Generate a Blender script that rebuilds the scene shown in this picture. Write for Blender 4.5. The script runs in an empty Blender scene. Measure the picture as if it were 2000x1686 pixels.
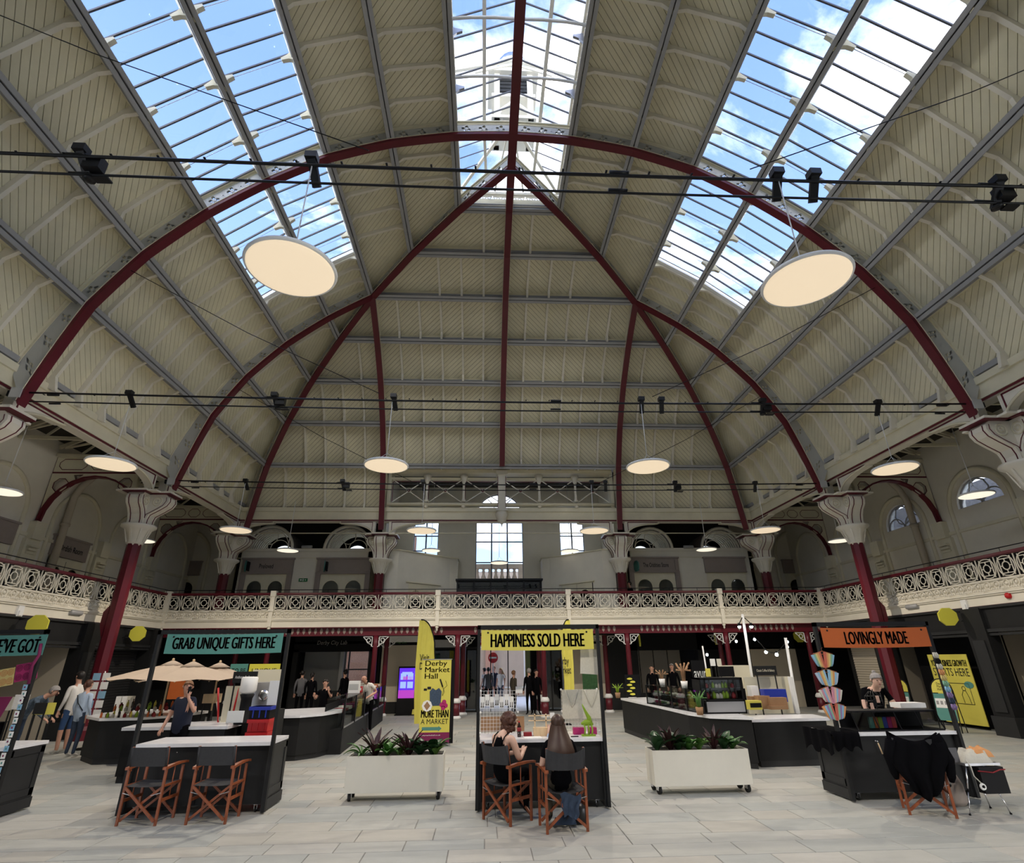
import bpy, math, random
from mathutils import Vector as V, Matrix
from mathutils.geometry import delaunay_2d_cdt
random.seed(7)
C = bpy.context.scene.collection
SC = bpy.context.scene
PI = math.pi
R = math.radians

# ------------------------------------------------------------ camera
CF, CPITCH, CYAW, CROLL, CX, CH = 1036.58, 0.40699, 0.05255, -0.01174, -0.7181, 1.9

def ray(u, v):
    """direction through a pixel of the 2000x1686 frame"""
    a, b = u-1000, v-843
    c, s = math.cos(CROLL), math.sin(CROLL)
    x, y = a*c+b*s, -a*s+b*c
    X, D, U = x/CF, 1.0, -y/CF
    c, s = math.cos(CPITCH), math.sin(CPITCH)
    Y, Z = D*c-U*s, D*s+U*c
    c, s = math.cos(CYAW), math.sin(CYAW)
    return V((X*c+Y*s, -X*s+Y*c, Z))

EYE = V((CX, 0, CH))

def at(u, v, y):
    """point on the vertical plane at depth y seen at pixel (u,v)"""
    d = ray(u, v)
    return EYE+d*(y/d.y)

def flo(u, v, z=0.0):
    d = ray(u, v)
    return EYE+d*((z-CH)/d.z)

def sidep(u, v, x):
    d = ray(u, v)
    return EYE+d*((x-CX)/d.x)

cam = bpy.data.cameras.new('camera')
cam.sensor_width = 36
cam.lens = CF/2000*36
cam.clip_end = 400
camo = bpy.data.objects.new('camera', cam)
C.objects.link(camo)
f_ = ray(1000, 843).normalized()
r_ = (ray(2000, 843)-ray(1000, 843)).normalized()
u_ = r_.cross(f_)
M_ = Matrix((r_, u_, -f_)).transposed().to_4x4()
M_.translation = EYE
camo.matrix_world = M_
SC.camera = camo
camo['kind'] = 'helper'

# ------------------------------------------------------------ world: blue sky with broken white cloud
SC.view_settings.view_transform = 'Standard'
SC.view_settings.look = 'None'
SC.view_settings.gamma = 1
SC.view_settings.use_curve_mapping = False
SC.view_settings.exposure = 1.98
w = bpy.data.worlds.new('sky')
SC.world = w
w.use_nodes = True
nt = w.node_tree
nt.nodes.clear()
def N(tree, t, **k):
    n = tree.nodes.new(t)
    for a, b in k.items():
        if a.startswith('i_'):
            n.inputs[a[2:].replace('_', ' ')].default_value = b
        else:
            setattr(n, a, b)
    return n
tc = N(nt, 'ShaderNodeTexCoord')
mp = N(nt, 'ShaderNodeMapping')
mp.inputs['Location'].default_value = (5.3, 0.2, 2.2)
mp.inputs['Scale'].default_value = (1.0, 1.0, 1.6)
no = N(nt, 'ShaderNodeTexNoise', i_Scale=2.3, i_Detail=9.0, i_Roughness=0.62, i_Distortion=0.5)
cr = N(nt, 'ShaderNodeValToRGB')
cr.color_ramp.elements[0].position = 0.47
cr.color_ramp.elements[0].color = (0.0045, 0.0045, 0.0045, 1)
cr.color_ramp.elements[1].position = 0.70
cr.color_ramp.elements[1].color = (1, 1, 1, 1)
for p_, c_ in ((0.53, 0.017), (0.60, 0.085)):
    e_ = cr.color_ramp.elements.new(p_)
    e_.color = (c_, c_, c_, 1)
sky = N(nt, 'ShaderNodeMix', data_type='RGBA')
sep = N(nt, 'ShaderNodeSeparateXYZ')
grad = N(nt, 'ShaderNodeMapRange')
grad.inputs['From Min'].default_value = 0.0
grad.inputs['From Max'].default_value = 0.8
blue = N(nt, 'ShaderNodeMix', data_type='RGBA')
blue.inputs[6].default_value = (0.17, 0.27, 0.45, 1)
blue.inputs[7].default_value = (0.034, 0.095, 0.28, 1)
cloud = (11.5, 11.0, 10.2, 1)
sky.inputs[7].default_value = cloud
bg = N(nt, 'ShaderNodeBackground', i_Strength=1.15)
wo = N(nt, 'ShaderNodeOutputWorld')
L = nt.links.new
L(tc.outputs['Generated'], mp.inputs['Vector'])
L(mp.outputs[0], no.inputs['Vector'])
L(no.outputs['Fac'], cr.inputs[0])
L(tc.outputs['Generated'], sep.inputs[0])
L(sep.outputs['Z'], grad.inputs['Value'])
L(grad.outputs[0], blue.inputs[0])
L(blue.outputs[2], sky.inputs[6])
L(cr.outputs[0], sky.inputs[0])
L(sky.outputs[2], bg.inputs['Color'])
L(bg.outputs[0], wo.inputs[0])

def portal(loc, rot, sx, sy):
    l = bpy.data.lights.new('daylight_portal', 'AREA')
    l.shape = 'RECTANGLE'
    l.size, l.size_y = sx, sy
    l.cycles.is_portal = True
    o = bpy.data.objects.new('daylight_portal', l)
    o.location = loc
    o.rotation_euler = rot
    o['kind'] = 'helper'
    C.objects.link(o)
portal((0, 2.9, 18.6), (0, 0, 0), 3.6, 22.5)
portal((-6.9, 3.5, 15.05), (0, -R(37), 0), 4.2, 24.0)
portal((6.9, 3.5, 15.05), (0, R(37), 0), 4.2, 24.0)
portal((0, 27.2, 7.9), (R(-90), 0, 0), 9.6, 4.4)
portal((0.2, 24.4, 1.4), (R(-90), 0, 0), 2.6, 2.8)
try:
    SC.cycles.use_denoising = True
    SC.cycles.max_bounces = 9
    SC.cycles.diffuse_bounces = 5
    SC.cycles.transparent_max_bounces = 24
    SC.cycles.sample_clamp_indirect = 8
    SC.cycles.caustics_reflective = False
    SC.cycles.caustics_refractive = False
except Exception:
    pass

# ------------------------------------------------------------ materials
MATS = {}
def mat(name, col, rough=0.6, metal=0.0, var=0.0, vs=6.0, bump=0.0, bs=40.0, emit=None, es=1.0, spec=0.4, coat=0.0, alpha=1.0, tint=None, stretch=None, sheen=0.0):
    m = bpy.data.materials.new(name)
    m.use_nodes = True
    t = m.node_tree
    b = t.nodes['Principled BSDF']
    b.inputs['Base Color'].default_value = (*col, 1)
    b.inputs['Roughness'].default_value = rough
    b.inputs['Metallic'].default_value = metal
    b.inputs['Specular IOR Level'].default_value = spec
    b.inputs['Coat Weight'].default_value = coat
    b.inputs['Alpha'].default_value = alpha
    if sheen:
        b.inputs['Sheen Weight'].default_value = sheen
    if emit:
        b.inputs['Emission Color'].default_value = (*emit, 1)
        b.inputs['Emission Strength'].default_value = es
    if var or bump:
        c = N(t, 'ShaderNodeTexCoord')
        src = c.outputs['Object']
        if stretch:
            q = N(t, 'ShaderNodeMapping')
            q.inputs['Scale'].default_value = stretch
            t.links.new(src, q.inputs[0])
            src = q.outputs[0]
    if var:
        n = N(t, 'ShaderNodeTexNoise', i_Scale=vs, i_Detail=5.0, i_Roughness=0.6)
        t.links.new(src, n.inputs['Vector'])
        mr = N(t, 'ShaderNodeMapRange')
        mr.inputs['From Min'].default_value = 0.3
        mr.inputs['From Max'].default_value = 0.7
        t.links.new(n.outputs['Fac'], mr.inputs['Value'])
        x = N(t, 'ShaderNodeMix', data_type='RGBA')
        lo = tint or tuple(a*(1-var) for a in col)
        x.inputs[6].default_value = (*lo, 1)
        x.inputs[7].default_value = (*[min(1, a*(1+var*0.6)) for a in col], 1)
        t.links.new(mr.outputs[0], x.inputs[0])
        t.links.new(x.outputs[2], b.inputs['Base Color'])
    if bump:
        n = N(t, 'ShaderNodeTexNoise', i_Scale=bs, i_Detail=3.0)
        t.links.new(src, n.inputs['Vector'])
        bm = N(t, 'ShaderNodeBump', i_Strength=bump, i_Distance=0.01)
        t.links.new(n.outputs['Fac'], bm.inputs['Height'])
        t.links.new(bm.outputs[0], b.inputs['Normal'])
    MATS[name] = m
    return m

def glassmat(name, tint=(1, 1, 1), refl=0.08, rough=0.02):
    m = bpy.data.materials.new(name)
    m.use_nodes = True
    t = m.node_tree
    t.nodes.clear()
    o = N(t, 'ShaderNodeOutputMaterial')
    tr = N(t, 'ShaderNodeBsdfTransparent')
    tr.inputs[0].default_value = (*tint, 1)
    g = N(t, 'ShaderNodeBsdfGlossy')
    g.inputs['Roughness'].default_value = rough
    lw = N(t, 'ShaderNodeLayerWeight', i_Blend=0.25)
    mm = N(t, 'ShaderNodeMath', operation='MULTIPLY_ADD')
    mm.inputs[1].default_value = 0.5
    mm.inputs[2].default_value = refl
    x = N(t, 'ShaderNodeMixShader')
    t.links.new(lw.outputs['Fresnel'], mm.inputs[0])
    t.links.new(mm.outputs[0], x.inputs[0])
    t.links.new(tr.outputs[0], x.inputs[1])
    t.links.new(g.outputs[0], x.inputs[2])
    t.links.new(x.outputs[0], o.inputs[0])
    MATS[name] = m
    return m

mat('cream', (0.75, 0.70, 0.53), 0.55, var=0.10, vs=1.3)
mat('cream_board', (0.75, 0.70, 0.51), 0.5, var=0.12, vs=0.8)
mat('cream_back', (0.20, 0.17, 0.13), 0.8)
mat('roof_shade', (0.045, 0.04, 0.033), 0.9)  # cream gallery roof and void, their shade put into the colour
mat('cream_light', (0.80, 0.755, 0.64), 0.5, var=0.06, vs=2)
mat('render_wall', (0.78, 0.74, 0.63), 0.8, var=0.07, vs=1.0, bump=0.1, bs=60)
mat('oxblood', (0.115, 0.009, 0.018), 0.35, var=0.1, vs=3)
mat('oxblood_line', (0.11, 0.010, 0.018), 0.4)
mat('rib_grey', (0.47, 0.475, 0.46), 0.45, var=0.06, vs=2)
mat('purlin_grey', (0.36, 0.36, 0.36), 0.4, var=0.06, vs=2)
mat('bar_dark', (0.10, 0.10, 0.105), 0.4)
mat('taupe', (0.31, 0.26, 0.23), 0.55, var=0.05)
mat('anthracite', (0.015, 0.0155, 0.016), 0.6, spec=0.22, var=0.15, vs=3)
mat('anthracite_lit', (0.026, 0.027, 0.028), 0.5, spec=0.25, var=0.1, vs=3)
mat('black', (0.006, 0.006, 0.007), 0.6, spec=0.15)
mat('black_metal', (0.012, 0.012, 0.013), 0.35, metal=0.3)
mat('worktop', (0.80, 0.81, 0.83), 0.22, var=0.05, vs=9, tint=(0.74, 0.74, 0.76))
mat('white', (0.82, 0.82, 0.80), 0.45)
mat('paper', (0.80, 0.80, 0.78), 0.8)
mat('planter_paint', (0.70, 0.68, 0.60), 0.5, var=0.04, vs=3)
mat('steel', (0.62, 0.62, 0.63), 0.25, metal=1.0)
mat('brushed', (0.45, 0.45, 0.46), 0.4, metal=0.9)
mat('rubber', (0.01, 0.01, 0.01), 0.7)
mat('teak', (0.27, 0.075, 0.028), 0.4, var=0.35, vs=3, stretch=(6, 6, 1), bump=0.1, bs=30)
mat('pine', (0.70, 0.52, 0.31), 0.6, var=0.15, vs=3, stretch=(6, 6, 1))
mat('canvas_grey', (0.040, 0.041, 0.045), 0.85, var=0.1, vs=30, bump=0.2, bs=300)
mat('yellow', (0.66, 0.59, 0.10), 0.6, var=0.03)
mat('sign_yellow', (0.66, 0.62, 0.07), 0.5)
mat('teal', (0.085, 0.26, 0.225), 0.6, var=0.03)
mat('orange', (0.48, 0.11, 0.022), 0.6, var=0.03)
mat('ink', (0.008, 0.008, 0.009), 0.8)
mat('white_ink', (0.75, 0.75, 0.73), 0.7)
mat('grey_ink', (0.30, 0.30, 0.30), 0.7)
mat('umbrella_cloth', (0.50, 0.40, 0.31), 0.9, var=0.05, vs=3)
mat('skin', (0.56, 0.31, 0.22), 0.5, var=0.06, vs=20)
mat('skin_pale', (0.66, 0.42, 0.32), 0.5, var=0.06, vs=20)
mat('hair_brown', (0.050, 0.022, 0.012), 0.45, var=0.4, vs=40, stretch=(8, 8, 1))
mat('hair_auburn', (0.085, 0.032, 0.018), 0.5, var=0.5, vs=60)
mat('hair_dark', (0.012, 0.009, 0.008), 0.5)
mat('hair_grey', (0.30, 0.28, 0.27), 0.6, var=0.3, vs=40)
mat('hair_sandy', (0.22, 0.11, 0.05), 0.6, var=0.3, vs=40)
mat('hair_blond', (0.55, 0.38, 0.18), 0.6)
mat('cloth_black', (0.004, 0.004, 0.005), 0.95, spec=0.05)
mat('cloth_white', (0.72, 0.70, 0.66), 0.9, var=0.06, vs=12)
mat('cloth_sky', (0.42, 0.52, 0.66), 0.9, var=0.1, vs=12)
mat('cloth_denim', (0.035, 0.055, 0.095), 0.9, var=0.2, vs=14)
mat('cloth_blue', (0.03, 0.07, 0.17), 0.9, var=0.15, vs=14)
mat('cloth_navy', (0.012, 0.016, 0.035), 0.9)
mat('cloth_check', (0.10, 0.14, 0.19), 0.9, var=0.5, vs=25)
mat('cloth_olive', (0.055, 0.045, 0.03), 0.9)
mat('cloth_grey', (0.12, 0.12, 0.13), 0.9)
mat('shoe_white', (0.6, 0.58, 0.55), 0.7)
mat('leather', (0.012, 0.012, 0.013), 0.3)
mat('leaf_green', (0.08, 0.22, 0.045), 0.4, var=0.3, vs=12)
mat('leaf_light', (0.16, 0.33, 0.07), 0.4, var=0.3, vs=12)
mat('leaf_dark', (0.030, 0.085, 0.030), 0.35, var=0.4, vs=12)
mat('leaf_wine', (0.045, 0.016, 0.018), 0.35, var=0.4, vs=12)
mat('soil', (0.03, 0.02, 0.015), 0.95)
mat('lamp_glow', (0.4, 0.36, 0.30), 0.8, emit=(1.0, 0.80, 0.55), es=0.19)
mat('lamp_far', (0.4, 0.38, 0.33), 0.8, emit=(1.0, 0.90, 0.72), es=0.26)
mat('bulb', (1, 1, 1), 0.4, emit=(0.8, 0.95, 1.0), es=6)
mat('red', (0.50, 0.012, 0.015), 0.4)
mat('red_dark', (0.22, 0.01, 0.015), 0.5)
mat('blue', (0.01, 0.03, 0.35), 0.4)
mat('pink', (0.42, 0.02, 0.14), 0.7)
mat('plum', (0.20, 0.015, 0.08), 0.7)
mat('cardboard', (0.33, 0.19, 0.10), 0.8, var=0.08, vs=6)
mat('cream_panel', (0.66, 0.62, 0.48), 0.6)
mat('shutter', (0.022, 0.022, 0.023), 0.5)
mat('beige_wall', (0.52, 0.46, 0.36), 0.8)
mat('brick', (0.22, 0.12, 0.08), 0.9, var=0.4, vs=20)
mat('street', (0.75, 0.74, 0.72), 0.9)
mat('slate', (0.17, 0.17, 0.19), 0.8, var=0.3, vs=12)
mat('stone', (0.55, 0.45, 0.35), 0.9, var=0.2, vs=2)
mat('cola', (0.02, 0.008, 0.006), 0.1, coat=0.5)
mat('lime', (0.22, 0.36, 0.02), 0.5)
mat('linen', (0.58, 0.56, 0.48), 0.9, var=0.08, vs=40)
mat('screen_blue', (0.02, 0.01, 0.05), 0.3, emit=(0.13, 0.03, 0.85), es=0.26)
mat('screen_pink', (0.02, 0.01, 0.05), 0.3, emit=(0.45, 0.05, 0.5), es=0.28)
mat('screen_light', (0.02, 0.01, 0.05), 0.3, emit=(0.35, 0.5, 1.0), es=0.28)
mat('green_sign', (0.01, 0.16, 0.05), 0.5)
mat('denim', (0.05, 0.08, 0.13), 0.8, var=0.5, vs=60)
glassmat('glass', (0.97, 0.985, 1.0), 0.02)
glassmat('glass_dark', (0.55, 0.58, 0.58), 0.06)
glassmat('glass_case', (0.86, 0.9, 0.9), 0.04)
glassmat('clear', (0.93, 0.95, 0.97), 0.03)

# floor stone: three tones picked per slab
for k, c_ in enumerate(((0.40, 0.405, 0.375), (0.37, 0.385, 0.365), (0.435, 0.43, 0.395), (0.405, 0.395, 0.355))):
    mat('slab%d' % k, c_, 0.6, var=0.10, vs=2.2, bump=0.15, bs=50, stretch=(1, 2.5, 1))
mat('grout', (0.26, 0.25, 0.23), 0.9)

# ------------------------------------------------------------ mesh builder
class B:
    def __init__(s):
        s.v, s.f, s.m, s.mi, s.sm = [], [], [], [], []
        s.cur = 0
        s.smooth = False
    def mat(s, name):
        if name not in s.m:
            s.m.append(name)
        s.cur = s.m.index(name)
        return s
    def poly(s, pts, faces):
        o = len(s.v)
        s.v += [tuple(p) for p in pts]
        for f in faces:
            s.f.append(tuple(o+i for i in f))
            s.mi.append(s.cur)
            s.sm.append(s.smooth)
        return s
    def quad(s, a, b, c, d):
        return s.poly([a, b, c, d], [(0, 1, 2, 3)])
    def box(s, x0, x1, y0, y1, z0, z1):
        p = [(x, y, z) for z in (z0, z1) for y in (y0, y1) for x in (x0, x1)]
        return s.poly(p, [(0, 2, 3, 1), (4, 5, 7, 6), (0, 1, 5, 4), (2, 6, 7, 3), (0, 4, 6, 2), (1, 3, 7, 5)])
    def cube(s, c, d):
        return s.box(c[0]-d[0]/2, c[0]+d[0]/2, c[1]-d[1]/2, c[1]+d[1]/2, c[2]-d[2]/2, c[2]+d[2]/2)
    def bar(s, a, b, w, h, up=(0, 0, 1)):
        a, b, up = V(a), V(b), V(up)
        d = (b-a).normalized()
        x = d.cross(up)
        if x.length < 1e-4:
            x = d.cross(V((0, 1, 0)))
        x.normalize()
        z = x.cross(d)
        x, z = x*w/2, z*h/2
        p = [a-x-z, a+x-z, a-x+z, a+x+z, b-x-z, b+x-z, b-x+z, b+x+z]
        return s.poly(p, [(0, 2, 3, 1), (4, 5, 7, 6), (0, 1, 5, 4), (2, 6, 7, 3), (0, 4, 6, 2), (1, 3, 7, 5)])
    def tube(s, pts, r, n=6, closed=False, caps=True):
        pts = [V(p) for p in pts]
        rs = r if isinstance(r, (list, tuple)) else [r]*len(pts)
        k = len(pts)
        o = len(s.v)
        prev = None
        for i, p in enumerate(pts):
            if closed:
                d = pts[(i+1) % k]-pts[i-1]
            else:
                d = pts[min(i+1, k-1)]-pts[max(i-1, 0)]
            d.normalize()
            if prev is None:
                x = d.cross(V((0, 0, 1)))
                if x.length < 0.05:
                    x = d.cross(V((0, 1, 0)))
            else:
                x = prev-d*prev.dot(d)
            x.normalize()
            prev = x
            y = d.cross(x)
            for j in range(n):
                a = 2*PI*j/n
                s.v.append(tuple(p+(x*math.cos(a)+y*math.sin(a))*rs[i]))
        for i in range(k if closed else k-1):
            i2 = (i+1) % k
            for j in range(n):
                j2 = (j+1) % n
                s.f.append((o+i*n+j, o+i*n+j2, o+i2*n+j2, o+i2*n+j))
                s.mi.append(s.cur)
                s.sm.append(True)
        if caps and not closed:
            s.f.append(tuple(o+j for j in range(n))[::-1])
            s.f.append(tuple(o+(k-1)*n+j for j in range(n)))
            s.mi += [s.cur]*2
            s.sm += [False]*2
        return s
    def lathe(s, prof, n=16, c=(0, 0, 0), sx=1, sy=1, ph=0.0, smooth=True):
        o = len(s.v)
        for r, z in prof:
            for j in range(n):
                a = 2*PI*j/n+ph
                s.v.append((c[0]+r*sx*math.cos(a), c[1]+r*sy*math.sin(a), c[2]+z))
        for i in range(len(prof)-1):
            for j in range(n):
                j2 = (j+1) % n
                s.f.append((o+i*n+j, o+i*n+j2, o+(i+1)*n+j2, o+(i+1)*n+j))
                s.mi.append(s.cur)
                s.sm.append(smooth)
        s.f.append(tuple(o+j for j in range(n))[::-1])
        s.f.append(tuple(o+(len(prof)-1)*n+j for j in range(n)))
        s.mi += [s.cur]*2
        s.sm += [False]*2
        return s
    def prism(s, pts, fn, d0, d1):
        """pts: 2D outline; fn(a,b,d)->3D point"""
        n = len(pts)
        p = [fn(a, b, d0) for a, b in pts]+[fn(a, b, d1) for a, b in pts]
        r = delaunay_2d_cdt([V(q) for q in pts], [], [list(range(n))], 1, 1e-7)
        fs = []
        if len(r[0]) == n:
            om = {i: r[3][i][0] for i in range(n)}
            for f in r[2]:
                g = [om[i] for i in f]
                fs.append(tuple(g))
                fs.append(tuple(i+n for i in g[::-1]))
        else:
            fs += [tuple(range(n)), tuple(range(n, 2*n))[::-1]]
        fs += [(i, (i+1) % n, (i+1) % n+n, i+n) for i in range(n)]
        return s.poly(p, fs)
    def sphere(s, c, r, n=10, m=6, sz=1.0):
        return s.lathe([(max(1e-4, r*math.sin(PI*i/m)), -r*sz*math.cos(PI*i/m)) for i in range(m+1)], n, c)
    def mesh(s, name):
        me = bpy.data.meshes.new(name)
        me.from_pydata(s.v, [], s.f)
        for m in s.m:
            me.materials.append(MATS[m])
        if s.m:
            me.polygons.foreach_set('material_index', s.mi)
        me.polygons.foreach_set('use_smooth', s.sm)
        me.update()
        return me
    def put(s, name, parent=None, loc=None, label=None):
        o = bpy.data.objects.new(name, s.mesh(name))
        C.objects.link(o)
        if parent:
            o.parent = parent
        if loc:
            o.location = loc
        if label:
            o['label'] = label
        return o

def b(m):
    return B().mat(m)

def inst(o, parent=None, loc=(0, 0, 0), rot=(0, 0, 0), scale=None, name=None):
    """an object sharing a mesh"""
    me = o.data if hasattr(o, 'data') else o
    n = bpy.data.objects.new(name or me.name, me)
    C.objects.link(n)
    n.parent = parent
    n.location = loc
    n.rotation_euler = rot
    if scale:
        n.scale = scale
    return n

def thing(name, label, cat, loc=(0, 0, 0), rz=0.0, group=None):
    o = bpy.data.objects.new(name, None)
    o.empty_display_size = 0.1
    C.objects.link(o)
    o.location = loc
    o.rotation_euler = (0, 0, rz)
    o['label'] = label
    o['category'] = cat
    if group:
        o['group'] = group
    return o

def tag(o, label, cat, group=None):
    o['label'] = label
    o['category'] = cat
    if group:
        o['group'] = group
    return o

def struct(o, kind='structure'):
    o['kind'] = kind
    return o

def root(name):
    o = bpy.data.objects.new(name, None)
    C.objects.link(o)
    o['kind'] = 'structure'
    return o

def copy_tree(o, parent=None):
    c = o.copy()
    C.objects.link(c)
    c.parent = parent
    for ch in list(o.children):
        copy_tree(ch, c)
    return c

TEXTS = []
def text(s, parent, origin, right, up, width, height, m='ink', weight=0.0, name='lettering', depth=0.002, shear=0.0):
    """lettering fitted into a width x height box whose lower left corner is origin"""
    cu = bpy.data.curves.new(name, 'FONT')
    cu.body = s
    cu.size = 1
    bold = 0.0
    if weight >= 0.015:
        lh = height/(1+s.count('\n'))
        bold, weight = lh*(0.036 if weight >= 0.03 else 0.018), 0.0
    cu.offset = weight
    cu.shear = shear
    cu.resolution_u = 3
    cu.space_line = 0.85
    cu.materials.append(MATS[m])
    o = bpy.data.objects.new(name, cu)
    C.objects.link(o)
    TEXTS.append((o, cu, parent, V(origin), V(right).normalized(), V(up).normalized(), width, height, m, name, depth, bold))

def finish_texts():
    dg = bpy.context.evaluated_depsgraph_get()
    dg.update()
    for (o, cu, parent, org, r, u, w_, h_, m, name, depth, bold) in TEXTS:
        me = bpy.data.meshes.new_from_object(o.evaluated_get(dg))
        xs = [q.co.x for q in me.vertices]
        ys = [q.co.y for q in me.vertices]
        x0, x1, y0, y1 = min(xs), max(xs), min(ys), max(ys)
        n = r.cross(u)
        for q in me.vertices:
            a = (q.co.x-x0)/(x1-x0)*w_
            c = (q.co.y-y0)/(y1-y0)*h_
            q.co = org+r*a+u*c+n*depth
        me.name = name
        if bold:
            # heavier strokes: the same outline laid again a little to either side
            vs_ = [q.co.copy() for q in me.vertices]
            fs_ = [tuple(p.vertices) for p in me.polygons]
            k_ = len(vs_)
            m2 = bpy.data.meshes.new(name)
            m2.from_pydata([v_+r*(d_*bold) for d_ in (-1, -0.33, 0.33, 1) for v_ in vs_], [], [tuple(i_+k_*j_ for i_ in f_) for j_ in range(4) for f_ in fs_])
            m2.materials.append(MATS[m])
            me = m2
        bpy.data.objects.remove(o)
        ob = bpy.data.objects.new(name, me)
        C.objects.link(ob)
        if parent:
            ob.parent = parent
# ------------------------------------------------------------ hall dimensions
XC, XG, XW = 11.81, 12.58, 15.03         # columns, gallery edge, gallery outer wall
ARCH = [-7.94, -1.61, 4.72, 11.05, 17.38]
YK = 12.15                                # apex of the hipped end
YE, YG, YW = 23.7, 21.29, 27.0            # end columns, end gallery edge, end wall
YB = -9.0                                 # back of the hall behind the camera
PF = [(0, 16.28), (1.75, 16.18), (3.55, 15.80), (5.27, 15.12), (6.80, 14.10), (8.20, 12.90), (9.40, 11.48), (10.30, 9.88), (11.02, 7.22)]
PB = []
for i, (x, z) in enumerate(PF):
    a = PF[max(i-1, 0)]
    c = PF[min(i+1, len(PF)-1)]
    tx, tz = c[0]-a[0], c[1]-a[1]
    l = math.hypot(tx, tz)
    if i == 0:
        tx, tz, l = 1, 0, 1
    PB.append((x-tz/l*0.55, z+tx/l*0.55))
PB[8] = (11.50, 8.12)

def side(s):
    return lambda a, r, z: V((s*r, a, z))
def endf(a, r, z):
    return V((a, YK+r, z))

# ceiling: boarded strips between the purlins, diagonal boards clipped at the hips
ceiling = root('ceiling')

def clip(poly, a, c, d):
    """keep a*x+c*y<=d"""
    out = []
    n = len(poly)
    for i in range(n):
        p, q = poly[i], poly[(i+1) % n]
        fp, fq = a*p[0]+c*p[1]-d, a*q[0]+c*q[1]-d
        if fp <= 0:
            out.append(p)
        if fp*fq < 0:
            t = fp/(fp-fq)
            out.append((p[0]+(q[0]-p[0])*t, p[1]+(q[1]-p[1])*t))
    return out

BOARDS = []
def board_strip(fn, i0, i1, a0, a1, sgn, hip, tag_='s'):
    """strip between profile stations; (a, t): a along the strip, t up the slope. hip: 'y' side facets, 'x' end facet"""
    r0, z0 = PB[i1]
    r1, z1 = PB[i0]
    Ls = math.hypot(r1-r0, z1-z0)
    pitch, gap = 0.205, 0.016
    def pt(a, t, off):
        k = t/Ls
        nx, nz = (z1-z0)/Ls, -(r1-r0)/Ls     # outward normal in (r,z)
        nx, nz = abs(nx), abs(nz)
        return fn(a, r0+(r1-r0)*k+nx*off, z0+(z1-z0)*k+nz*off)
    n = int((a1-a0+2*Ls)/pitch)+2
    for q in range(n):
        s0 = a0-Ls+q*pitch
        s1 = s0+pitch-gap
        # board leans with slope sgn: a shifts by sgn*t
        if sgn > 0:
            poly = [(s0, 0), (s1, 0), (s1+Ls, Ls), (s0+Ls, Ls)]
        else:
            poly = [(s0+Ls, 0), (s1+Ls, 0), (s1, Ls), (s0, Ls)]
        poly = clip(poly, 1, 0, a1)
        poly = clip(poly, -1, 0, -a0) if poly else poly
        if not poly:
            continue
        if hip == 'y':     # a <= YK + r(t)
            poly = clip(poly, 1, -(r1-r0)/Ls, YK+r0)
        else:              # |a| <= r(t)
            poly = clip(poly, 1, -(r1-r0)/Ls, r0)
            poly = clip(poly, -1, -(r1-r0)/Ls, r0) if len(poly) > 2 else poly
        if len(poly) < 3:
            continue
        ar = abs(sum(poly[k][0]*poly[(k+1) % len(poly)][1]-poly[(k+1) % len(poly)][0]*poly[k][1] for k in range(len(poly))))/2
        if ar < 0.004:
            continue
        m = len(poly)
        lo = [pt(a, t, 0.0) for a, t in poly]
        hi = [pt(a, t, 0.022) for a, t in poly]
        c = sum(lo, V())/m
        BOARDS.append((c, lo+hi, [tuple(range(m)), tuple(range(m, 2*m))[::-1]]+[(k, (k+1) % m, (k+1) % m+m, k+m) for k in range(m)]))
    # dark backing sheet behind the joints
    cor = [(a0, 0), (a1, 0), (a1, Ls), (a0, Ls)]
    if hip == 'y':
        cor = clip(cor, 1, -(r1-r0)/Ls, YK+r0)
    else:
        cor = clip(cor, 1, -(r1-r0)/Ls, r0)
        cor = clip(cor, -1, -(r1-r0)/Ls, r0)
    BACK.poly([pt(a, t, 0.024) for a, t in cor], [tuple(range(len(cor)))])
    BACK.poly([pt(a, t, 0.12) for a, t in cor], [tuple(range(len(cor)))])

BACK = b('cream_back')
SKYEND = 15.30
for s in (-1, 1):
    fn = side(s)
    for i in (1, 2, 5, 6, 7):
        board_strip(fn, i, i+1, YB, 26, -1, 'y')
    for i in (3, 4):
        board_strip(fn, i, i+1, SKYEND, 26, -1, 'y')
for i in range(1, 8):
    for s in (-1, 1):
        lim = PB[i+1][0]
        if i == 7:
            board_strip(endf, i, i+1, *((-lim, -5.35) if s < 0 else (5.35, lim)), 1 if s < 0 else -1, 'x')
        else:
            board_strip(endf, i, i+1, *((-lim, 0) if s < 0 else (0, lim)), 1 if s < 0 else -1, 'x')
BACK.put('roof_lining', ceiling)

def infront(c):
    d = c-EYE
    z = d.dot(f_)
    if z < 0.5:
        return False
    x, y = d.dot(r_)/z*CF, d.dot(u_)/z*CF
    return abs(x) < 1020 and abs(y) < 860
BOARDS.sort(key=lambda q: ((q[0]-EYE).length if infront(q[0]) else 900))
rest = b('cream_board')
for k, (c, vs, fs) in enumerate(BOARDS):
    if k < 300:
        b('cream_board').poly(vs, fs).put('board', ceiling)
    else:
        rest.poly(vs, fs)
struct(rest.put('boards', ceiling), 'stuff')

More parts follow.
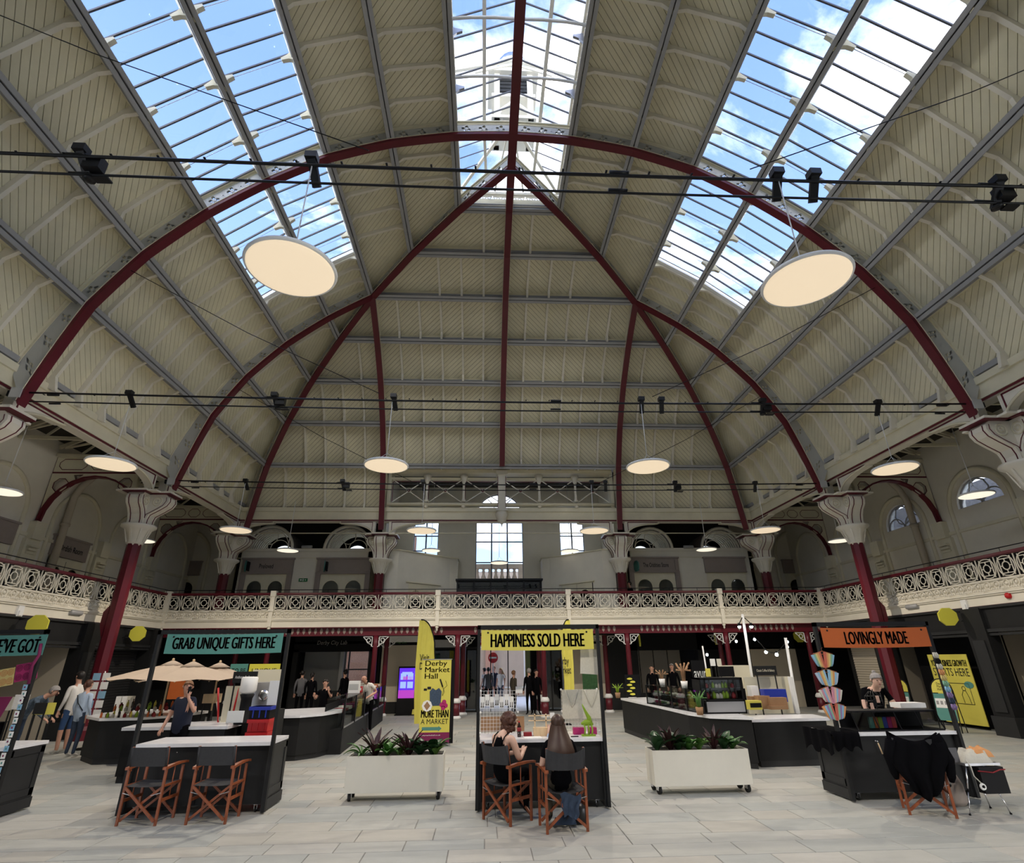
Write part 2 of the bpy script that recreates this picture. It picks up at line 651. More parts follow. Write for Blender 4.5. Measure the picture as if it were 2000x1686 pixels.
# purlins: paired grey angles along every station, brought down to rib depth
def purlin(fn, i, a0, a1, glazed=False):
    x, z = PF[i]
    xb, zb = PB[i]
    q = b('purlin_grey')
    nx, nz = (xb-x)/0.55, (zb-z)/0.55
    tx, tz = -nz, nx
    def P(a, n, t):
        return fn(a, x+nx*n+tx*t, z+nz*n+tz*t)
    def slab(n0, n1, t0, t1):
        p = [P(a, n, t) for a in (a0, a1) for n in (n0, n1) for t in (t0, t1)]
        q.poly(p, [(0, 1, 3, 2), (4, 6, 7, 5), (0, 4, 5, 1), (2, 3, 7, 6), (0, 2, 6, 4), (1, 5, 7, 3)])
    slab(0.06, 0.09, -0.115, -0.018)
    slab(0.06, 0.09, 0.018, 0.115)
    slab(0.09, 0.30, -0.030, -0.012)
    slab(0.09, 0.30, 0.012, 0.030)
    slab(0.30, 0.33, -0.10, 0.10)
    q.mat('cream')
    slab(0.33, 0.60, -0.09, 0.09)
    q.put('purlin', ceiling)
def hipy(i):
    return YK+PF[i][0]
for s in (-1, 1):
    for i in range(1, 8):
        purlin(side(s), i, YB, hipy(i))
for i in range(1, 8):
    purlin(endf, i, -PF[i][0], PF[i][0])

# rafters: curved cream bars with bracket ends, between purlins
def rafter(fn, a, i0, i1, q):
    r0, z0 = PB[i1]
    r1, z1 = PB[i0]
    nx, nz = abs(z1-z0), abs(r1-r0)
    l = math.hypot(nx, nz)
    nx, nz = nx/l, nz/l
    n = 6
    lo, hi = [], []
    for k in range(n+1):
        t = k/n
        e = min(t, 1-t)
        dep = 0.13+0.24*max(0, 1-e/0.17)**2
        p, z = r0+(r1-r0)*t, z0+(z1-z0)*t
        lo.append((p-nx*dep, z-nz*dep))
        hi.append((p+nx*0.0, z+nz*0.0))
    w_ = 0.042
    for k in range(n):
        A, B_, C_, D_ = lo[k], lo[k+1], hi[k+1], hi[k]
        q.poly([fn(a-w_, *A), fn(a-w_, *B_), fn(a-w_, *C_), fn(a-w_, *D_), fn(a+w_, *A), fn(a+w_, *B_), fn(a+w_, *C_), fn(a+w_, *D_)],
               [(0, 1, 2, 3), (7, 6, 5, 4), (0, 4, 5, 1), (2, 6, 7, 3)])
BAY = 6.33
def ys(n):
    out = []
    y = ARCH[-1]+BAY
    k = 0
    while y > YB:
        for j in range(1, n):
            out.append(y-j*BAY/n)
        y -= BAY
        k += 1
    return out
for s in (-1, 1):
    for i in (1, 2, 5, 6, 7):
        for y in ys(7):
            if y < hipy(i)-0.2 and infront(side(s)(y, *PB[i])) or (y < hipy(i)-0.2 and infront(side(s)(y, *PB[i+1]))):
                q = b('cream_light')
                rafter(side(s), y, i, i+1, q)
                q.put('rafter', ceiling)
    for i in (3, 4):
        for y in (15.45, 16.0, 16.7, 18.3, 19.2):
            if y < hipy(i)-0.2:
                q = b('cream_light')
                rafter(side(s), y, i, i+1, q)
                q.put('rafter', ceiling)
ex = [k*5.27/6 for k in range(-12, 13) if k not in (0, 6, -6)]
for i in range(1, 8):
    for x in ex:
        if abs(x) < PF[i+1][0]-0.35 and not (i == 7 and abs(x) < 5.3):
            if abs(x) > PF[i][0]-0.1:
                continue
            q = b('cream_light')
            rafter(endf, x, i, i+1, q)
            q.put('rafter', ceiling)
# sill panels at the foot of the boarding
for s in (-1, 1):
    for k, y in enumerate([v for v in ys(7) if v > 2 and v < 23]):
        if k % 3 != 1:
            r0, z0 = PB[8]
            q = b('cream')
            q.box(s*(r0-0.05)-0.04, s*(r0-0.05)+0.04, y+0.12, y+0.78, z0+0.42, z0+0.50)
            q.mat('purlin_grey').box(s*(r0-0.10)-0.05, s*(r0-0.10)+0.05, y+0.08, y+0.82, z0+0.12, z0+0.26)
            q.put('eaves_vent', ceiling)

# ribs: pierced grey web, oxblood flange, cream top angle
def petal(cx, cy, a, l, w_):
    return [(cx+math.cos(a)*l*t*1.0-math.sin(a)*w_*o, cy+math.sin(a)*l*t+math.cos(a)*w_*o) for t, o in ((0.22, 0), (0.55, 1), (0.9, 0.75), (1.15, 0), (0.9, -0.75), (0.55, -1))]
def webtess(Ls):
    outer = [(k/10*Ls, 0) for k in range(11)]+[(Ls-k/10*Ls, 0.5) for k in range(11)]
    pts, polys = [], []
    polys.append(list(range(len(outer))))
    pts += outer
    n = 3
    for j in range(n):
        cx, cy = Ls*(j+0.5)/n*0.86+Ls*0.07, 0.25
        for q in range(4):
            pp = petal(cx, cy, q*PI/2+0.3, 0.125, 0.048)
            polys.append(list(range(len(pts), len(pts)+len(pp))))
            pts += pp
        if j < n-1:
            cx += Ls/n*0.43
            pp = [(cx+0.02*math.cos(t), cy+0.02*math.sin(t)) for t in (0, 1.57, 3.14, 4.71)]
            polys.append(list(range(len(pts), len(pts)+len(pp))))
            pts += pp
    r = delaunay_2d_cdt([V(p) for p in pts], [], polys, 2, 1e-7)
    return [tuple(p) for p in r[0]], [tuple(f) for f in r[2]]

def rib(fn, stations, name, parent):
    """fn(w, r, z): w across the rib; one web piece per bay between purlins"""
    g = b('oxblood')
    top = b('cream')
    fl = []
    for i0, i1 in zip(stations[:-1], stations[1:]):
        A, B_, C_, D_ = PF[i0], PF[i1], PB[i1], PB[i0]
        Ls = math.hypot(B_[0]-A[0], B_[1]-A[1])
        pts, fs = webtess(Ls)
        bul = 0.03*Ls*Ls/4
        nx, nz = (B_[1]-A[1]), -(B_[0]-A[0])
        l = math.hypot(nx, nz)
        nx, nz = -nx/l, -nz/l
        def mp_(x, y):
            t, s_ = x/Ls, y/0.5
            bow = bul*4*t*(1-t)*0.6
            lx, lz = A[0]+(B_[0]-A[0])*t, A[1]+(B_[1]-A[1])*t
            hx, hz = D_[0]+(C_[0]-D_[0])*t, D_[1]+(C_[1]-D_[1])*t
            return lx+(hx-lx)*s_+nx*bow, lz+(hz-lz)*s_+nz*bow
        q = b('rib_grey')
        for w_ in (-0.03, 0.03):
            q.poly([fn(w_, *mp_(x, y)) for x, y in pts], fs if w_ < 0 else [f[::-1] for f in fs])
        q.put('rib_web', parent)
        n = 5
        for k in range(n+(1 if i1 == stations[-1] else 0)):
            fl.append((mp_(Ls*k/n, 0), mp_(Ls*k/n, 0.5)))
    for k in range(len(fl)-1):
        (a0, t0), (a1, t1) = fl[k], fl[k+1]
        def dn(p, q, d):
            l = math.hypot(q[0]-p[0], q[1]-p[1])
            return (p[0]+(q[0]-p[0])/l*d, p[1]+(q[1]-p[1])/l*d)
        def seg(bb, w_, d0, d1, far=False):
            if far:
                P = [dn(t0, a0, d0), dn(t1, a1, d0), dn(t1, a1, d1), dn(t0, a0, d1)]
            else:
                P = [dn(a0, t0, d0), dn(a1, t1, d0), dn(a1, t1, d1), dn(a0, t0, d1)]
            bb.poly([fn(-w_, *p) for p in P]+[fn(w_, *p) for p in P], [(0, 1, 2, 3), (7, 6, 5, 4), (0, 4, 5, 1), (2, 6, 7, 3)])
        g.mat('oxblood')
        seg(g, 0.115, -0.05, 0.045)
        g.mat('cream')
        seg(g, 0.13, 0.045, 0.06)
        seg(top, 0.10, 0.0, 0.035, True)
        seg(top, 0.045, 0.035, 0.10, True)
    g.put('rib_flange', parent)
    top.put('rib_angle', parent)

ARCHES = []
for k, y in enumerate(ARCH):
    o = root('trim_%d' % (k+1))
    for s in (-1, 1):
        f = (lambda s, y: lambda w_, r, z: V((s*r, y+w_, z)))(s, y)
        rib(f, list(range(3, 9)) if y > 17 else list(range(0, 9)), 'rib', o)
    ARCHES.append(o)
# end ribs, hips
o = root('trim_6')
for s in (-1, 1):
    rib((lambda s: lambda w_, r, z: V((s*5.27+w_, YK+r, z)))(s), list(range(3, 9)), 'rib', o)
rib(lambda w_, r, z: V((w_, YK+r, z)), list(range(0, 8)), 'rib', o)
o = root('trim_7')
for s in (-1, 1):
    rib((lambda s: lambda w_, r, z: V((s*r+s*w_*0.707, YK+r-w_*0.707, z)))(s), list(range(0, 9)), 'rib', o)
# ridge rib
o = root('trim_8')
q = b('oxblood')
q.box(-0.13, 0.13, YB, YK+0.1, 16.23, 16.30)
q.mat('rib_grey').box(-0.03, 0.03, YB, YK, 16.30, 16.62)
q.put('ridge_flange', o)

# skylights
def skylight(s, k):
    fn = side(s)
    o = root('window_%d' % k)
    for i in (3, 4):
        r0, z0 = PB[i+1]
        r1, z1 = PB[i]
        step = BAY/13
        y = SKYEND
        j = 0
        me = None
        Ls = math.hypot(r1-r0, z1-z0)
        nx, nz = abs(z1-z0)/Ls, abs(r1-r0)/Ls
        while y > YB:
            y2 = y-step
            if me is None or True:
                vis = infront(fn(y, r0, z0)) or infront(fn(y, r1, z1))
            if vis:
                if me is None:
                    # one pane mesh shared by all; local y from -step to 0
                    me = b('glass').poly([fn(-step, r0, z0), fn(0, r0, z0), fn(0, r1, z1), fn(-step, r1, z1)], [(0, 1, 2, 3)]).mesh('pane')
                    bq = b('bar_dark')
                    h = 0.05
                    w_ = 0.017
                    P = [(r0, z0), (r1, z1), (r1-nx*h, z1-nz*h), (r0-nx*h, z0-nz*h)]
                    bq.poly([fn(-w_, *p) for p in P]+[fn(w_, *p) for p in P], [(0, 1, 2, 3), (7, 6, 5, 4), (0, 4, 5, 1), (2, 6, 7, 3)])
                    bm = bq.mesh('glazing_bar')
                    # bracket pair with tie wire, every third bar
                    bk = b('cream')
                    for (rr, zz, sg) in ((r0, z0, 1), (r1, z1, -1)):
                        tx, tz = (r1-r0)/Ls*sg, (z1-z0)/Ls*sg
                        prof = [(0.02, 0.04), (0.02, 0.50), (0.10, 0.34), (0.20, 0.24), (0.36, 0.20), (0.36, 0.12), (0.18, 0.08), (0.1, 0.04)]
                        bk.prism(prof, lambda a, d, w2: fn(w2, rr+tx*a-nx*d, zz+tz*a-nz*d), -0.045, 0.045)
                    bk.mat('brushed')
                    bk.tube([fn(0, r0+(r1-r0)*0.16-nx*0.17, z0+(z1-z0)*0.16-nz*0.17), fn(0, r0+(r1-r0)*0.84-nx*0.17, z0+(z1-z0)*0.84-nz*0.17)], 0.008, 4)
                    bkm = bk.mesh('glazing_bracket')
                inst(me, o, (0, y, 0))
                inst(bm, o, (0, y, 0))
                if j % 3 == 2:
                    inst(bkm, o, (0, y, 0))
            else:
                b('glass').poly([fn(y2, r0, z0), fn(y, r0, z0), fn(y, r1, z1), fn(y2, r1, z1)], [(0, 1, 2, 3)]).put('pane', o)
            y = y2
            j += 1
    # lower frame
    q = b('white')
    a, c = PB[3], PB[5]
    m_ = PB[4]
    for p0, p1 in ((a, m_), (m_, c)):
        q.bar(fn(SKYEND+0.06, *p0), fn(SKYEND+0.06, *p1), 0.16, 0.12)
    q.put('window_frame', o)
skylight(-1, 1)
skylight(1, 2)

# ridge lantern: raised glazed gable over the centre strip
o = root('window_3')
LY1 = YK+1.6
def lan(x):
    return 17.95-abs(x)*0.55
zz = 16.70
q = b('cream_light')
for s in (-1, 1):
    q.box(s*1.75-0.05, s*1.75+0.05, YB, YK+1.72, 16.45, 16.62)
    q.box(s*1.72-0.05, s*1.72+0.05, YB, YK+1.6, 16.93, 17.02)
    for x in (0.87,):
        q.bar((s*x, YB, lan(x)-0.06), (s*x, YK-0.4, lan(x)-0.06), 0.10, 0.12)
        q.bar((s*x, YK-0.4, lan(x)-0.06), (s*x*0.9, LY1, 17.0), 0.09, 0.10)
        q.bar((s*0.05, YK-0.4, 17.85), (s*1.7, LY1, 17.0), 0.09, 0.10)
        q.bar((s*0.04, YK-0.4, 17.85), (s*0.5, LY1, 17.0), 0.05, 0.07)
q.box(-1.75, 1.75, LY1+0.05, LY1+0.15, 16.93, 17.03)
q.box(-1.75, 1.75, LY1+0.12, LY1+0.22, 16.45, 16.55)
q.put('lantern_frame', o)
# ridge bar
b('cream_light').box(-0.05, 0.05, YB, YK-0.3, 17.86, 17.98).put('lantern_ridge', o)
# louvred clerestory lattices
tm = b('cream_light')
for k in range(3):
    x0 = -0.27+0.18*k
    tm.bar((x0, 0, 0), (x0+0.18, 0, 0.30), 0.02, 0.03, (0, 1, 0))
    tm.bar((x0+0.18, 0, 0), (x0, 0, 0.30), 0.02, 0.03, (0, 1, 0))
tm.bar((-0.27, 0, 0), (0.27, 0, 0), 0.03, 0.03)
tm.bar((-0.27, 0, 0.3), (0.27, 0, 0.3), 0.03, 0.03)
tm = tm.mesh('lattice')
for k in range(6):
    x = -1.45+k*0.58
    inst(tm, o, (x, LY1+0.15, 16.6))
    if abs(x) > 0.3 or True:
        inst(tm, o, (x, 11.3, 16.85))
y = YB+0.5
while y < LY1:
    for s in (-1, 1):
        if y > 1:
            inst(tm, o, (s*1.74, y, 16.62), (0, 0, PI/2))
    y += 0.56
# curved cross ties
y = 11.05-1.46*5
while y < 11:
    if abs((y-4.72)) > 0.5:
        for s in (-1, 1):
            tq = b('white')
            tq.tube([(s*0.1, y, 16.72), (s*0.6, y, 16.74), (s*1.2, y, 16.70), (s*1.72, y, 16.60)], 0.045, 6)
            tq.put('lantern_tie', o)
            tq = b('brushed')
            tq.prism([(0.03, 0.0), (0.03, 0.4), (0.16, 0.22), (0.30, 0.14), (0.30, 0.08)], lambda a, c_, w2: V((s*(1.72-a), y+0.3+w2, 16.75-c_)), -0.03, 0.03)
            tq.put('lantern_bracket', o)
    y += 1.46
# glazing
step = BAY/13
for s in (-1, 1):
    pm = b('glass').poly([(0, -step, lan(0)), (s*1.75, -step, lan(1.75)), (s*1.75, 0, lan(1.75)), (0, 0, lan(0))], [(0, 1, 2, 3)]).mesh('pane')
    bm = b('bar_dark').bar((0, 0, lan(0)-0.02), (s*1.75, 0, lan(1.75)-0.02), 0.03, 0.045).mesh('glazing_bar')
    y = YK-0.4
    while y > YB:
        inst(pm, o, (0, y, 0))
        if y > 1:
            inst(bm, o, (0, y, 0))
        y -= step
    b('glass').poly([(0, YK-0.4, 17.95), (s*1.75, YK-0.4, 17.0), (s*1.75, LY1, 16.98)], [(0, 1, 2)]).put('pane', o)
    b('glass').poly([(0, YK-0.4, 17.95), (s*1.75, LY1, 16.98), (0, LY1, 16.98)], [(0, 1, 2)]).put('pane', o)
    for yy in (YK-0.05, YK+0.35, YK+0.8):
        b('bar_dark').bar((s*(yy-YK+0.4)*0.85, yy, 17.92-(yy-YK+0.4)*0.45), (s*1.75, yy, 16.99), 0.02, 0.03).put('glazing_bar', o)
# side glazing of the clerestory
    b('glass').poly([(s*1.78, YB, 16.6), (s*1.78, LY1, 16.6), (s*1.78, LY1, 17.0), (s*1.78, YB, 17.0)], [(0, 1, 2, 3)]).put('pane', o)
# louvred turret with domed cap riding on the lantern
t_ = thing('roof_turret', 'small cream louvred turret with a round domed cap above the glazed ridge', 'turret', (0.08, YK+0.1, 17.9))
q = b('cream_light')
for x in (-0.55, 0.55):
    for y in (-0.5, 0.5):
        q.box(x-0.09, x+0.09, y-0.09, y+0.09, 0, 2.3)
q.box(-0.72, 0.72, -0.62, 0.62, 0.0, 0.12)
q.box(-0.72, 0.72, -0.62, 0.62, 1.02, 1.16)
q.box(-0.85, 0.85, -0.7, 0.7, 2.2, 2.36)
q.put('frame', t_)
for k in range(5):
    b('anthracite').box(-0.48, 0.48, -0.50, -0.42, 1.25+k*0.18, 1.38+k*0.18).put('louvre', t_)
q = b('cream_light')
for s in (-1, 1):
    q.tube([(s*0.5, -0.55, 0.1), (s*0.4, -0.55, 0.5), (s*0.02, -0.55, 0.9)], 0.035, 5)
    q.bar((s*0.0, -0.7, 2.75), (s*2.1, -0.7, 2.05), 0.10, 0.14)
    q.bar((s*0.0, -0.7, 2.5), (s*1.3, -0.7, 2.0), 0.06, 0.06)
q.put('gable_board', t_)
b('steel').sphere((0, 0, 3.3), 0.56, 20, 12).put('dome', t_)
# ------------------------------------------------------------ floor of stone slabs
floor = root('floor')
b('grout').box(-15.2, 15.2, YB, 24.4, -0.2, -0.009).put('bed', floor)
slabs = []
y = 3.4
row = 0
while y < 24.0:
    rh = random.choice((0.36, 0.42, 0.48)) if y < 14 else 0.45
    x = -15.2+random.uniform(-0.5, 0)
    while x < 15.2:
        l_ = random.choice((0.6, 0.75, 0.9, 1.05))
        slabs.append((x, min(15.2, x+l_), y, y+rh))
        x += l_
    y += rh
    row += 1
def vis2(s):
    c = V(((s[0]+s[1])/2, (s[2]+s[3])/2, 0))
    return infront(c)
slabs.sort(key=lambda s: (V(((s[0]+s[1])/2, (s[2]+s[3])/2, 0))-EYE).length+(0 if vis2(s) else 500))
rest = B()
g_ = 0.005
for k, (x0, x1, y0, y1) in enumerate(slabs):
    q = B() if k < 300 else rest
    q.mat('slab%d' % random.choice((0, 0, 1, 1, 2, 3)))
    zt = random.uniform(-0.0015, 0.0)
    a, c, d, e = x0+g_, x1-g_, y0+g_, y1-g_
    bv = 0.004
    q.poly([(a, d, -0.02), (c, d, -0.02), (c, e, -0.02), (a, e, -0.02), (a, d, zt-bv), (c, d, zt-bv), (c, e, zt-bv), (a, e, zt-bv), (a+bv, d+bv, zt), (c-bv, d+bv, zt), (c-bv, e-bv, zt), (a+bv, e-bv, zt)],
           [(0, 1, 5, 4), (1, 2, 6, 5), (2, 3, 7, 6), (3, 0, 4, 7), (4, 5, 9, 8), (5, 6, 10, 9), (6, 7, 11, 10), (7, 4, 8, 11), (8, 9, 10, 11)])
    if k < 300:
        q.put('slab', floor)
struct(rest.put('slabs', floor), 'stuff')
b('slab0').box(-15.2, 15.2, YB, 3.39, -0.05, -0.003).put('slab_field', floor)

# ------------------------------------------------------------ tall columns
def corbel(q, s, ax, reach, z0=5.98, z1=6.98, w_=0.24):
    """S curved console leaning out along +-x (ax=0) or +-y (ax=1)"""
    out = [(0.10, z0), (0.29, z0), (0.29, z0+0.16), (0.34, z0+0.32), (reach*0.70, z0+0.48), (reach*0.93, z0+0.62), (reach*1.02, z0+0.76), (reach*1.0, z0+0.88), (reach*0.86, z1-0.02), (0.10, z1-0.02)]
    if ax == 0:
        fn = lambda a, z, d: V((s*a, d, z))
    else:
        fn = lambda a, z, d: V((d, s*a, z))
    q.mat('cream_light').prism(out, fn, -w_, w_)
    q.mat('oxblood_line')
    for d in (-w_*0.62, w_*0.62):
        q.tube([fn(a+0.004, z, d) for a, z in out[1:8]], 0.016, 4)
    # scroll disc on both flanks
    q.mat('cream')
    for d in (-w_-0.012, w_+0.012):
        c = [fn(reach*0.62+0.14*math.cos(t), z0+0.74+0.14*math.sin(t), d) for t in [k*PI/5 for k in range(10)]]
        q.tube(c, 0.022, 4, closed=True)
        c = [fn(reach*0.62+0.06*math.cos(t), z0+0.74+0.06*math.sin(t), d) for t in [k*PI/4 for k in range(8)]]
        q.tube(c, 0.022, 4, closed=True)
        q.mat('oxblood_line').tube([fn(a-0.07, z, d) for a, z in out[1:8]], 0.010, 4)
        q.mat('cream')

def tall_column(x, y, label, z0=0.0, dirs=((0, -1), (1, 1), (1, -1)), reach=0.85):
    t = thing('column', label, 'column', (x, y, z0), 0, 'tall gallery columns')
    h = 5.41-z0
    b('oxblood').lathe([(0.20, 0), (0.20, h)], 8, ph=PI/8, smooth=False).put('shaft', t)
    q = b('oxblood')
    if z0 < 1:
        q.lathe([(0.30, 0), (0.30, 0.25), (0.24, 0.35)], 8, ph=PI/8, smooth=False)
        q.prism([(0, 2.6), (0.14, 3.0), (0.14, 3.35), (0, 3.55)], lambda a, z, d: V((math.copysign(0.15+a, x), d, z)), -0.12, 0.12)
        q.put('base', t)
    q = b('cream_light')
    q.lathe([(0.21, h-0.02), (0.24, h), (0.23, h+0.06), (0.27, h+0.25), (0.36, h+0.42), (0.50, h+0.52), (0.50, h+0.58), (0.34, h+0.60)], 16)
    for k in range(8):
        a = k*PI/4
        q.bar((0.23*math.cos(a), 0.23*math.sin(a), h+0.02), (0.37*math.cos(a), 0.37*math.sin(a), h+0.44), 0.05, 0.03)
    for k in range(8):
        a = k*PI/4+PI/8
        q.poly([(0.222*math.cos(a-0.3), 0.222*math.sin(a-0.3), h+0.02), (0.222*math.cos(a+0.3), 0.222*math.sin(a+0.3), h+0.02), (0.222*math.cos(a), 0.222*math.sin(a), h-0.08)], [(0, 1, 2)])
    q.put('capital', t)
    q = b('cream')
    q.box(-0.24, 0.24, -0.24, 0.24, h+0.57, h+1.57)
    for ax, s in dirs:
        rc = reach if ax == 0 else 0.62
        if z0 > 0 and ax == 1:
            rc = reach
        corbel(q, s, ax, rc, h+0.57, h+1.57)
    q.put('corbel', t)
    q = b('cream_light')
    for (a, hh, mm) in ((0.62, 0.05, 'cream_light'),):
        q.box(-a, a, -a, a, h+1.57, h+1.57+hh)
    for ax, s in dirs:
        if ax == 0:
            q.box(min(0, s*(reach+0.08)), max(0, s*(reach+0.08)), -0.36, 0.36, h+1.57, h+1.63)
        else:
            rc = reach if z0 > 0 else 0.62
            q.box(-0.36, 0.36, min(0, s*(rc+0.08)), max(0, s*(rc+0.08)), h+1.57, h+1.63)
    q.mat('oxblood_line')
    for ax, s in dirs:
        if ax == 0:
            q.box(min(0, s*(reach+0.085)), max(0, s*(reach+0.085)), -0.365, 0.365, h+1.54, h+1.565)
        else:
            q.box(-0.365, 0.365, min(0, s*0.7), max(0, s*0.7), h+1.54, h+1.565)
    q.put('cap_plate', t)
    return t

nm = {-1: 'left', 1: 'right'}
for s in (-1, 1):
    tall_column(s*XC, 17.38, 'full height oxblood column on the %s, its shaft passing in front of the gallery rail' % nm[s], 0, ((0, -s), (1, 1), (1, -1)))
    tall_column(s*XC, 11.05, 'nearest %s column, only its scrolled cream head at the frame edge' % nm[s], 0, ((0, -s), (1, 1), (1, -1)))
    tall_column(s*XC, 4.72, 'side column %s of the camera, outside the frame' % nm[s], 0, ((0, -s), (1, 1), (1, -1)))
    tall_column(s*XC, YE, '%s corner column of the end gallery, under the diagonal hip rib' % nm[s], 3.5, ((0, -s), (1, -1)))
    tall_column(s*5.27, YE, 'end gallery column %s of the big arched window' % nm[s], 3.5, ((1, -1), (0, 1), (0, -1)), 0.62)

# ------------------------------------------------------------ eaves beam with curved spandrels
tr = root('trim_9')
def eaves(fn, a0, a1, cols):
    """fn(a, n, z): a along, n outwards from the hall"""
    q = b('cream')
    def bx(n0, n1, z0, z1, c0=a0, c1=a1):
        p = [fn(a, n, z) for z in (z0, z1) for n in (n0, n1) for a in (c0, c1)]
        q.poly(p, [(0, 2, 3, 1), (4, 5, 7, 6), (0, 1, 5, 4), (2, 6, 7, 3), (0, 4, 6, 2), (1, 3, 7, 5)])
    bx(-0.40, 0.0, 7.66, 8.14)
    bx(-0.46, -0.40, 8.02, 8.20)
    bx(-0.43, -0.40, 7.66, 7.72)
    q.mat('oxblood_line')
    bx(-0.408, -0.40, 7.60, 7.655)
    q.mat('cream_light')
    bx(-0.36, -0.04, 7.58, 7.66)
    q.put('eaves_beam', tr)
    for c in cols:
        for s in (-1, 1):
            if not (a0-0.1 <= c+s*0.9 <= a1+0.1):
                continue
            q = b('cream_light')
            ar = [(0.36+1.30*(1-math.cos(t)), 7.0+0.50*math.sin(t)) for t in [k*PI/2/7 for k in range(8)]]
            out = ar+[(1.85, 7.52), (1.85, 7.60), (0.30, 7.60), (0.30, 7.0)]
            q.prism(out, lambda x, z, d: fn(c+s*x, d, z), -0.34, -0.10)
            q.mat('cream').tube([fn(c+s*x, -0.36, z) for x, z in ar]+[fn(c+s*1.85, -0.36, 7.52)], 0.035, 5)
            q.mat('oxblood_line').bar(fn(c+s*0.42, -0.348, 7.02), fn(c+s*0.42, -0.348, 7.57), 0.02, 0.03)
            q.bar(fn(c+s*0.42, -0.348, 7.56), fn(c+s*1.8, -0.348, 7.56), 0.02, 0.03)
            q.put('spandrel', tr)
for s in (-1, 1):
    eaves(lambda a, n, z, s=s: V((s*(XC+n), a, z)), YB, YE, ARCH[1:]+[YE])
eaves(lambda a, n, z: V((a, YE+n, z)), -XC, XC, [-XC, -5.27, 5.27, XC])

# truss over the middle bay of the end
q = b('cream')
for z0, z1, d in ((8.30, 8.42, 0.16), (9.50, 9.62, 0.14), (9.80, 9.95, 0.3)):
    q.box(-5.1, 5.1, YE-0.3-d, YE-0.3+d, z0, z1)
q.tube([(-5.1, YE-0.55, 8.33), (5.1, YE-0.55, 8.33)], 0.07, 8)
q.box(-5.15, -5.0, YE-0.45, YE-0.15, 8.2, 9.9)
q.box(5.0, 5.15, YE-0.45, YE-0.15, 8.2, 9.9)
q.put('truss_chord', tr)
px = [-5.0, -3.38, -1.72, 0, 1.72, 3.38, 5.0]
for k in range(6):
    x0, x1 = px[k]+0.08, px[k+1]-0.08
    c = ((x0+x1)/2, YE-0.42, 9.0)
    q = b('cream_light')
    q.bar((x0, YE-0.42, 8.45), (x1, YE-0.42, 9.5), 0.03, 0.045, (0, 1, 0))
    q.bar((x1, YE-0.42, 8.45), (x0, YE-0.42, 9.5), 0.03, 0.045, (0, 1, 0))
    q.tube([(c[0]+0.09*math.cos(t), c[1]-0.04, c[2]+0.09*math.sin(t)) for t in [j*PI/6 for j in range(12)]], 0.014, 4, closed=True)
    q.mat('oxblood_line').sphere((c[0], c[1]-0.03, c[2]), 0.075, 8, 4)
    q.mat('white').sphere((c[0], c[1]-0.07, c[2]), 0.045, 8, 4)
    q.put('cross_brace', tr)
    q = b('oxblood_line')
    q.bar((x0-0.02, YE-0.30, 8.46), (x0-0.02, YE-0.30, 9.45), 0.03, 0.03, (0, 1, 0))
    q.bar((x0, YE-0.30, 9.46), (x1, YE-0.30, 9.46), 0.03, 0.03)
    q.put('truss_line', tr)
for k in (1, 2, 4, 5):
    q = b('cream_light')
    x = px[k]
    q.lathe([(0.05, 8.45), (0.11, 8.5), (0.06, 8.6), (0.05, 9.3), (0.10, 9.42), (0.20, 9.7)], 8, (x, YE-0.45, 0))
    q.sphere((x, YE-0.5, 8.26), 0.10, 8, 5)
    q.put('truss_post', tr)
q = b('cream_light')
q.box(-0.17, 0.17, YE-0.70, YE-0.35, 8.0, 9.75)
q.box(-0.25, 0.25, YE-0.78, YE-0.30, 9.68, 9.86)
q.lathe([(0.25, 8.0), (0.30, 7.85), (0.20, 7.6), (0.03, 7.42), (0.01, 7.3)], 8, (0, YE-0.5, 0))
q.box(-0.26, 0.26, YE-0.75, YE-0.3, 8.0, 8.10)
q.mat('oxblood_line').box(-0.185, -0.165, YE-0.705, YE-0.68, 8.1, 9.6)
q.box(0.165, 0.185, YE-0.705, YE-0.68, 8.1, 9.6)
q.put('pendant', tr)
# ripple cove between the boarding and the truss
q = b('cream')
for k in range(13):
    x0 = -5.1+k*10.2/13
    q.box(x0+0.03, x0+10.2/13-0.03, YE-0.75, YE-0.2, 9.97, 10.03)
q.put('cove', tr)

# ------------------------------------------------------------ walls
def wall(name, m, *boxes):
    q = b(m)
    for bx in boxes:
        q.box(*bx)
    return struct(q.put(name))
# end wall with window openings (Y = 27)
CW, CWB, CWS = 1.20, 5.60, 8.75
SWx = (3.72, 0.62)
q = b('render_wall')
q.box(-15.2, -SWx[0]-SWx[1], YW, YW+0.3, 3.4, 12)
q.box(SWx[0]+SWx[1], 15.2, YW, YW+0.3, 3.4, 12)
for s in (-1, 1):
    xa, xb_ = sorted((s*CW, s*(SWx[0]-SWx[1])))
    q.box(xa, xb_, YW, YW+0.3, 3.4, 12)
    xa, xb_ = sorted((s*(SWx[0]-SWx[1]), s*(SWx[0]+SWx[1])))
    q.box(xa, xb_, YW, YW+0.3, 3.4, 6.0)
    # flat top over the pair of round heads
    c0 = s*SWx[0]
    pts = [(xa, 12), (xa, 8.75)]
    for cc in (c0-0.31, c0+0.31):
        pts += [(cc-0.31*math.cos(t), 8.75+0.31*math.sin(t)) for t in [k*PI/8 for k in range(9)]]
    pts += [(xb_, 8.75), (xb_, 12)]
    pp = []
    for p in pts:
        if not pp or (abs(p[0]-pp[-1][0])+abs(p[1]-pp[-1][1])) > 1e-4:
            pp.append(p)
    q.prism(pp, lambda a, z, d: V((a, d, z)), YW, YW+0.3)
q.box(-CW, CW, YW, YW+0.3, 3.4, CWB)
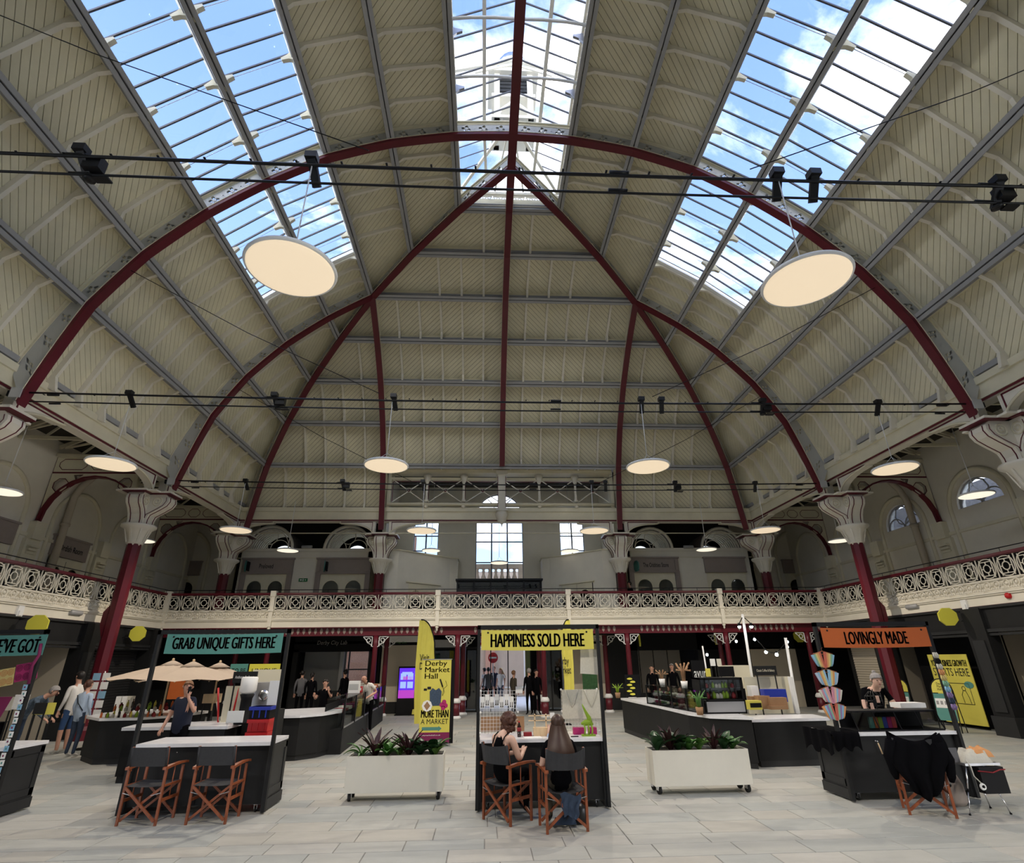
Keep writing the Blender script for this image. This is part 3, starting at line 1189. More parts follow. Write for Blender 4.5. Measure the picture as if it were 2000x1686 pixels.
pts = [(-CW, 12)]+[(-CW*math.cos(t), CWS+CW*math.sin(t)) for t in [k*PI/16 for k in range(17)]]+[(CW, 12)]
q.prism(pts, lambda a, z, d: V((a, d, z)), YW, YW+0.3)
struct(q.put('wall_back'))
def wwin(k, xs, zs, z0, headz, big=None):
    o = root('window_%d' % k)
    q = b('bar_dark')
    for x in xs:
        q.box(x-0.035, x+0.035, YW+0.08, YW+0.16, z0, headz)
    for z in zs:
        q.box(xs[0], xs[-1], YW+0.09, YW+0.15, z-0.025, z+0.025)
    q.put('window_frame', o)
    for i in range(len(xs)-1):
        c = (xs[i]+xs[i+1])/2
        r = (xs[i+1]-xs[i])/2
        q = b('bar_dark')
        q.tube([(c-r*math.cos(t), YW+0.12, headz+r*math.sin(t)) for t in [j*PI/8 for j in range(9)]], 0.03, 5)
        q.put('arched_head', o)
        zz_ = [z0]+list(zs)+[headz+r]
        for a, c_ in zip(zz_[:-1], zz_[1:]):
            b('glass').quad((xs[i], YW+0.12, a), (xs[i+1], YW+0.12, a), (xs[i+1], YW+0.12, c_), (xs[i], YW+0.12, c_)).put('pane', o)
    if big:
        q = b('bar_dark')
        q.tube([(-CW*math.cos(t), YW+0.12, CWS+CW*math.sin(t)) for t in [j*PI/12 for j in range(13)]], 0.04, 5)
        for s in (-1, 1):
            q.tube([(s*0.40, YW+0.12, CWS+0.1), (s*0.25, YW+0.12, CWS+0.6), (s*0.62, YW+0.12, CWS+0.95)], 0.025, 5)
        q.put('tracery', o)
        b('glass').prism([(-CW*math.cos(t), CWS+CW*math.sin(t)) for t in [j*PI/12 for j in range(13)]], lambda a, z, d: V((a, d, z)), YW+0.12, YW+0.121).put('pane', o)
wwin(4, [-1.2, -0.4, 0.4, 1.2], [6.42, 7.45, 8.55], CWB, CWS, True)
for k, s in ((5, -1), (6, 1)):
    wwin(k, [s*SWx[0]-0.62, s*SWx[0], s*SWx[0]+0.62], [7.0, 7.75, 8.55], 6.0, 8.75)
# stone balusters on the parapet outside the big window
t = thing('parapet', 'stone parapet of bulging balusters outside the big central window', 'balustrade', (0, 28.2, 0))
b('stone').box(-2.5, 2.5, -0.15, 0.15, 6.28, 6.5).put('coping', t)
b('stone').box(-2.5, 2.5, -0.15, 0.15, 3.0, 5.45).put('plinth', t)
bl = b('stone').lathe([(0.10, 5.45), (0.06, 5.55), (0.12, 5.72), (0.13, 5.82), (0.06, 6.02), (0.09, 6.12), (0.06, 6.2), (0.10, 6.28)], 10).mesh('baluster')
for k in range(12):
    inst(bl, t, (-1.76+k*0.32, 0, 0))
b('stone').box(1.0, 1.4, -0.2, 0.2, 5.4, 6.3).put('pier', t)

# side walls and gallery roof
for s in (-1, 1):
    q = b('render_wall')
    def sb(x0, x1, y0, y1, z0, z1):
        q.box(min(s*x0, s*x1), max(s*x0, s*x1), y0, y1, z0, z1)
    if s < 0:
        sb(XW, XW+0.3, YB, YW+0.3, 3.4, 12)
    else:
        # two half-round windows low enough to be seen under the lamps
        wy = [(19.1, 0.85), (15.7, 0.85)]
        sb(XW, XW+0.3, YB, wy[1][0]-wy[1][1], 3.4, 12)
        sb(XW, XW+0.3, wy[1][0]+wy[1][1], wy[0][0]-wy[0][1], 3.4, 12)
        sb(XW, XW+0.3, wy[0][0]+wy[0][1], YW+0.3, 3.4, 12)
        for k, (c, r) in enumerate(wy):
            sb(XW, XW+0.3, c-r, c+r, 3.4, 6.35)
            pts = [(c-r, 12)]+[(c-r*math.cos(t), 6.35+r*math.sin(t)) for t in [j*PI/12 for j in range(13)]]+[(c+r, 12)]
            q.prism(pts, lambda a, z, d: V((d, a, z)), XW, XW+0.3)
            o = root('window_%d' % (7+k))
            g = b('purlin_grey')
            for (cc, cz, rr) in ((c, 6.35+0.46, 0.36), (c-0.42, 6.35, 0.40), (c+0.42, 6.35, 0.40)):
                full = cz > 6.4
                g.tube([(XW+0.12, cc-rr*math.cos(t), cz+rr*math.sin(t)) for t in [j*PI/8*(2 if full else 1) for j in range(9 if not full else 8)]], 0.03, 5, closed=full)
            g.tube([(XW+0.12, c-r*math.cos(t), 6.35+r*math.sin(t)) for t in [j*PI/12 for j in range(13)]], 0.045, 5)
            g.box(XW+0.08, XW+0.16, c-r, c+r, 6.32, 6.38)
            g.put('tracery', o)
            b('glass').prism([(c-r*math.cos(t), 6.35+r*math.sin(t)) for t in [j*PI/12 for j in range(13)]], lambda a, z, d: V((d, a, z)), XW+0.12, XW+0.121).put('pane', o)
    struct(q.put('wall_%s' % nm[s]))
    o = root('trim_%d' % (12 if s < 0 else 13))
    # blind arches, pilasters and string course on the gallery wall
    for y in [YB+0.5+BAY*k for k in range(6)]:
        pass
    for yc in (12.6, 15.7, 19.1, 22.1, 25.3):
        q = b('cream')
        r = 1.12
        arc = [(yc-r*math.cos(t), 6.35+r*math.sin(t)) for t in [j*PI/14 for j in range(15)]]
        pth = [(yc-r, 4.0)]+arc+[(yc+r, 4.0)]
        q.tube([V((s*(XW-0.02), a, z)) for a, z in pth], 0.07, 6)
        q.put('arch_moulding', o)
    for yc in (11.05, 14.15, 17.38, 20.6, 23.7):
        q = b('cream')
        q.box(min(s*(XW-0.12), s*XW), max(s*(XW-0.12), s*XW), yc-0.28, yc+0.28, 3.45, 5.55)
        q.box(min(s*(XW-0.22), s*XW), max(s*(XW-0.22), s*XW), yc-0.22, yc+0.22, 5.55, 6.10)
        for k in range(3):
            q.box(min(s*(XW-0.26+0.05*k), s*XW), max(s*(XW-0.26+0.05*k), s*XW), yc-0.18, yc+0.18, 5.30-k*0.1, 5.36-k*0.1)
        q.put('wall_corbel', o)
    b('cream').box(min(s*(XW-0.06), s*XW), max(s*(XW-0.06), s*XW), YB, YW, 5.62, 5.72).put('string_course', o)
    # gallery roof with open trusses
    q = b('roof_shade')
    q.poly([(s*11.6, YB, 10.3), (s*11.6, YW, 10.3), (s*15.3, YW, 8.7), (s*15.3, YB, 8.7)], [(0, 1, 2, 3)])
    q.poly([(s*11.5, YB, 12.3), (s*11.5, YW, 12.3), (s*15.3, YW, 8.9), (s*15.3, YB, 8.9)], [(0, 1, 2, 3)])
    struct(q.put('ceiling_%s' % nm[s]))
    q = b('cream')
    for y in [YE-0.1-k*BAY/4 for k in range(0, 22)]:
        if y < 2:
            continue
        q = b('cream')
        q.bar((s*11.9, y, 8.25), (s*15.0, y, 8.35), 0.07, 0.10)
        q.bar((s*11.9, y, 10.0), (s*15.0, y, 8.62), 0.07, 0.12)
        q.bar((s*12.0, y, 8.3), (s*13.2, y, 9.4), 0.05, 0.06)
        q.bar((s*13.2, y, 9.4), (s*14.2, y, 8.4), 0.05, 0.06)
        q.bar((s*12.0, y, 8.35), (s*14.8, y+BAY/4, 8.6), 0.05, 0.06)
        q.put('gallery_truss', o)
    b('cream').tube([(s*12.4, 2, 8.1), (s*12.4, YE, 8.1)], 0.12, 8).put('service_pipe', o)
    for y in (12.9, 18.35):
        q = b('beige_wall')
        q.tube([(s*14.85, y, 3.5), (s*14.85, y, 7.2), (s*14.7, y, 7.6), (s*14.3, y, 8.1)], 0.11, 8)
        for z in (4.6, 6.2):
            q.lathe([(0.14, 0), (0.14, 0.1)], 8, (s*14.85, y, z))
        q.put('downpipe', o)
    # pierced arch braces from column to wall
    for y in (11.05, 17.38, 23.7):
        q = b('cream')
        n = 12
        arc = []
        for k in range(n+1):
            t = PI*k/n
            x = 13.60+1.38*math.cos(t)
            zb_ = 6.13 if k < n/2 else 6.55
            arc.append((x, zb_+(7.62-zb_)*math.sin(t)))
        out = arc+[(12.22, 7.72), (15.0, 7.72)]
        # holes
        holes = []
        for cx_, cz_, rr in ((14.62, 7.32, 0.24), (12.58, 7.36, 0.22)):
            holes.append([(cx_+rr*math.cos(t), cz_+rr*math.sin(t)) for t in [PI/8+j*PI/4 for j in range(8)]])
        holes.append([(14.0, 7.68), (14.28, 7.66), (14.2, 7.52)])
        pts = list(out)
        polys = [list(range(len(out)))]
        for h in holes:
            polys.append(list(range(len(pts), len(pts)+len(h))))
            pts += h
        r_2 = delaunay_2d_cdt([V(p) for p in pts], [], polys, 2, 1e-7)
        for d in (-0.06, 0.06):
            q.poly([(s*p[0], y+d, p[1]) for p in r_2[0]], [tuple(f) for f in r_2[2]])
        q.mat('oxblood')
        a_ = [V((s*x, y, z)) for x, z in arc]
        for k in range(n):
            q.bar(a_[k], a_[k+1], 0.20, 0.05)
        for h in holes:
            q.mat('oxblood_line').tube([(s*x, y-0.062, z) for x, z in h], 0.012, 4, closed=True)
        q.put('arch_brace', o)
        q = b('cream')
        out = [(12.22, 7.78), (15.0, 7.78), (15.0, 8.30), (12.22, 8.30)]
        pts = list(out)
        polys = [[0, 1, 2, 3]]
        hs = []
        for x0, x1 in ((12.36, 13.22), (13.36, 13.84), (13.98, 14.86)):
            c = 0.12
            h = [(x0+c, 7.86), (x1-c, 7.86), (x1, 7.86+c), (x1, 8.22-c), (x1-c, 8.22), (x0+c, 8.22), (x0, 8.22-c), (x0, 7.86+c)]
            hs.append(h)
            q.mat('oxblood_line').tube([(s*x, y-0.052, z) for x, z in h], 0.012, 4, closed=True)
        q.mat('cream').box(min(s*12.22, s*15), max(s*12.22, s*15), y-0.05, y+0.05, 7.78, 8.30)
        q.mat('oxblood_line').box(min(s*12.22, s*15), max(s*12.22, s*15), y-0.055, y+0.055, 7.70, 7.78)
        q.box(min(s*12.22, s*15), max(s*12.22, s*15), y-0.06, y+0.06, 8.30, 8.36)
        q.mat('oxblood').bar((s*14.98, y, 6.1), (s*14.98, y, 8.3), 0.16, 0.06, (0, 1, 0))
        q.put('brace_rail', o)
# back of the hall behind the camera and end gallery roof
wall('wall_front', 'render_wall', (-15.3, 15.3, YB-0.3, YB, -0.1, 17.2))
q = b('roof_shade')
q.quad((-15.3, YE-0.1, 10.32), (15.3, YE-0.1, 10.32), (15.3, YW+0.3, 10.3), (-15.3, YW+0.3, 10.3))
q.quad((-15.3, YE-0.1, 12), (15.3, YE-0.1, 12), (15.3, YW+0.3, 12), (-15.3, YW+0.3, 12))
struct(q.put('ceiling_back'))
# solid lining behind the roof foot to the outer roofs
q = b('cream_back')
for s in (-1, 1):
    q.quad((s*11.62, YB, 8.1), (s*11.62, YE-0.2, 8.1), (s*11.62, YE-0.2, 12.3), (s*11.62, YB, 12.3))
    q.quad((s*5.3, YE-0.12, 8.1), (s*11.62, YE-0.12, 8.1), (s*11.62, YE-0.12, 12), (s*5.3, YE-0.12, 12))
q.quad((-5.3, YE-0.12, 10.02), (5.3, YE-0.12, 10.02), (5.3, YE-0.12, 12), (-5.3, YE-0.12, 12))
q.put('roof_lining', ceiling)
# dark panels added low round the gallery; cross walls added to block light
o = root('gallery_dark_sheets')
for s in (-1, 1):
    b('anthracite').box(min(s*(XW-0.05), s*XW), max(s*(XW-0.05), s*XW), YB, YW, 3.47, 4.72).put('low_dark_panel', o)  # darkness behind the railing put in as a dark colour
    b('anthracite').box(min(s*12.0, s*15.0), max(s*12.0, s*15.0), YW-0.05, YW, 3.47, 4.8).put('low_dark_panel', o)
    b('anthracite').box(min(s*5.9, s*11.95), max(s*5.9, s*11.95), 24.97, 25.0, 3.47, 4.60).put('low_dark_panel', o)
    struct(b('render_wall').box(s*5.3-0.08, s*5.3+0.08, 24.1, YW, 3.47, 10.3).put('wall_%d' % (7 if s < 0 else 8)))  # partition added to keep light out of the side bays
    q = b('roof_shade')
    q.box(min(s*5.5, s*12), max(s*5.5, s*12), YW-0.04, YW, 6.8, 10.3)  # unlit void above the shops painted as a dark sheet
    q.put('shade_sheet', o)
# gallery floor slabs
gf = b('cream')
for s in (-1, 1):
    gf.box(min(s*XG, s*15.2), max(s*XG, s*15.2), YB, YW, 3.12, 3.47)
gf.box(-XG, XG, YG+0.02, YW, 3.12, 3.47)
struct(gf.put('floor_gallery'))

# ------------------------------------------------------------ gallery balustrade
def bal_panel():
    q = b('cream_light')
    W2, z0, z1 = 0.28, 3.72, 4.25
    zc_ = (z0+z1)/2
    Y0 = -0.02
    # oval ring
    q.tube([(0.235*math.copysign(abs(math.cos(t))**0.85, math.cos(t)), Y0, zc_+0.245*math.copysign(abs(math.sin(t))**0.85, math.sin(t))) for t in [k*PI/10 for k in range(20)]], 0.014, 5, closed=True)
    q.tube([(0.10*math.cos(t), Y0, zc_+0.10*math.sin(t)) for t in [k*PI/7 for k in range(14)]], 0.014, 5, closed=True)
    for sx_ in (-1, 1):
        q.bar((sx_*0.17, Y0, z0+0.03), (sx_*0.17, Y0, z1-0.03), 0.02, 0.02, (0, 1, 0))
        q.bar((sx_*0.10, Y0, zc_), (sx_*0.17, Y0, zc_), 0.02, 0.02)
        q.bar((0, Y0, zc_+sx_*0.10), (0, Y0, zc_+sx_*0.17), 0.02, 0.02, (0, 1, 0))
        q.bar((-0.17, Y0, zc_+sx_*0.175), (0.17, Y0, zc_+sx_*0.175), 0.018, 0.018)
    q.bar((0.28, Y0, z0), (0.28, Y0, z1), 0.02, 0.024, (0, 1, 0))
    return q.mesh('railing_panel')
def frieze_panel():
    q = b('cream_light')
    q.box(-0.28, 0.28, -0.03, 0.0, 3.40, 3.70)
    q.tube([(-0.28, -0.05, 3.68), (0.28, -0.05, 3.68)], 0.022, 5)
    q.tube([(-0.28, -0.05, 3.42), (0.28, -0.05, 3.42)], 0.028, 5)
    for cx_ in (-0.14, 0.14):
        q.tube([(cx_+0.085*math.cos(t), -0.045, 3.57+0.085*math.sin(t)) for t in [k*PI/5 for k in range(10)]], 0.017, 4, closed=True)
        q.sphere((cx_, -0.04, 3.57), 0.045, 8, 4)
        for k in range(4):
            q.sphere((cx_-0.105+0.07*k, -0.05, 3.465), 0.032, 6, 4)
        q.tube([(cx_-0.13, -0.045, 3.52), (cx_-0.10, -0.055, 3.60), (cx_-0.05, -0.045, 3.655), (cx_+0.05, -0.045, 3.655), (cx_+0.10, -0.055, 3.60), (cx_+0.13, -0.045, 3.52)], 0.010, 4)
    return q.mesh('frieze_panel')
PAN, FRI = bal_panel(), frieze_panel()
def rail_run(label, org, rz, length, n, start, posts):
    """local x along the run, -y towards the hall"""
    t = thing('gallery_balustrade', label, 'balustrade', org, rz)
    q = b('oxblood')
    q.box(0, length, -0.07, 0.03, 4.27, 4.335)
    q.mat('oxblood_line').box(0, length, -0.05, 0.01, 4.25, 4.27)
    q.put('handrail', t)
    q = b('black_metal')
    q.tube([(0, -0.02, 4.44), (length, -0.02, 4.44)], 0.014, 5)
    k = 0.4
    while k < length:
        q.tube([(k, -0.02, 4.33), (k, -0.02, 4.44)], 0.008, 4)
        k += 1.1
    q.put('guard_rail', t)
    q = b('cream_light')
    q.box(0, length, -0.04, 0.02, 3.69, 3.72)
    q.box(0, length, -0.12, 0.0, 3.36, 3.40)
    q.box(0, length, -0.09, 0.0, 3.32, 3.36)
    q.box(0, length, -0.05, 0.0, 3.10, 3.32)
    q.mat('oxblood_line').box(0, length, -0.055, 0.0, 3.07, 3.10)
    q.put('fascia', t)
    for k in range(n):
        x = start+(k+0.5)*0.56
        if x > length:
            break
        inst(PAN, t, (x, 0, 0))
        inst(FRI, t, (x, 0, 0))
    for x in posts:
        q = b('cream_light')
        q.box(x-0.07, x+0.07, -0.13, 0.03, 3.12, 4.28)
        q.box(x-0.10, x+0.10, -0.16, 0.05, 4.20, 4.40)
        q.box(x-0.10, x+0.10, -0.16, 0.05, 3.66, 3.74)
        q.lathe([(0.05, 3.12), (0.07, 3.06), (0.03, 3.02), (0.04, 2.97), (0.01, 2.92)], 8, (x, -0.05, 0))
        q.put('rail_post', t)
    return t
L_ = 2*XG
rail_run('cream cast iron gallery railing of ringed ovals across the far end', (-XG, YG, 0), 0, L_, 45, -0.02, (0.06, 3.92, 10.08, 15.07, 21.04, L_-0.06))
rail_run('cream ringed railing of the left gallery, cut by the left column', (-XG, 2.0, 0), PI/2, YG-2.0, 34, 0.25, ())
rail_run('cream ringed railing of the right gallery, cut by the right column', (XG, YG, 0), -PI/2, YG-2.0, 34, 0.0, ())

# ------------------------------------------------------------ red beam and low columns under the end gallery
tr = root('trim_10')
b('oxblood').box(-XG, XG, 21.42, 21.58, 2.80, 3.10).put('beam', tr)
lz = b('taupe').prism([(0, -0.11), (0.045, -0.04), (0.05, 0.03), (0.03, 0.09), (0, 0.12), (-0.03, 0.09), (-0.05, 0.03), (-0.045, -0.04)], lambda a, z, d: V((a, d, z)), -0.008, 0.004).mesh('lozenge')
LOWX = (-8.66, -4.77, -1.72, 1.50, 4.72, 8.57, 11.8)
k = -12.3
while k < 12.4:
    if min(abs(k-x) for x in LOWX) > 0.45:
        inst(lz, tr, (k, 21.41, 2.96))
    k += 0.212
def low_column(x, y, label):
    t = thing('column', label, 'column', (x, y, 0), 0, 'low columns under the end gallery')
    q = b('oxblood')
    q.lathe([(0.10, 0.62), (0.09, 2.45), (0.10, 2.80)], 12)
    q.lathe([(0.13, 0.08), (0.13, 0.5)], 12)
    q.put('shaft', t)
    q = b('white')
    q.lathe([(0.13, 0.5), (0.17, 0.53), (0.15, 0.60), (0.10, 0.66)], 12)
    q.lathe([(0.19, 0.0), (0.19, 0.05), (0.14, 0.10)], 12)
    q.put('collar', t)
    for s in (-1, 1):
        q = b('white')
        q.bar((s*0.13, -0.02, 2.42), (s*0.13, -0.02, 2.76), 0.025, 0.03, (0, 1, 0))
        q.bar((s*0.13, -0.02, 2.76), (s*0.46, -0.02, 2.76), 0.03, 0.025)
        q.tube([(s*0.26+0.07*math.cos(a), -0.02, 2.64+0.07*math.sin(a)) for a in [j*PI/5 for j in range(10)]], 0.014, 4, closed=True)
        q.tube([(s*0.13, -0.02, 2.42), (s*0.18, -0.02, 2.5), (s*0.30, -0.02, 2.55), (s*0.36, -0.02, 2.66), (s*0.46, -0.02, 2.75)], 0.014, 4)
        q.put('scroll_bracket', t)
    b('white').bar((-0.10, -0.03, 2.42), (0.10, -0.03, 2.42), 0.03, 0.03).put('collar_band', t)
    return t
for k, (x, d) in enumerate(zip(LOWX, ('behind the teal gifts banner', 'just left of the purple touchscreen', 'right of the yellow roll-up banner', 'seen through the middle stall under its yellow banner', 'left of the glass food counter on the right', 'behind the coffee kiosk on the right', 'beside the orange banner stall'))):
    low_column(x, 21.5, 'slim red column in the front row, '+d)
for x, d in ((-4.6, 'behind the front column near the screen'), (-1.55, 'partly hidden right of the roll-up banner'), (1.46, 'behind its twin in the middle doorway'), (4.15, 'standing back from the right food counter'), (8.9, 'deep in the dark behind the string lights'), (-10.4, 'behind the beige parasols')):
    low_column(x, 22.95, 'slim red column in the second row, '+d)
# ------------------------------------------------------------ tie rods across the hall
for k, y in enumerate(ARCH[2:]):
    t = thing('tie_rod', ('pair of thin black tie rods nearest the camera, crossing in front of the skylights', 'middle pair of black tie rods, across the end wall at mid height', 'farthest pair of black tie rods, just above the end arches')[k], 'rod', (0, y, 7.45), 0, 'black tie rods')
    for dz, dy, r in ((0.06, 0.0, 0.022), (-0.10, 0.12, 0.016)):
        q = b('black_metal')
        pts = [(-11.0+22.0*j/16, dy, dz-0.10*math.sin(PI*j/16)) for j in range(17)]
        q.tube(pts, r, 6)
        for x in (-10.4, -5.6, 0.9, 5.7, 10.3):
            q.tube([(x-0.12, dy, dz-0.05), (x+0.12, dy, dz-0.05)], r*1.25, 6)
        q.put('rod', t)
    q = b('black_metal')
    for j in range(40):
        x = -10.6+j*0.54
        q.box(x-0.012, x+0.012, -0.025, 0.03, 0.02, 0.06-0.05)
    q.put('cable_tie', t)
    for x, big in ((-8.75, 0), (-5.55, 1), (-2.86, 0), (2.92, 0), (3.4, 0), (5.85, 1), (8.7, 0)):
        q = b('black_metal')
        q.bar((x, -0.05, 0.08), (x+0.04, 0.18, -0.20), 0.10, 0.05)
        q.box(x-0.07, x+0.07, -0.08, 0.04, 0.03, 0.12)
        if big:
            q.box(x+0.02, x+0.22, 0.02, 0.14, -0.14, 0.04)
            q.lathe([(0.02, 0), (0.07, 0.01), (0.07, 0.03), (0.02, 0.05)], 10, (x+0.05, 0.16, -0.22))
            q.box(x+0.12, x+0.30, 0.10, 0.20, -0.22, -0.20)
        q.put('clamp', t)
    for s in (-1, 1):
        q = b('rib_grey')
        q.box(s*11.1-0.12, s*11.1+0.12, -0.14, 0.14, -0.12, 0.12)
        q.mat('black_metal').box(s*11.25-0.10, s*11.25+0.10, -0.06, 0.10, -0.05, 0.08)
        q.put('anchor', t)
    # thin diagonal stay wires up to the ribs
for k, (p0, p1) in enumerate((((-9.7, 4.72, 11.2), (-2.2, 4.72, 7.7)), ((9.7, 4.72, 11.2), (2.6, 4.72, 7.6)), ((-9.7, 11.05, 11.0), (-3.2, 11.05, 7.6)), ((9.7, 11.05, 11.0), (3.2, 11.05, 7.6)), ((-9.7, 17.38, 11.0), (-3.2, 17.38, 7.5)), ((9.7, 17.38, 11.0), (3.2, 17.38, 7.5)))):
    o = b('black_metal').tube([p0, [(a+c)/2-(0.12 if i == 2 else 0) for i, (a, c) in enumerate(zip(p0, p1))], p1], 0.009, 4).put('stay_wire')
    tag(o, 'thin stay wire sloping off the %s side of the arch, %s pair' % (('left', 'right')[k % 2], ('nearest', 'middle', 'farthest')[k//2]), 'wire')
for s in (-1, 1):
    pass
o = b('cream').tube([(-11.7, YE-0.3, 7.08), (11.7, YE-0.3, 7.08)], 0.025, 6).put('end_tie_bar')
tag(o, 'thin cream tie bar stretched across the arches of the end gallery', 'rod')

# ------------------------------------------------------------ disc lamps
lampm = b('white').lathe([(0.02, 0.09), (0.30, 0.085), (0.47, 0.045), (0.485, 0.02), (0.475, 0.0), (0.455, 0.0)][::-1], 48).mesh('housing')
def lamp(x, y, z, top, label, m='lamp_glow', r=1.0, group='glowing disc lamps hung from the black rods'):
    t = thing('pendant_lamp', label, 'lamp', (x, y, z), 0, group)
    o = inst(lampm, t, (0, 0, 0), scale=(r, r, 1))
    if m == 'lamp_glow':
        l = bpy.data.lights.new('lamp_light', 'SPOT')
        l.spot_size = R(165)
        l.spot_blend = 0.6
        l.energy = 115
        l.color = (1.0, 0.88, 0.72)
        l.shadow_soft_size = 0.0
        lo = bpy.data.objects.new('lamp_light', l)
        C.objects.link(lo)
        lo.parent = t
        lo.location = (0, 0, -0.10)
    # slightly bowed diffuser
    q = b(m)
    q.lathe([(0.455*r*math.cos(a), -0.03*math.sin(a)-0.002) for a in [k*PI/2/6 for k in range(7)]][::-1], 48)
    q.put('diffuser', t)
    q = b('white')
    q.tube([(0, 0, 0.30), (0.01, 0, top-z)], 0.008 if m == 'lamp_glow' else 0.012, 5)
    for k in range(3):
        a = k*2*PI/3
        q.tube([(0, 0, 0.30), (0.28*r*math.cos(a), 0.28*r*math.sin(a), 0.08)], 0.004, 4)
    q.put('cable', t)
    return t
lamp(-2.86, 4.72, 5.83, 7.40, 'very large glowing disc lamp in front of the left skylight')
lamp(2.92, 4.72, 5.83, 7.40, 'very large glowing disc lamp in front of the right skylight')
lamp(-8.80, 11.2, 5.87, 7.40, 'disc lamp hanging over the left gallery rail, beside the left column head')
lamp(-2.90, 11.08, 5.83, 7.40, 'disc lamp left of the middle at mid height, before the left end rib')
lamp(2.90, 11.05, 5.83, 7.40, 'disc lamp right of the middle at mid height, before the right end rib')
lamp(8.75, 11.2, 5.87, 7.40, 'disc lamp hanging over the right gallery, left of the big column head')
lamp(-8.72, 17.3, 5.82, 7.40, 'smaller disc lamp in front of the second left column head')
lamp(-2.80, 17.3, 5.80, 7.40, 'smaller disc lamp in front of the narrow window left of the big one')
lamp(2.88, 17.3, 5.80, 7.40, 'smaller disc lamp in front of the narrow window right of the big one')
lamp(8.70, 17.3, 5.82, 7.40, 'smaller disc lamp in front of the second right column head')
G2 = 'disc lamps under the gallery roofs'
for (u, v, y, lb) in ((4, 961, 13.8, 'disc lamp under the left gallery roof, cut by the frame edge'), (1907, 968, 13.8, 'disc lamp under the right gallery roof, before the half-round window'),
                      (278, 1057, 20.6, 'disc lamp half hidden behind the left column neck'), (1640, 1057, 20.6, 'disc lamp just left of the right column neck'),
                      (562, 1076, 22.3, 'disc lamp in front of the preloved shop gable on the left'), (1380, 1074, 22.3, 'disc lamp between the two shop gables on the right'),
                      (842, 1076, 25.2, 'small disc lamp over the left angled white wall'), (1113, 1077, 25.2, 'small disc lamp over the right angled white wall'), (975, 1100, 25.8, 'small disc lamp in front of the foot of the big window')):
    p = at(u, v, y)
    lamp(p.x, y, p.z, 8.2 if abs(p.x) > 5 else 9.9, lb, 'lamp_far', 0.9, G2)

# ------------------------------------------------------------ gallery shops
def arched_door(t, fn, w_, z0, h, m='cream', gl='glass_dark'):
    """one leaf: fn(a, z, d)"""
    q = b(m)
    n = 10
    r = w_*0.36
    zc_ = z0+h-0.28-r
    outer = [(0, z0), (w_, z0), (w_, z0+h), (0, z0+h)]
    hole = [(w_/2-r, z0+0.85)]+[(w_/2-r*math.cos(a), zc_+r*math.sin(a)) for a in [k*PI/n for k in range(n+1)]]+[(w_/2+r, z0+0.85)]
    rr = delaunay_2d_cdt([V(p) for p in outer+hole], [], [[0, 1, 2, 3], list(range(4, 4+len(hole)))], 2, 1e-7)
    for d in (0, 0.05):
        q.poly([fn(p[0], p[1], d) for p in rr[0]], [tuple(f) for f in rr[2]])
    q.tube([fn(a, z, -0.005) for a, z in hole], 0.022, 4, closed=True)
    d_ = q.put('door_leaf', t)
    b('anthracite').poly([fn(0.03, z0+0.05, -0.012), fn(w_-0.03, z0+0.05, -0.012), fn(w_-0.03, z0+0.95, -0.012), fn(0.03, z0+0.95, -0.012)], [(0, 1, 2, 3)]).put('dark_door_foot', d_)  # dark panel added at the door foot, for the darkness behind the railing
    g = b(gl).prism(hole, lambda a, z, d: fn(a, z, d), 0.02, 0.03).put('pane', d_)
    return d_

def shopfront(u0, u1, y, label, sign=None, pil=True):
    """taupe surround with sign board over a pair of arched-pane doors, on the gallery"""
    a, c = at(u0, 1118, y).x, at(u1, 1118, y).x
    t = thing('shopfront', label, 'shopfront', ((a+c)/2, y, 3.47))
    h = (c-a)/2
    z1, z2 = 2.15, 2.75
    q = b('taupe')
    q.box(-h, h, -0.10, 0.0, z1, z2)
    q.box(-h-0.04, h+0.04, -0.15, 0.0, z2, z2+0.07)
    q.box(-h, h, -0.14, 0.0, z1-0.05, z1)
    if pil:
        q.box(-h, -h+0.22, -0.12, 0, 0, z1)
        q.box(h-0.22, h, -0.12, 0, 0, z1)
        for s in (-1, 1):
            q.box(s*(h-0.11)-0.06, s*(h-0.11)+0.06, -0.14, 0, 0.3, z1-0.15)
            q.box(s*(h-0.11)-0.07, s*(h-0.11)+0.07, -0.13, 0, z1+0.06, z2-0.06)
    q.put('surround', t)
    hw = h-0.22 if pil else h-0.04
    f = lambda a, z, d: V((-hw+a, -0.03+d, z))
    arched_door(t, f, hw-0.005, 0, z1-0.05)
    f = lambda a, z, d: V((0.005+a, -0.03+d, z))
    arched_door(t, f, hw-0.005, 0, z1-0.05)
    if sign:
        w_ = sign[1]
        text(sign[0], t, (-w_/2+sign[2], -0.105, z1+0.2), (1, 0, 0), (0, 0, 1), w_, 0.2, 'ink', 0.01)
    return t

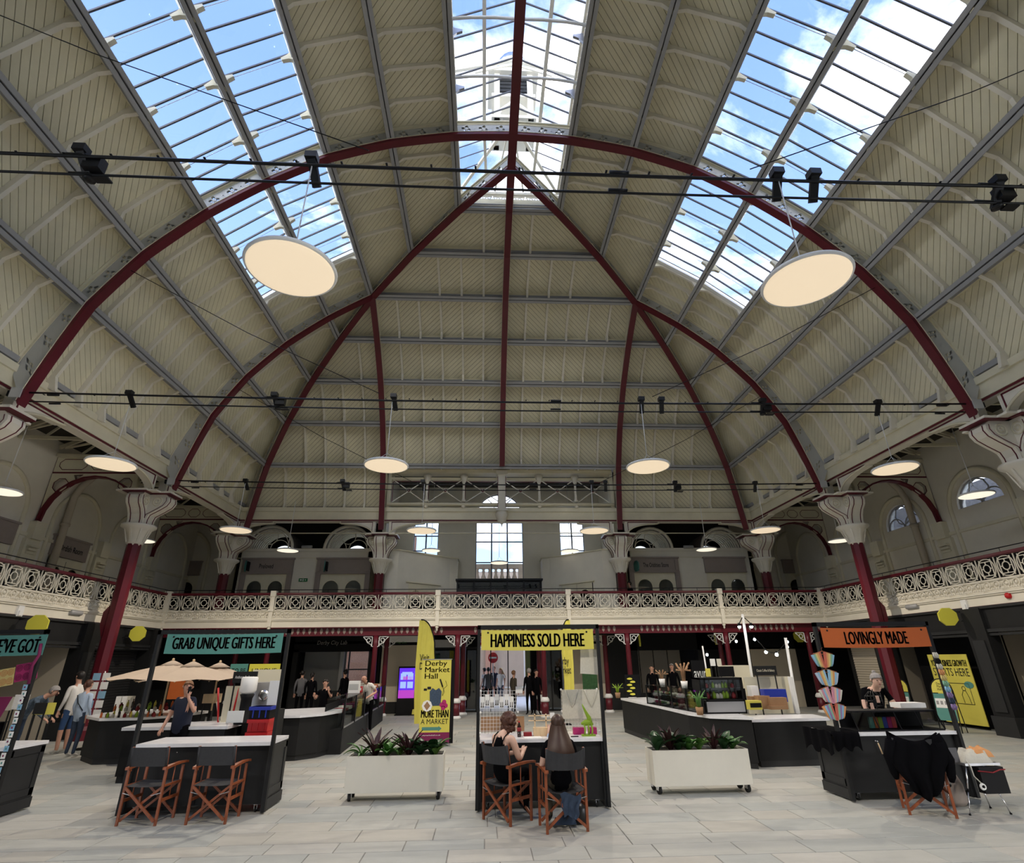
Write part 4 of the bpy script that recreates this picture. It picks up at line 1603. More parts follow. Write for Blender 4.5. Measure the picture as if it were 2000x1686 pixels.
YS = 25.0
for s in (-1, 1):
    o = root('wall_%d' % (2 if s < 0 else 3))
    q = b('render_wall')
    x0, x1 = sorted((s*5.95, s*11.95))
    # front wall with door openings is one skin, doors stand proud of it
    q.box(x0, x1, YS, YS+0.15, 3.47, 6.70)
    q.box(x0, x1, YS-0.05, YS+0.2, 6.58, 6.72)
    q.box(x0, x0+0.15, YS, YW, 3.47, 6.70)
    q.box(x1-0.15, x1, YS, YW, 3.47, 6.70)
    q.box(x0, x1, YS+0.15, YW, 6.66, 6.70)
    q.mat('cream').box(x0, x1, YS-0.02, YS, 6.28, 6.31)
    q.put('shop_wall', o)
shopfront(472, 572, YS, 'gallery shopfront signed Preloved, pair of white doors', ('Preloved', 0.62, -0.05))
shopfront(618, 724, YS, 'blank taupe gallery shopfront right of the green exit sign')
shopfront(1228, 1326, YS, 'gallery shopfront signed The Oddities Store', ('The Oddities Store', 1.20, 0.10))
shopfront(1377, 1457, YS, 'blank taupe gallery shopfront under the far right gable', None, False)
def barrel_roof(u, r, label):
    x = at(u, 1060, YS).x
    t = thing('barrel_skylight', label, 'skylight', (x, YS, 6.70))
    def arcp(rr, y):
        return [(rr*math.cos(a), y, rr*math.sin(a)) for a in [PI*k/16 for k in range(17)]]
    q = b('cream_light')
    for rr, w_ in ((r, 0.10), (r-0.16, 0.03)):
        q.tube(arcp(rr, 0.0), w_*0.7, 6)
    for cx, cz, cr_, full in ((0, r*0.52, r*0.31, 1), (-r*0.44, 0.02, r*0.38, 0), (r*0.44, 0.02, r*0.38, 0)):
        q.tube([(cx+cr_*math.cos(a), 0.02, cz+cr_*math.sin(a)) for a in ([k*PI/8 for k in range(16)] if full else [k*PI/10 for k in range(11)])], 0.022, 5, closed=bool(full))
    q.put('tracery', t)
    q = b('taupe')  # vault and rear wall darkened in colour for the shade between ribs
    s_ = [V(p) for p in arcp(r+0.02, 0)]
    e_ = [p+V((0, 2.0, 0)) for p in s_]
    q.poly(s_+e_, [(k, k+1, k+18, k+17) for k in range(16)])
    q.put('vault', t)
    q = b('cream_light')
    for k in range(9):
        q.tube(arcp(r-0.08, 0.2+k*0.2), 0.04, 5)
    q.put('vault_rib', t)
    q = b('bulb')
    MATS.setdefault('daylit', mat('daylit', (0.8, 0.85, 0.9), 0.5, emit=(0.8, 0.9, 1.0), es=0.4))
    b('daylit').prism([(0.5*r*math.cos(a), 0.5*r*math.sin(a)) for a in [PI*k/10 for k in range(11)]], lambda a, z, d: V((a, d, z)), 1.90, 1.93).put('rear_window_glow', t)  # rear window, its daylight put in as a glow
    q = b('taupe')
    q.prism([(r*math.cos(a), r*math.sin(a)) for a in [PI*k/12 for k in range(13)]], lambda a, z, d: V((a, d, z)), 1.96, 2.0)
    q.put('rear_wall', t)
barrel_roof(527, 1.06, 'leftmost half-round vaulted skylight above the preloved shop')
barrel_roof(680, 1.06, 'half-round vaulted skylight second from the left')
barrel_roof(1272, 0.98, 'half-round vaulted skylight above the oddities shop')
barrel_roof(1409, 0.98, 'rightmost half-round vaulted skylight on the end gallery')
# exit sign, blade discs on the gallery shops
t = thing('exit_sign', 'small green running man exit sign between two gallery shopfronts', 'sign', tuple(at(592, 1133, YS-0.04)))
b('green_sign').box(-0.19, 0.19, 0, 0.02, -0.07, 0.07).put('panel', t)
b('white_ink').box(-0.14, -0.06, -0.003, 0, -0.03, 0.03).box(0.07, 0.13, -0.003, 0, -0.02, 0.02).box(-0.02, 0.02, -0.003, 0, -0.05, 0.05).put('pictogram', t)
for (u, lb) in ((480, 'small teal blade sign by the preloved shopfront'), (634, 'small teal blade sign by the blank shopfront'), (1243, 'small teal blade sign by the oddities shopfront')):
    p = at(u, 1106, YS-0.3)
    t = thing('blade_sign', lb, 'sign', tuple(p))
    b('teal').prism([(0.23*math.cos(a), 0.26*math.sin(a)) for a in [PI/8+k*PI/4 for k in range(8)]], lambda a, z, d: V((d+a*0.25, -a, z)), -0.02, 0.02).put('plate', t)
    b('black').box(0.06, 0.10, -0.05, 0.3, -0.2, 0.2).put('arm', t)
# doors of the side galleries
def side_shop(s, y0, y1, label, sign=None, z1=5.25, board=True):
    t = thing('shopfront', label, 'shopfront', (s*XW, (y0+y1)/2, 3.47), -s*PI/2 if s > 0 else PI/2)
    t.rotation_euler = (0, 0, -PI/2 if s > 0 else PI/2)
    h = (y1-y0)/2
    z1 -= 3.47
    q = b('taupe')
    q.box(-h, h, -0.10, 0.0, z1, z1+0.62)
    q.box(-h-0.04, h+0.04, -0.14, 0.0, z1+0.62, z1+0.68)
    q.put('surround', t)
    arched_door(t, lambda a, z, d: V((-h+0.05+a, -0.05+d, z)), h-0.06, 0, z1-0.02, 'cream', 'glass_dark')
    arched_door(t, lambda a, z, d: V((0.01+a, -0.05+d, z)), h-0.06, 0, z1-0.02, 'cream', 'glass_dark')
    b('black').box(-h+0.1, h-0.1, -0.005, 0.0, 0.1, z1-0.1).put('dark_interior', t)
    if sign:
        text(sign, t, (-0.55, -0.105, z1+0.2), (1, 0, 0), (0, 0, 1), 1.1, 0.2, 'ink', 0.01)
side_shop(-1, 14.7, 16.7, 'left gallery shop, blank taupe board over dark arched doors')
side_shop(-1, 18.25, 19.9, 'left gallery shop with small dark lettering behind the red column', 'Ordish Room')
side_shop(-1, 11.8, 13.4, 'left gallery shop board cut by the frame edge')
def end_shop(s, u0, u1, label):
    a, c = at(u0, 1100, YW-0.05).x, at(u1, 1100, YW-0.05).x
    t = thing('shopfront', label, 'shopfront', ((a+c)/2, YW-0.02, 3.47))
    h = (c-a)/2
    z1 = 2.35
    b('taupe').box(-h, h, -0.10, 0.0, z1, z1+0.62).box(-h-0.03, h+0.03, -0.13, 0, z1+0.62, z1+0.68).put('surround', t)
    arched_door(t, lambda a, z, d: V((-h+0.05+a, -0.05+d, z)), h-0.06, 0, z1-0.02)
    arched_door(t, lambda a, z, d: V((0.01+a, -0.05+d, z)), h-0.06, 0, z1-0.02)
    b('black').box(-h+0.1, h-0.1, -0.005, 0.0, 0.1, z1-0.1).put('dark_interior', t)
    q = b('cream')
    r = h+0.25
    q.tube([(-r, -0.03, 0)]+[(-r*math.cos(k), -0.03, 3.25+r*math.sin(k)) for k in [j*PI/12 for j in range(13)]]+[(r, -0.03, 0)], 0.08, 6)
    q.put('arch_moulding', t)
end_shop(-1, 314, 395, 'blank shopfront in a tall blind arch at the far left gallery corner')
end_shop(1, 1527, 1602, 'blank shopfront in a tall blind arch at the far right gallery corner')

# angled white vestibules at the head of the stairs
for s, lb in ((-1, 'left angled white lobby with a recessed pair of arched doors'), (1, 'right angled white lobby with dark arched panes')):
    t = thing('stair_lobby', lb, 'lobby', (0, 0, 3.47))
    out = [(s*5.1, 24.0), (s*4.55, 24.0), (s*2.40, 26.0), (s*2.05, 26.2), (s*2.05, YW), (s*5.1, YW)]
    q = b('render_wall').prism(out, lambda a, y, d: V((a, y, d)), 0, 2.97)
    q.mat('cream').prism([(s*5.14, 23.96), (s*4.52, 23.96), (s*2.36, 25.96), (s*2.0, 26.16), (s*2.0, YW), (s*5.14, YW)], lambda a, y, d: V((a, y, d)), 2.97, 3.02)
    q.put('lobby_wall', t)
    a, c = V((s*4.2, 24.326, 0)), V((s*2.8, 25.628, 0))
    d = (c-a).normalized()
    nrm = V((-d.y, d.x, 0))
    if nrm.y > 0:
        nrm = -nrm
    def f(k, z, dd, a=a, d=d, nrm=nrm):
        return a+d*k+nrm*(0.04-dd)+V((0, 0, z))
    L_2 = (c-a).length
    for j in (0, 1):
        arched_door(t, (lambda j: lambda k, z, dd: f(0.12+j*(L_2-0.24)/2+k, z, dd))(j), (L_2-0.24)/2-0.01, 0, 1.62, 'cream', 'cream' if s < 0 else 'glass_dark')
    q = b('cream')
    q.bar(f(0, 1.66, 0), f(L_2, 1.66, 0), 0.10, 0.05)
    q.put('lintel', t)
    if s > 0:
        b('black').poly([f(0.1, 0, 0.035), f(L_2-0.1, 0, 0.035), f(L_2-0.1, 1.6, 0.035), f(0.1, 1.6, 0.035)], [(0, 1, 2, 3)]).put('dark_interior', t)
# dark cabinet run behind the rail in the middle
a, c = at(890, 1131, 24.6), at(1060, 1131, 24.6)
t = thing('glazed_cabinet', 'long dark moulded cabinet with glass panels below the big window', 'cabinet', ((a.x+c.x)/2, 24.6, 3.47))
h, hz = (c.x-a.x)/2, a.z-3.47
b('anthracite').box(-h+0.05, h-0.05, 0, 0.6, 0, hz-0.05).put('body', t)
b('anthracite_lit').box(-h, h, -0.08, 0.65, hz-0.08, hz).put('cornice', t)
for k in range(5):
    x0 = -h+0.12+k*(2*h-0.2)/5
    b('glass_dark').box(x0, x0+(2*h-0.2)/5-0.08, -0.012, -0.004, 0.6, hz-0.16).put('pane', t)
    b('anthracite_lit').box(x0-0.06, x0, -0.03, 0, 0, hz-0.08).put('pilaster', t)

# ------------------------------------------------------------ ground floor walls
for s in (-1, 1):
    o = root('wall_%s_lower' % nm[s])
    def gb(m, name, x0, x1, y0, y1, z0, z1):
        q = b(m).box(min(s*x0, s*x1), max(s*x0, s*x1), y0, y1, z0, z1)
        return q.put(name, o)
    gb('anthracite', 'fascia_board', 12.56, 12.75, 2, YG+0.2, 2.52, 3.08)
    gb('anthracite_lit', 'fascia_moulding', 12.50, 12.75, 2, YG+0.2, 2.44, 2.52)
    gb('anthracite_lit', 'fascia_moulding', 12.53, 12.75, 2, YG+0.2, 2.36, 2.42)
    gb('anthracite_lit', 'fascia_moulding', 12.50, 12.75, 2, YG+0.2, 3.03, 3.09)
    for y in (4.0, 7.5, 11.0, 14.6, 18.5) if s > 0 else (4.0, 7.5, 11.0, 13.0, 17.6, 21.1):
        gb('anthracite', 'pilaster', 12.46, 12.80, y-0.30, y+0.30, 0, 3.05)
        gb('anthracite_lit', 'pilaster_panel', 12.43, 12.47, y-0.18, y+0.18, 0.55, 2.25)
        gb('anthracite_lit', 'pilaster_base', 12.40, 12.80, y-0.34, y+0.34, 0, 0.45)
        gb('anthracite_lit', 'fascia_divider', 12.52, 12.6, y-0.04, y+0.04, 2.52, 3.05)
    gb('beige_wall', 'shop_rear_wall', 15.0, 15.05, 2, 24, 0, 3.1)
    gb('anthracite', 'shop_ceiling', 12.7, 15.1, 2, 24, 3.0, 3.1)
    for y in ((11.4, 14.95, 18.9) if s > 0 else (8.0, 11.6, 17.35)):
        gb('beige_wall', 'shop_side_wall', 12.8, 15.0, y-0.05, y+0.05, 0, 3.0)
# roller shutter of many slats (left), recessed
def shutter(s, y0, y1, m, label, x=12.9):
    t = thing('roller_shutter', label, 'shutter', (s*x, (y0+y1)/2, 0), -PI/2 if s > 0 else PI/2)
    sl = b(m).poly([(-(y1-y0)/2, 0, 0), ((y1-y0)/2, 0, 0), ((y1-y0)/2, -0.018, 0.04), (-(y1-y0)/2, -0.018, 0.04), (-(y1-y0)/2, 0, 0.078), ((y1-y0)/2, 0, 0.078)], [(0, 1, 2, 3), (3, 2, 5, 4)]).mesh('slat')
    for k in range(30):
        inst(sl, t, (0, 0, k*0.08))
    for s2 in (-1, 1):
        c_ = s2*((y1-y0)/2+0.04)
        b('anthracite').box(c_-0.04, c_+0.04, -0.1, 0.02, 0, 2.4).put('guide', t)
    b('black').box(-(y1-y0)/2, (y1-y0)/2, 0.02, 0.04, 0, 2.4).put('backing', t)
shutter(-1, 18.0, 20.8, 'shutter', 'dark ribbed roller shutter right of the left red column')
shutter(1, 18.6, 21.0, 'beige_wall', 'beige ribbed roller shutter left of the right red column', 13.1)
shutter(-1, 7.8, 12.7, 'shutter', 'dark roller shutter at the left frame edge behind the nearest stall')
# right: glazed dark shop bay behind the posters and a grey walled opening nearer the camera
q = b('black').box(13.4, 13.45, 14.9, 18.2, 0, 3.0).put('dark_glazing')
tag(q, 'black glazed shop window behind the tall yellow poster', 'window')
q = b('cloth_grey').box(14.2, 14.3, 11.3, 14.4, 0, 3.0).put('grey_partition')
tag(q, 'plain grey partition in the shop opening at the right frame edge', 'partition')

# octagonal yellow blade signs
def octo(x, y, z, label, rz=0.0, r=0.25, m='sign_yellow'):
    t = thing('octagon_sign', label, 'sign', (x, y, z), rz, 'yellow octagon blade signs')
    b(m).prism([(r*math.cos(a), r*math.sin(a)) for a in [PI/8+k*PI/4 for k in range(8)]], lambda a, z, d: V((a, d, z)), -0.03, 0.03).put('plate', t)
    q = b('black_metal')
    sg = -1 if x < 0 else 1
    q.tube([(sg*r*0.9, 0, 0.12), (sg*(r+0.25), 0, 0.12)], 0.012, 5)
    q.tube([(sg*r*0.9, 0, -0.12), (sg*(r+0.25), 0, -0.12)], 0.012, 5)
    q.put('bracket', t)
octo(-12.15, 15.0, 2.87, 'yellow octagon sign above the pink patterned banner on the left', R(12))
octo(-12.15, 19.3, 2.84, 'yellow octagon sign right of the left red column', R(12))
octo(12.15, 15.0, 2.88, 'yellow octagon sign above the black panel bay on the right wall', R(-12))
p = at(1561, 1243, 23.6)
octo(p.x, 23.6, p.z, 'yellow octagon sign left of the orange banner', 0, 0.26)
for (u, v, lb) in ((1249, 1265, 'dim narrow yellow sign left of the beige panels'), (1398, 1262, 'dim narrow yellow sign over the coffee kiosk')):
    p = at(u, v-14, 23.3)
    octo(p.x, 23.3, p.z, lb, R(78), 0.25, 'sign_yellow')
# detectors and emergency lights on the fascias
def fit(x, y, z, rz, label, kind):
    if kind == 'sensor':
        t = thing('motion_sensor', label, 'sensor', (x, y, z), rz)
        b('white').box(-0.09, 0.09, -0.10, 0, -0.14, 0.12).box(-0.06, 0.06, -0.13, -0.1, -0.12, 0.0).put('case', t)
    else:
        t = thing('emergency_light', label, 'light', (x, y, z), rz)
        q = b('purlin_grey')
        q.tube([(-0.24, -0.07, 0), (-0.22, -0.07, 0), (0.22, -0.07, 0), (0.24, -0.07, 0)], [0.05, 0.075, 0.075, 0.05], 8)
        q.put('case', t)
p = sidep(33, 1193, -XG)
fit(-XG, p.y, p.z, PI/2, 'white sensor box on the left fascia', 'sensor')
p = sidep(143, 1197, -XG)
fit(-XG, p.y, p.z, PI/2, 'grey oval emergency light on the left fascia', 'light')
p = sidep(1889, 1181, XG)
fit(XG, p.y, p.z, -PI/2, 'white sensor box on the right fascia', 'sensor')
p = sidep(1786, 1185, XG)
fit(XG, p.y, p.z, -PI/2, 'grey oval emergency light on the right fascia', 'light')
p = at(600, 1070, YS-0.08)
fit(p.x, YS-0.06, p.z+0.03, 0, 'oval emergency light on top of the left gallery shop wall', 'light')
p = at(1344, 1070, YS-0.08)
fit(p.x, YS-0.06, p.z+0.03, 0, 'oval emergency light on top of the right gallery shop wall', 'light')
p = sidep(1974, 1163, XG)
t = thing('fire_sounder', 'small red fire alarm sounder on the right fascia', 'alarm', (XG-0.06, p.y, p.z))
b('red').lathe([(0.05, -0.08), (0.08, -0.04), (0.08, 0.02), (0.05, 0.06)], 10).put('body', t)

# end wall of the ground floor
YR = 24.0
o = root('wall_5')
def eb(m, name, x0, x1, z0, z1, y0=YR, y1=YR+0.15):
    return b(m).box(x0, x1, y0, y1, z0, z1).put(name, o)
eb('black', 'dark_fascia', -15, -5.3, 2.30, 3.1)
eb('black', 'dark_fascia', 5.3, 15, 2.22, 3.1)
eb('anthracite', 'low_dark_panel', -8.35, -5.45, 0, 0.85)
eb('anthracite', 'pier', -5.45, -5.1, 0, 2.4)
eb('anthracite', 'pier', -8.75, -8.35, 0, 2.4)
eb('beige_wall', 'wall_panel', -4.95, -2.9, 0.42, 2.52)
eb('anthracite', 'skirting', -5.1, -2.9, 0, 0.42, YR-0.02)
eb('black', 'dark_band', -5.3, -2.9, 2.52, 2.62)
eb('white', 'sign_board', -4.75, -2.9, 2.64, 2.88, YR-0.03)
eb('black', 'dark_band', -5.3, 5.3, 2.9, 3.15)
eb('anthracite', 'skirting', 2.6, 5.5, 0, 0.45, YR-0.02)
eb('beige_wall', 'wall_panel', 2.6, 4.35, 0.45, 2.5)
eb('beige_wall', 'sign_board', 2.6, 4.35, 2.6, 2.85, YR-0.03)
eb('anthracite', 'pier', 4.35, 5.75, 0, 2.9)
eb('anthracite', 'pier', 8.35, 8.6, 0, 2.9)
eb('anthracite', 'low_dark_panel', 5.75, 8.35, 0, 0.6)
eb('black', 'dark_wall', 8.6, 10.6, 0, 3.1)
eb('beige_wall', 'wall_panel', 10.6, 12.6, 0, 2.3)
eb('black', 'dark_wall', 12.6, 15.2, 0, 3.1)
eb('black', 'dark_wall', 8.3, 8.9, 0, 3.1, YR+0.2, YR+2.4)
eb('anthracite', 'dark_wall', -15, -8.75, 0, 2.4)
# rear of the right hand shop: beige panels with dark joints
for k in range(4):
    eb('beige_wall', 'panel', 5.75+k*0.66, 5.75+k*0.66+0.62, 0.0, 2.3, YR+2.2, YR+2.25)
b('black').box(5.4, 8.7, YR+2.3, YR+2.35, 0, 3.1).box(5.3, 8.8, YR, YR+2.4, 2.9, 3.1).put('rear_lining', o)
text('Derby City Lab', o, (at(619, 1262, YR).x, YR-0.01, at(619, 1262, YR).z), (1, 0, 0), (0, 0, 1), 1.22, 0.20, 'grey_ink', 0.0, shear=0.2)
text('Way Out', o, (at(772, 1258.5, YR).x, YR-0.035, at(772, 1258.5, YR).z), (1, 0, 0), (0, 0, 1), 0.48, 0.10, 'leaf_green', 0.0)
# entrance lobby glazing, left and right of the open doorway
def glazed(x0, x1, z1, y, n):
    d = thing('glass_screen', 'dark framed glass screen %s of the street doorway' % ('left' if x0 < 0 else 'right'), 'screen', ((x0+x1)/2, y, 0))
    h = (x1-x0)/2
    for k in range(n+1):
        x = -h+k*2*h/n
        b('anthracite').box(x-0.03, x+0.03, -0.04, 0.04, 0, z1).put('mullion', d)
    for k in range(n):
        x = -h+k*2*h/n
        b('glass_dark').box(x+0.03, x+2*h/n-0.03, -0.01, 0.0, 0.05, z1-0.05).put('pane', d)
    b('anthracite').box(-h, h, -0.04, 0.04, z1, z1+0.08).box(-h, h, -0.04, 0.04, 0, 0.06).put('rail', d)
    return d
glazed(-2.9, -1.02, 2.35, YR+0.1, 2)
glazed(1.55, 2.6, 2.35, YR+0.1, 2)
b('black').box(-2.9, -1.0, YR+1.6, YR+1.7, 0, 3.1).box(1.9, 2.7, YR+1.6, YR+1.7, 0, 3.1).put('dark_lobby', o)
b('purlin_grey').box(-2.9, -1.9, YR-0.02, YR+0.05, 2.42, 2.72).put('plaster_frieze', o)
q = b('anthracite')
for x in (-0.98, -0.45, 0.27, 1.22):
    q.box(x-0.02, x+0.02, YR+0.06, YR+0.12, 0, 3.0)
q.put('doorway_mullion', o)
b('green_sign')
mat('green_glass', (0.20, 0.26, 0.13), 0.3)
b('green_glass').box(1.02, 1.22, YR+0.4, YR+0.44, 0.6, 3.0).put('green_door', o)
b('black').box(1.2, 2.0, YR+0.45, YR+0.5, 0, 3.1).put('dark_lobby', o)
b('black').box(2.6, 5.4, YR+0.16, YR+0.2, 0, 3.1).box(-5.3, -1.05, YR+1.7, YR+1.75, 0, 3.1).box(-5.3, 5.3, YR+0.16, YR+0.2, 2.86, 3.15).put('dark_backing', o)
# City Lab interior: grey door wall, white column and a sash window to the street
b('rib_grey').box(-8.6, -6.75, 25.6, 25.65, 0, 2.6).put('lab_wall', o)
b('white').box(-6.95, -6.80, 25.3, 25.55, 0, 2.6).put('lab_column', o)
b('black').box(-9, -8.55, YR, 27.2, 0, 3.1).box(-5.35, -5.0, YR, 27.2, 0, 3.1).box(-9, -5, YR, 27.2, 2.6, 2.7).put('lab_lining', o)
w9 = root('window_9')
q = b('bar_dark')
for x in (-6.72, -5.85, -5.3):
    q.box(x-0.03, x+0.03, 26.0, 26.06, 0.6, 2.5)
for z in (0.62, 1.60, 2.45):
    q.box(-6.72, -5.3, 26.0, 26.06, z-0.025, z+0.025)
q.put('window_frame', w9)
for x0, x1 in ((-6.69, -5.88), (-5.82, -5.3)):
    for z0, z1 in ((0.65, 1.57), (1.63, 2.42)):
        b('glass').quad((x0, 26.03, z0), (x1, 26.03, z0), (x1, 26.03, z1), (x0, 26.03, z1)).put('pane', w9)

# ------------------------------------------------------------ the street outside
st = b('street').box(-30, 30, 24.4, 60, -0.25, -0.02).put('street_paving')
st['kind'] = 'structure'
def facade(x0, x1, y, z1, label, m='brick', wins=(), sign=None):
    t = thing('building', label, 'building', ((x0+x1)/2, y, 0))
    h = (x1-x0)/2
    b(m).box(-h, h, 0, 0.4, 0, z1).put('front_wall', t)
    for (a, c, z0, zz_) in wins:
        q = b('glass_dark')
        b('white').box(a-0.06, c+0.06, -0.05, 0, z0-0.06, zz_+0.06).put('window_surround', t)
        b('umbrella_cloth').box(a, c, -0.07, -0.05, z0, zz_).put('window', t)
    return t
fa = facade(-6, 4, 34, 7, 'brown brick shop across the street with a dark red fascia', 'stone', ((-4.2, -2.2, 0.6, 2.5), (0.0, 2.6, 0.5, 2.6), (-1.9, -0.8, 0.6, 2.5)))
b('red_dark').box(-4.4, 3.0, -0.12, 0, 2.75, 3.35).put('fascia_sign', fa)
text('Birds', fa, (-0.9+0.4, -0.13, 2.88), (1, 0, 0), (0, 0, 1), 0.7, 0.3, 'white_ink', 0.02)
text('Birds', fa, (1.5, -0.13, 2.88), (1, 0, 0), (0, 0, 1), 0.7, 0.3, 'white_ink', 0.02)
b('skin').box(0.35, 0.9, -0.2, -0.1, 0, 6).put('pier', fa)
fb = facade(-14, -5, 33, 9, 'cream and brick building seen through the city lab window', 'brick', ())
b('cream_light').box(-4.5, 4.5, -0.1, 0, 3.3, 5.2).put('upper_wall', fb)
for k in range(5):
    b('cloth_sky').box(-4.2+k*1.6, -3.2+k*1.6, -0.15, -0.1, 3.6, 4.6).put('window', fb)
fc = thing('building', 'grey slate roof outside the right gallery windows', 'building', (18.2, 17, 0))
b('slate').box(-0.2, 0.3, -6, 8, 0, 8.0).put('slate_roof', fc)
t = thing('no_entry_sign', 'round red no entry sign on a post in the street', 'sign', tuple(at(963, 1285, 28)))
b('red').lathe([(0.01, 0), (0.24, 0), (0.24, 0.02), (0.01, 0.02)], 20).put('disc', t)
t.children[0].rotation_euler = (PI/2, 0, 0)
b('white').box(-0.17, 0.17, -0.025, -0.02, -0.04, 0.04).put('bar', t)
z = at(963, 1285, 28).z
b('purlin_grey').tube([(0, 0.05, 0.2), (0, 0.05, -z)], 0.03, 6).put('post', t)
t.children[0].location = (0, 0, 0)
# ------------------------------------------------------------ market stalls
def caster(parent, x, y, r=0.035, big=False):
    q = b('rubber')
    k = 1.6 if big else 1.0
    q.lathe([(0.001, -0.012*k), (r*k, -0.012*k), (r*k, 0.012*k), (0.001, 0.012*k)], 12)
    me = q
    o = q.put('wheel', parent)
    o.rotation_euler = (0, PI/2, 0.3)
    o.location = (x, y, r*k)
    q = b('steel')
    q.box(-0.02*k, -0.015*k, -0.02*k, 0.02*k, 0, 0.055*k).box(0.015*k, 0.02*k, -0.02*k, 0.02*k, 0, 0.055*k).box(-0.03*k, 0.03*k, -0.03*k, 0.03*k, 0.055*k, 0.065*k)
    q.put('caster_fork', o)
    q.v = [(p[0], p[1], p[2]) for p in q.v]
    fk = o.children[0]
    fk.matrix_basis = Matrix.Rotation(-PI/2, 4, 'Y') @ Matrix.Translation((0, 0, -0.0))
    return o

def stall(x, y, w_, label, h=2.38, d=0.72, post=0.045, canopy=False, rz=0.0, inset=0.0, tall_l=True):
    t = thing('market_stall', label, 'stall', (x, y, 0), rz, 'portable market stalls')
    q = b('anthracite').box(-w_/2+0.04, w_/2-0.04, 0.06, d-0.02, 0.10, 0.81)
    q.put('cabinet', t)
    for s in (-1, 1):
        q = b('anthracite_lit')
        xx = s*(w_/2-0.02)
        # framed side panel
        q.box(min(xx, xx-s*0.03), max(xx, xx-s*0.03), 0.02, d, 0.02, 0.81)
        for (y0, y1, z0, z1) in ((0.04, 0.12, 0.18, 0.80), (d-0.10, d-0.02, 0.18, 0.80), (0.04, d-0.02, 0.72, 0.80), (0.04, d-0.02, 0.18, 0.27)):
            q.box(min(xx, xx+s*0.012), max(xx, xx+s*0.012), y0, y1, z0, z1)
        q.box(min(xx, xx+s*0.02), max(xx, xx+s*0.02), 0.02, d, 0.02, 0.15)
        q.put('side_panel', t)
    q = b('black')
    for k in (0,):
        q.box(-0.004, 0.004, 0.055, 0.06, 0.12, 0.80)
    q.put('door_gap', t)
    for s in (-0.35, 0.35):
        b('steel').lathe([(0.001, -0.004), (0.012, -0.004), (0.012, 0.012), (0.001, 0.012)], 8).put('lock', t).location = (s*w_*0.55, 0.055, 0.74)
    for xx in (-w_/2+0.15, w_/2-0.15):
        for yy in (0.12, d-0.1):
            caster(t, xx, yy)
    b('worktop').box(-w_/2+0.03, w_/2-0.03, 0.0, d+0.05, 0.815, 0.86).put('worktop', t)
    f = b('anthracite')
    for s in (-1, 1):
        f = b('anthracite').box(s*(w_/2)-post/2, s*(w_/2)+post/2, -0.02, 0.04, 0.02, h)
        f.put('post', t)
    b('anthracite').box(-w_/2-post/2, w_/2+post/2, -0.02, 0.04, h-0.06, h).put('top_bar', t)
    if canopy:
        q = b('anthracite')
        for s in (-1, 1):
            q = b('anthracite').box(s*(w_/2)-post/2, s*(w_/2)+post/2, 0.04, d, h-0.05, h)
            q.put('side_bar', t)
        b('anthracite').box(-w_/2-post/2, w_/2+post/2, d-0.04, d, h-0.06, h-0.01).put('rear_bar', t)
    return t

def hang_banner(x, y, z0, z1, w_, m, words, label, tw, th, weight=0.012, sag=0.01, cat='banner', toff=0.0):
    t = thing('banner', label, cat, (x, y, (z0+z1)/2))
    h = (z1-z0)/2
    q = b(m)
    n = 12
    top = [(-w_/2+w_*k/n, h-sag*4*(k/n)*(1-k/n)) for k in range(n+1)]
    bot = [(w_/2-w_*k/n, -h-sag*5*(k/n)*(1-k/n)) for k in range(n+1)]
    q.prism(top+bot, lambda a, z, d: V((a, d, z)), -0.004, 0.004)
    q.put('cloth', t)
    q = b('ink')
    for s in (-1, 1):
        q = b('ink').lathe([(0.001, -0.003), (0.014, -0.003), (0.014, 0.003), (0.001, 0.003)], 10)
        o = q.put('eyelet', t)
        o.rotation_euler = (PI/2, 0, 0)
        o.location = (s*(w_/2-0.10), -0.008, h-0.04)
    text(words, t, (-tw/2+toff, -0.006, -th/2-0.01), (1, 0, 0), (0, 0, 1), tw, th, 'ink', weight)
    return t

HT = 2.38
pc = at(1060, 1235, 8.72)
cl, crr = flo(929, 1588), flo(1195, 1583)
wc = crr.x-cl.x
stall((cl.x+crr.x)/2, 8.72, wc-0.03, 'dark market stall in the middle, two women seated at its white worktop', 2.40)
hang_banner((cl.x+crr.x)/2-0.02, 8.68, at(1050, 1269, 8.7).z, at(1050, 1230, 8.7).z, (at(1161, 1250, 8.7).x-at(943, 1250, 8.7).x), 'yellow', 'HAPPINESS SOLD HERE', 'yellow banner lettered HAPPINESS SOLD HERE in tall black capitals', (at(1143, 1250, 8.7).x-at(962, 1250, 8.7).x), 0.19, 0.05)
ll, lr = flo(231, 1596), flo(507, 1594)
LX, LW = (ll.x+lr.x)/2, lr.x-ll.x
stall(LX, 8.92, LW, 'dark market stall on the left, two empty canvas chairs in front', 2.38)
hang_banner((at(325, 1258, 8.9).x+at(554, 1255, 8.9).x)/2, 8.87, at(440, 1276, 8.9).z, at(440, 1238, 8.9).z, at(554, 1255, 8.9).x-at(327, 1258, 8.9).x, 'teal', 'GRAB UNIQUE GIFTS HERE', 'teal banner lettered GRAB UNIQUE GIFTS HERE', at(540, 1255, 8.9).x-at(341, 1258, 8.9).x, 0.195, 0.05)
rl, rr_ = at(1677, 1571, 8.72).x, at(1905, 1433, 8.72).x
rl, rr_ = flo(1680, 1571).x, 6.33
stall((rl+rr_)/2, 8.72, rr_-rl+0.06, 'dark market stall on the right, hung with rainbow knitwear and necklaces', 2.40)
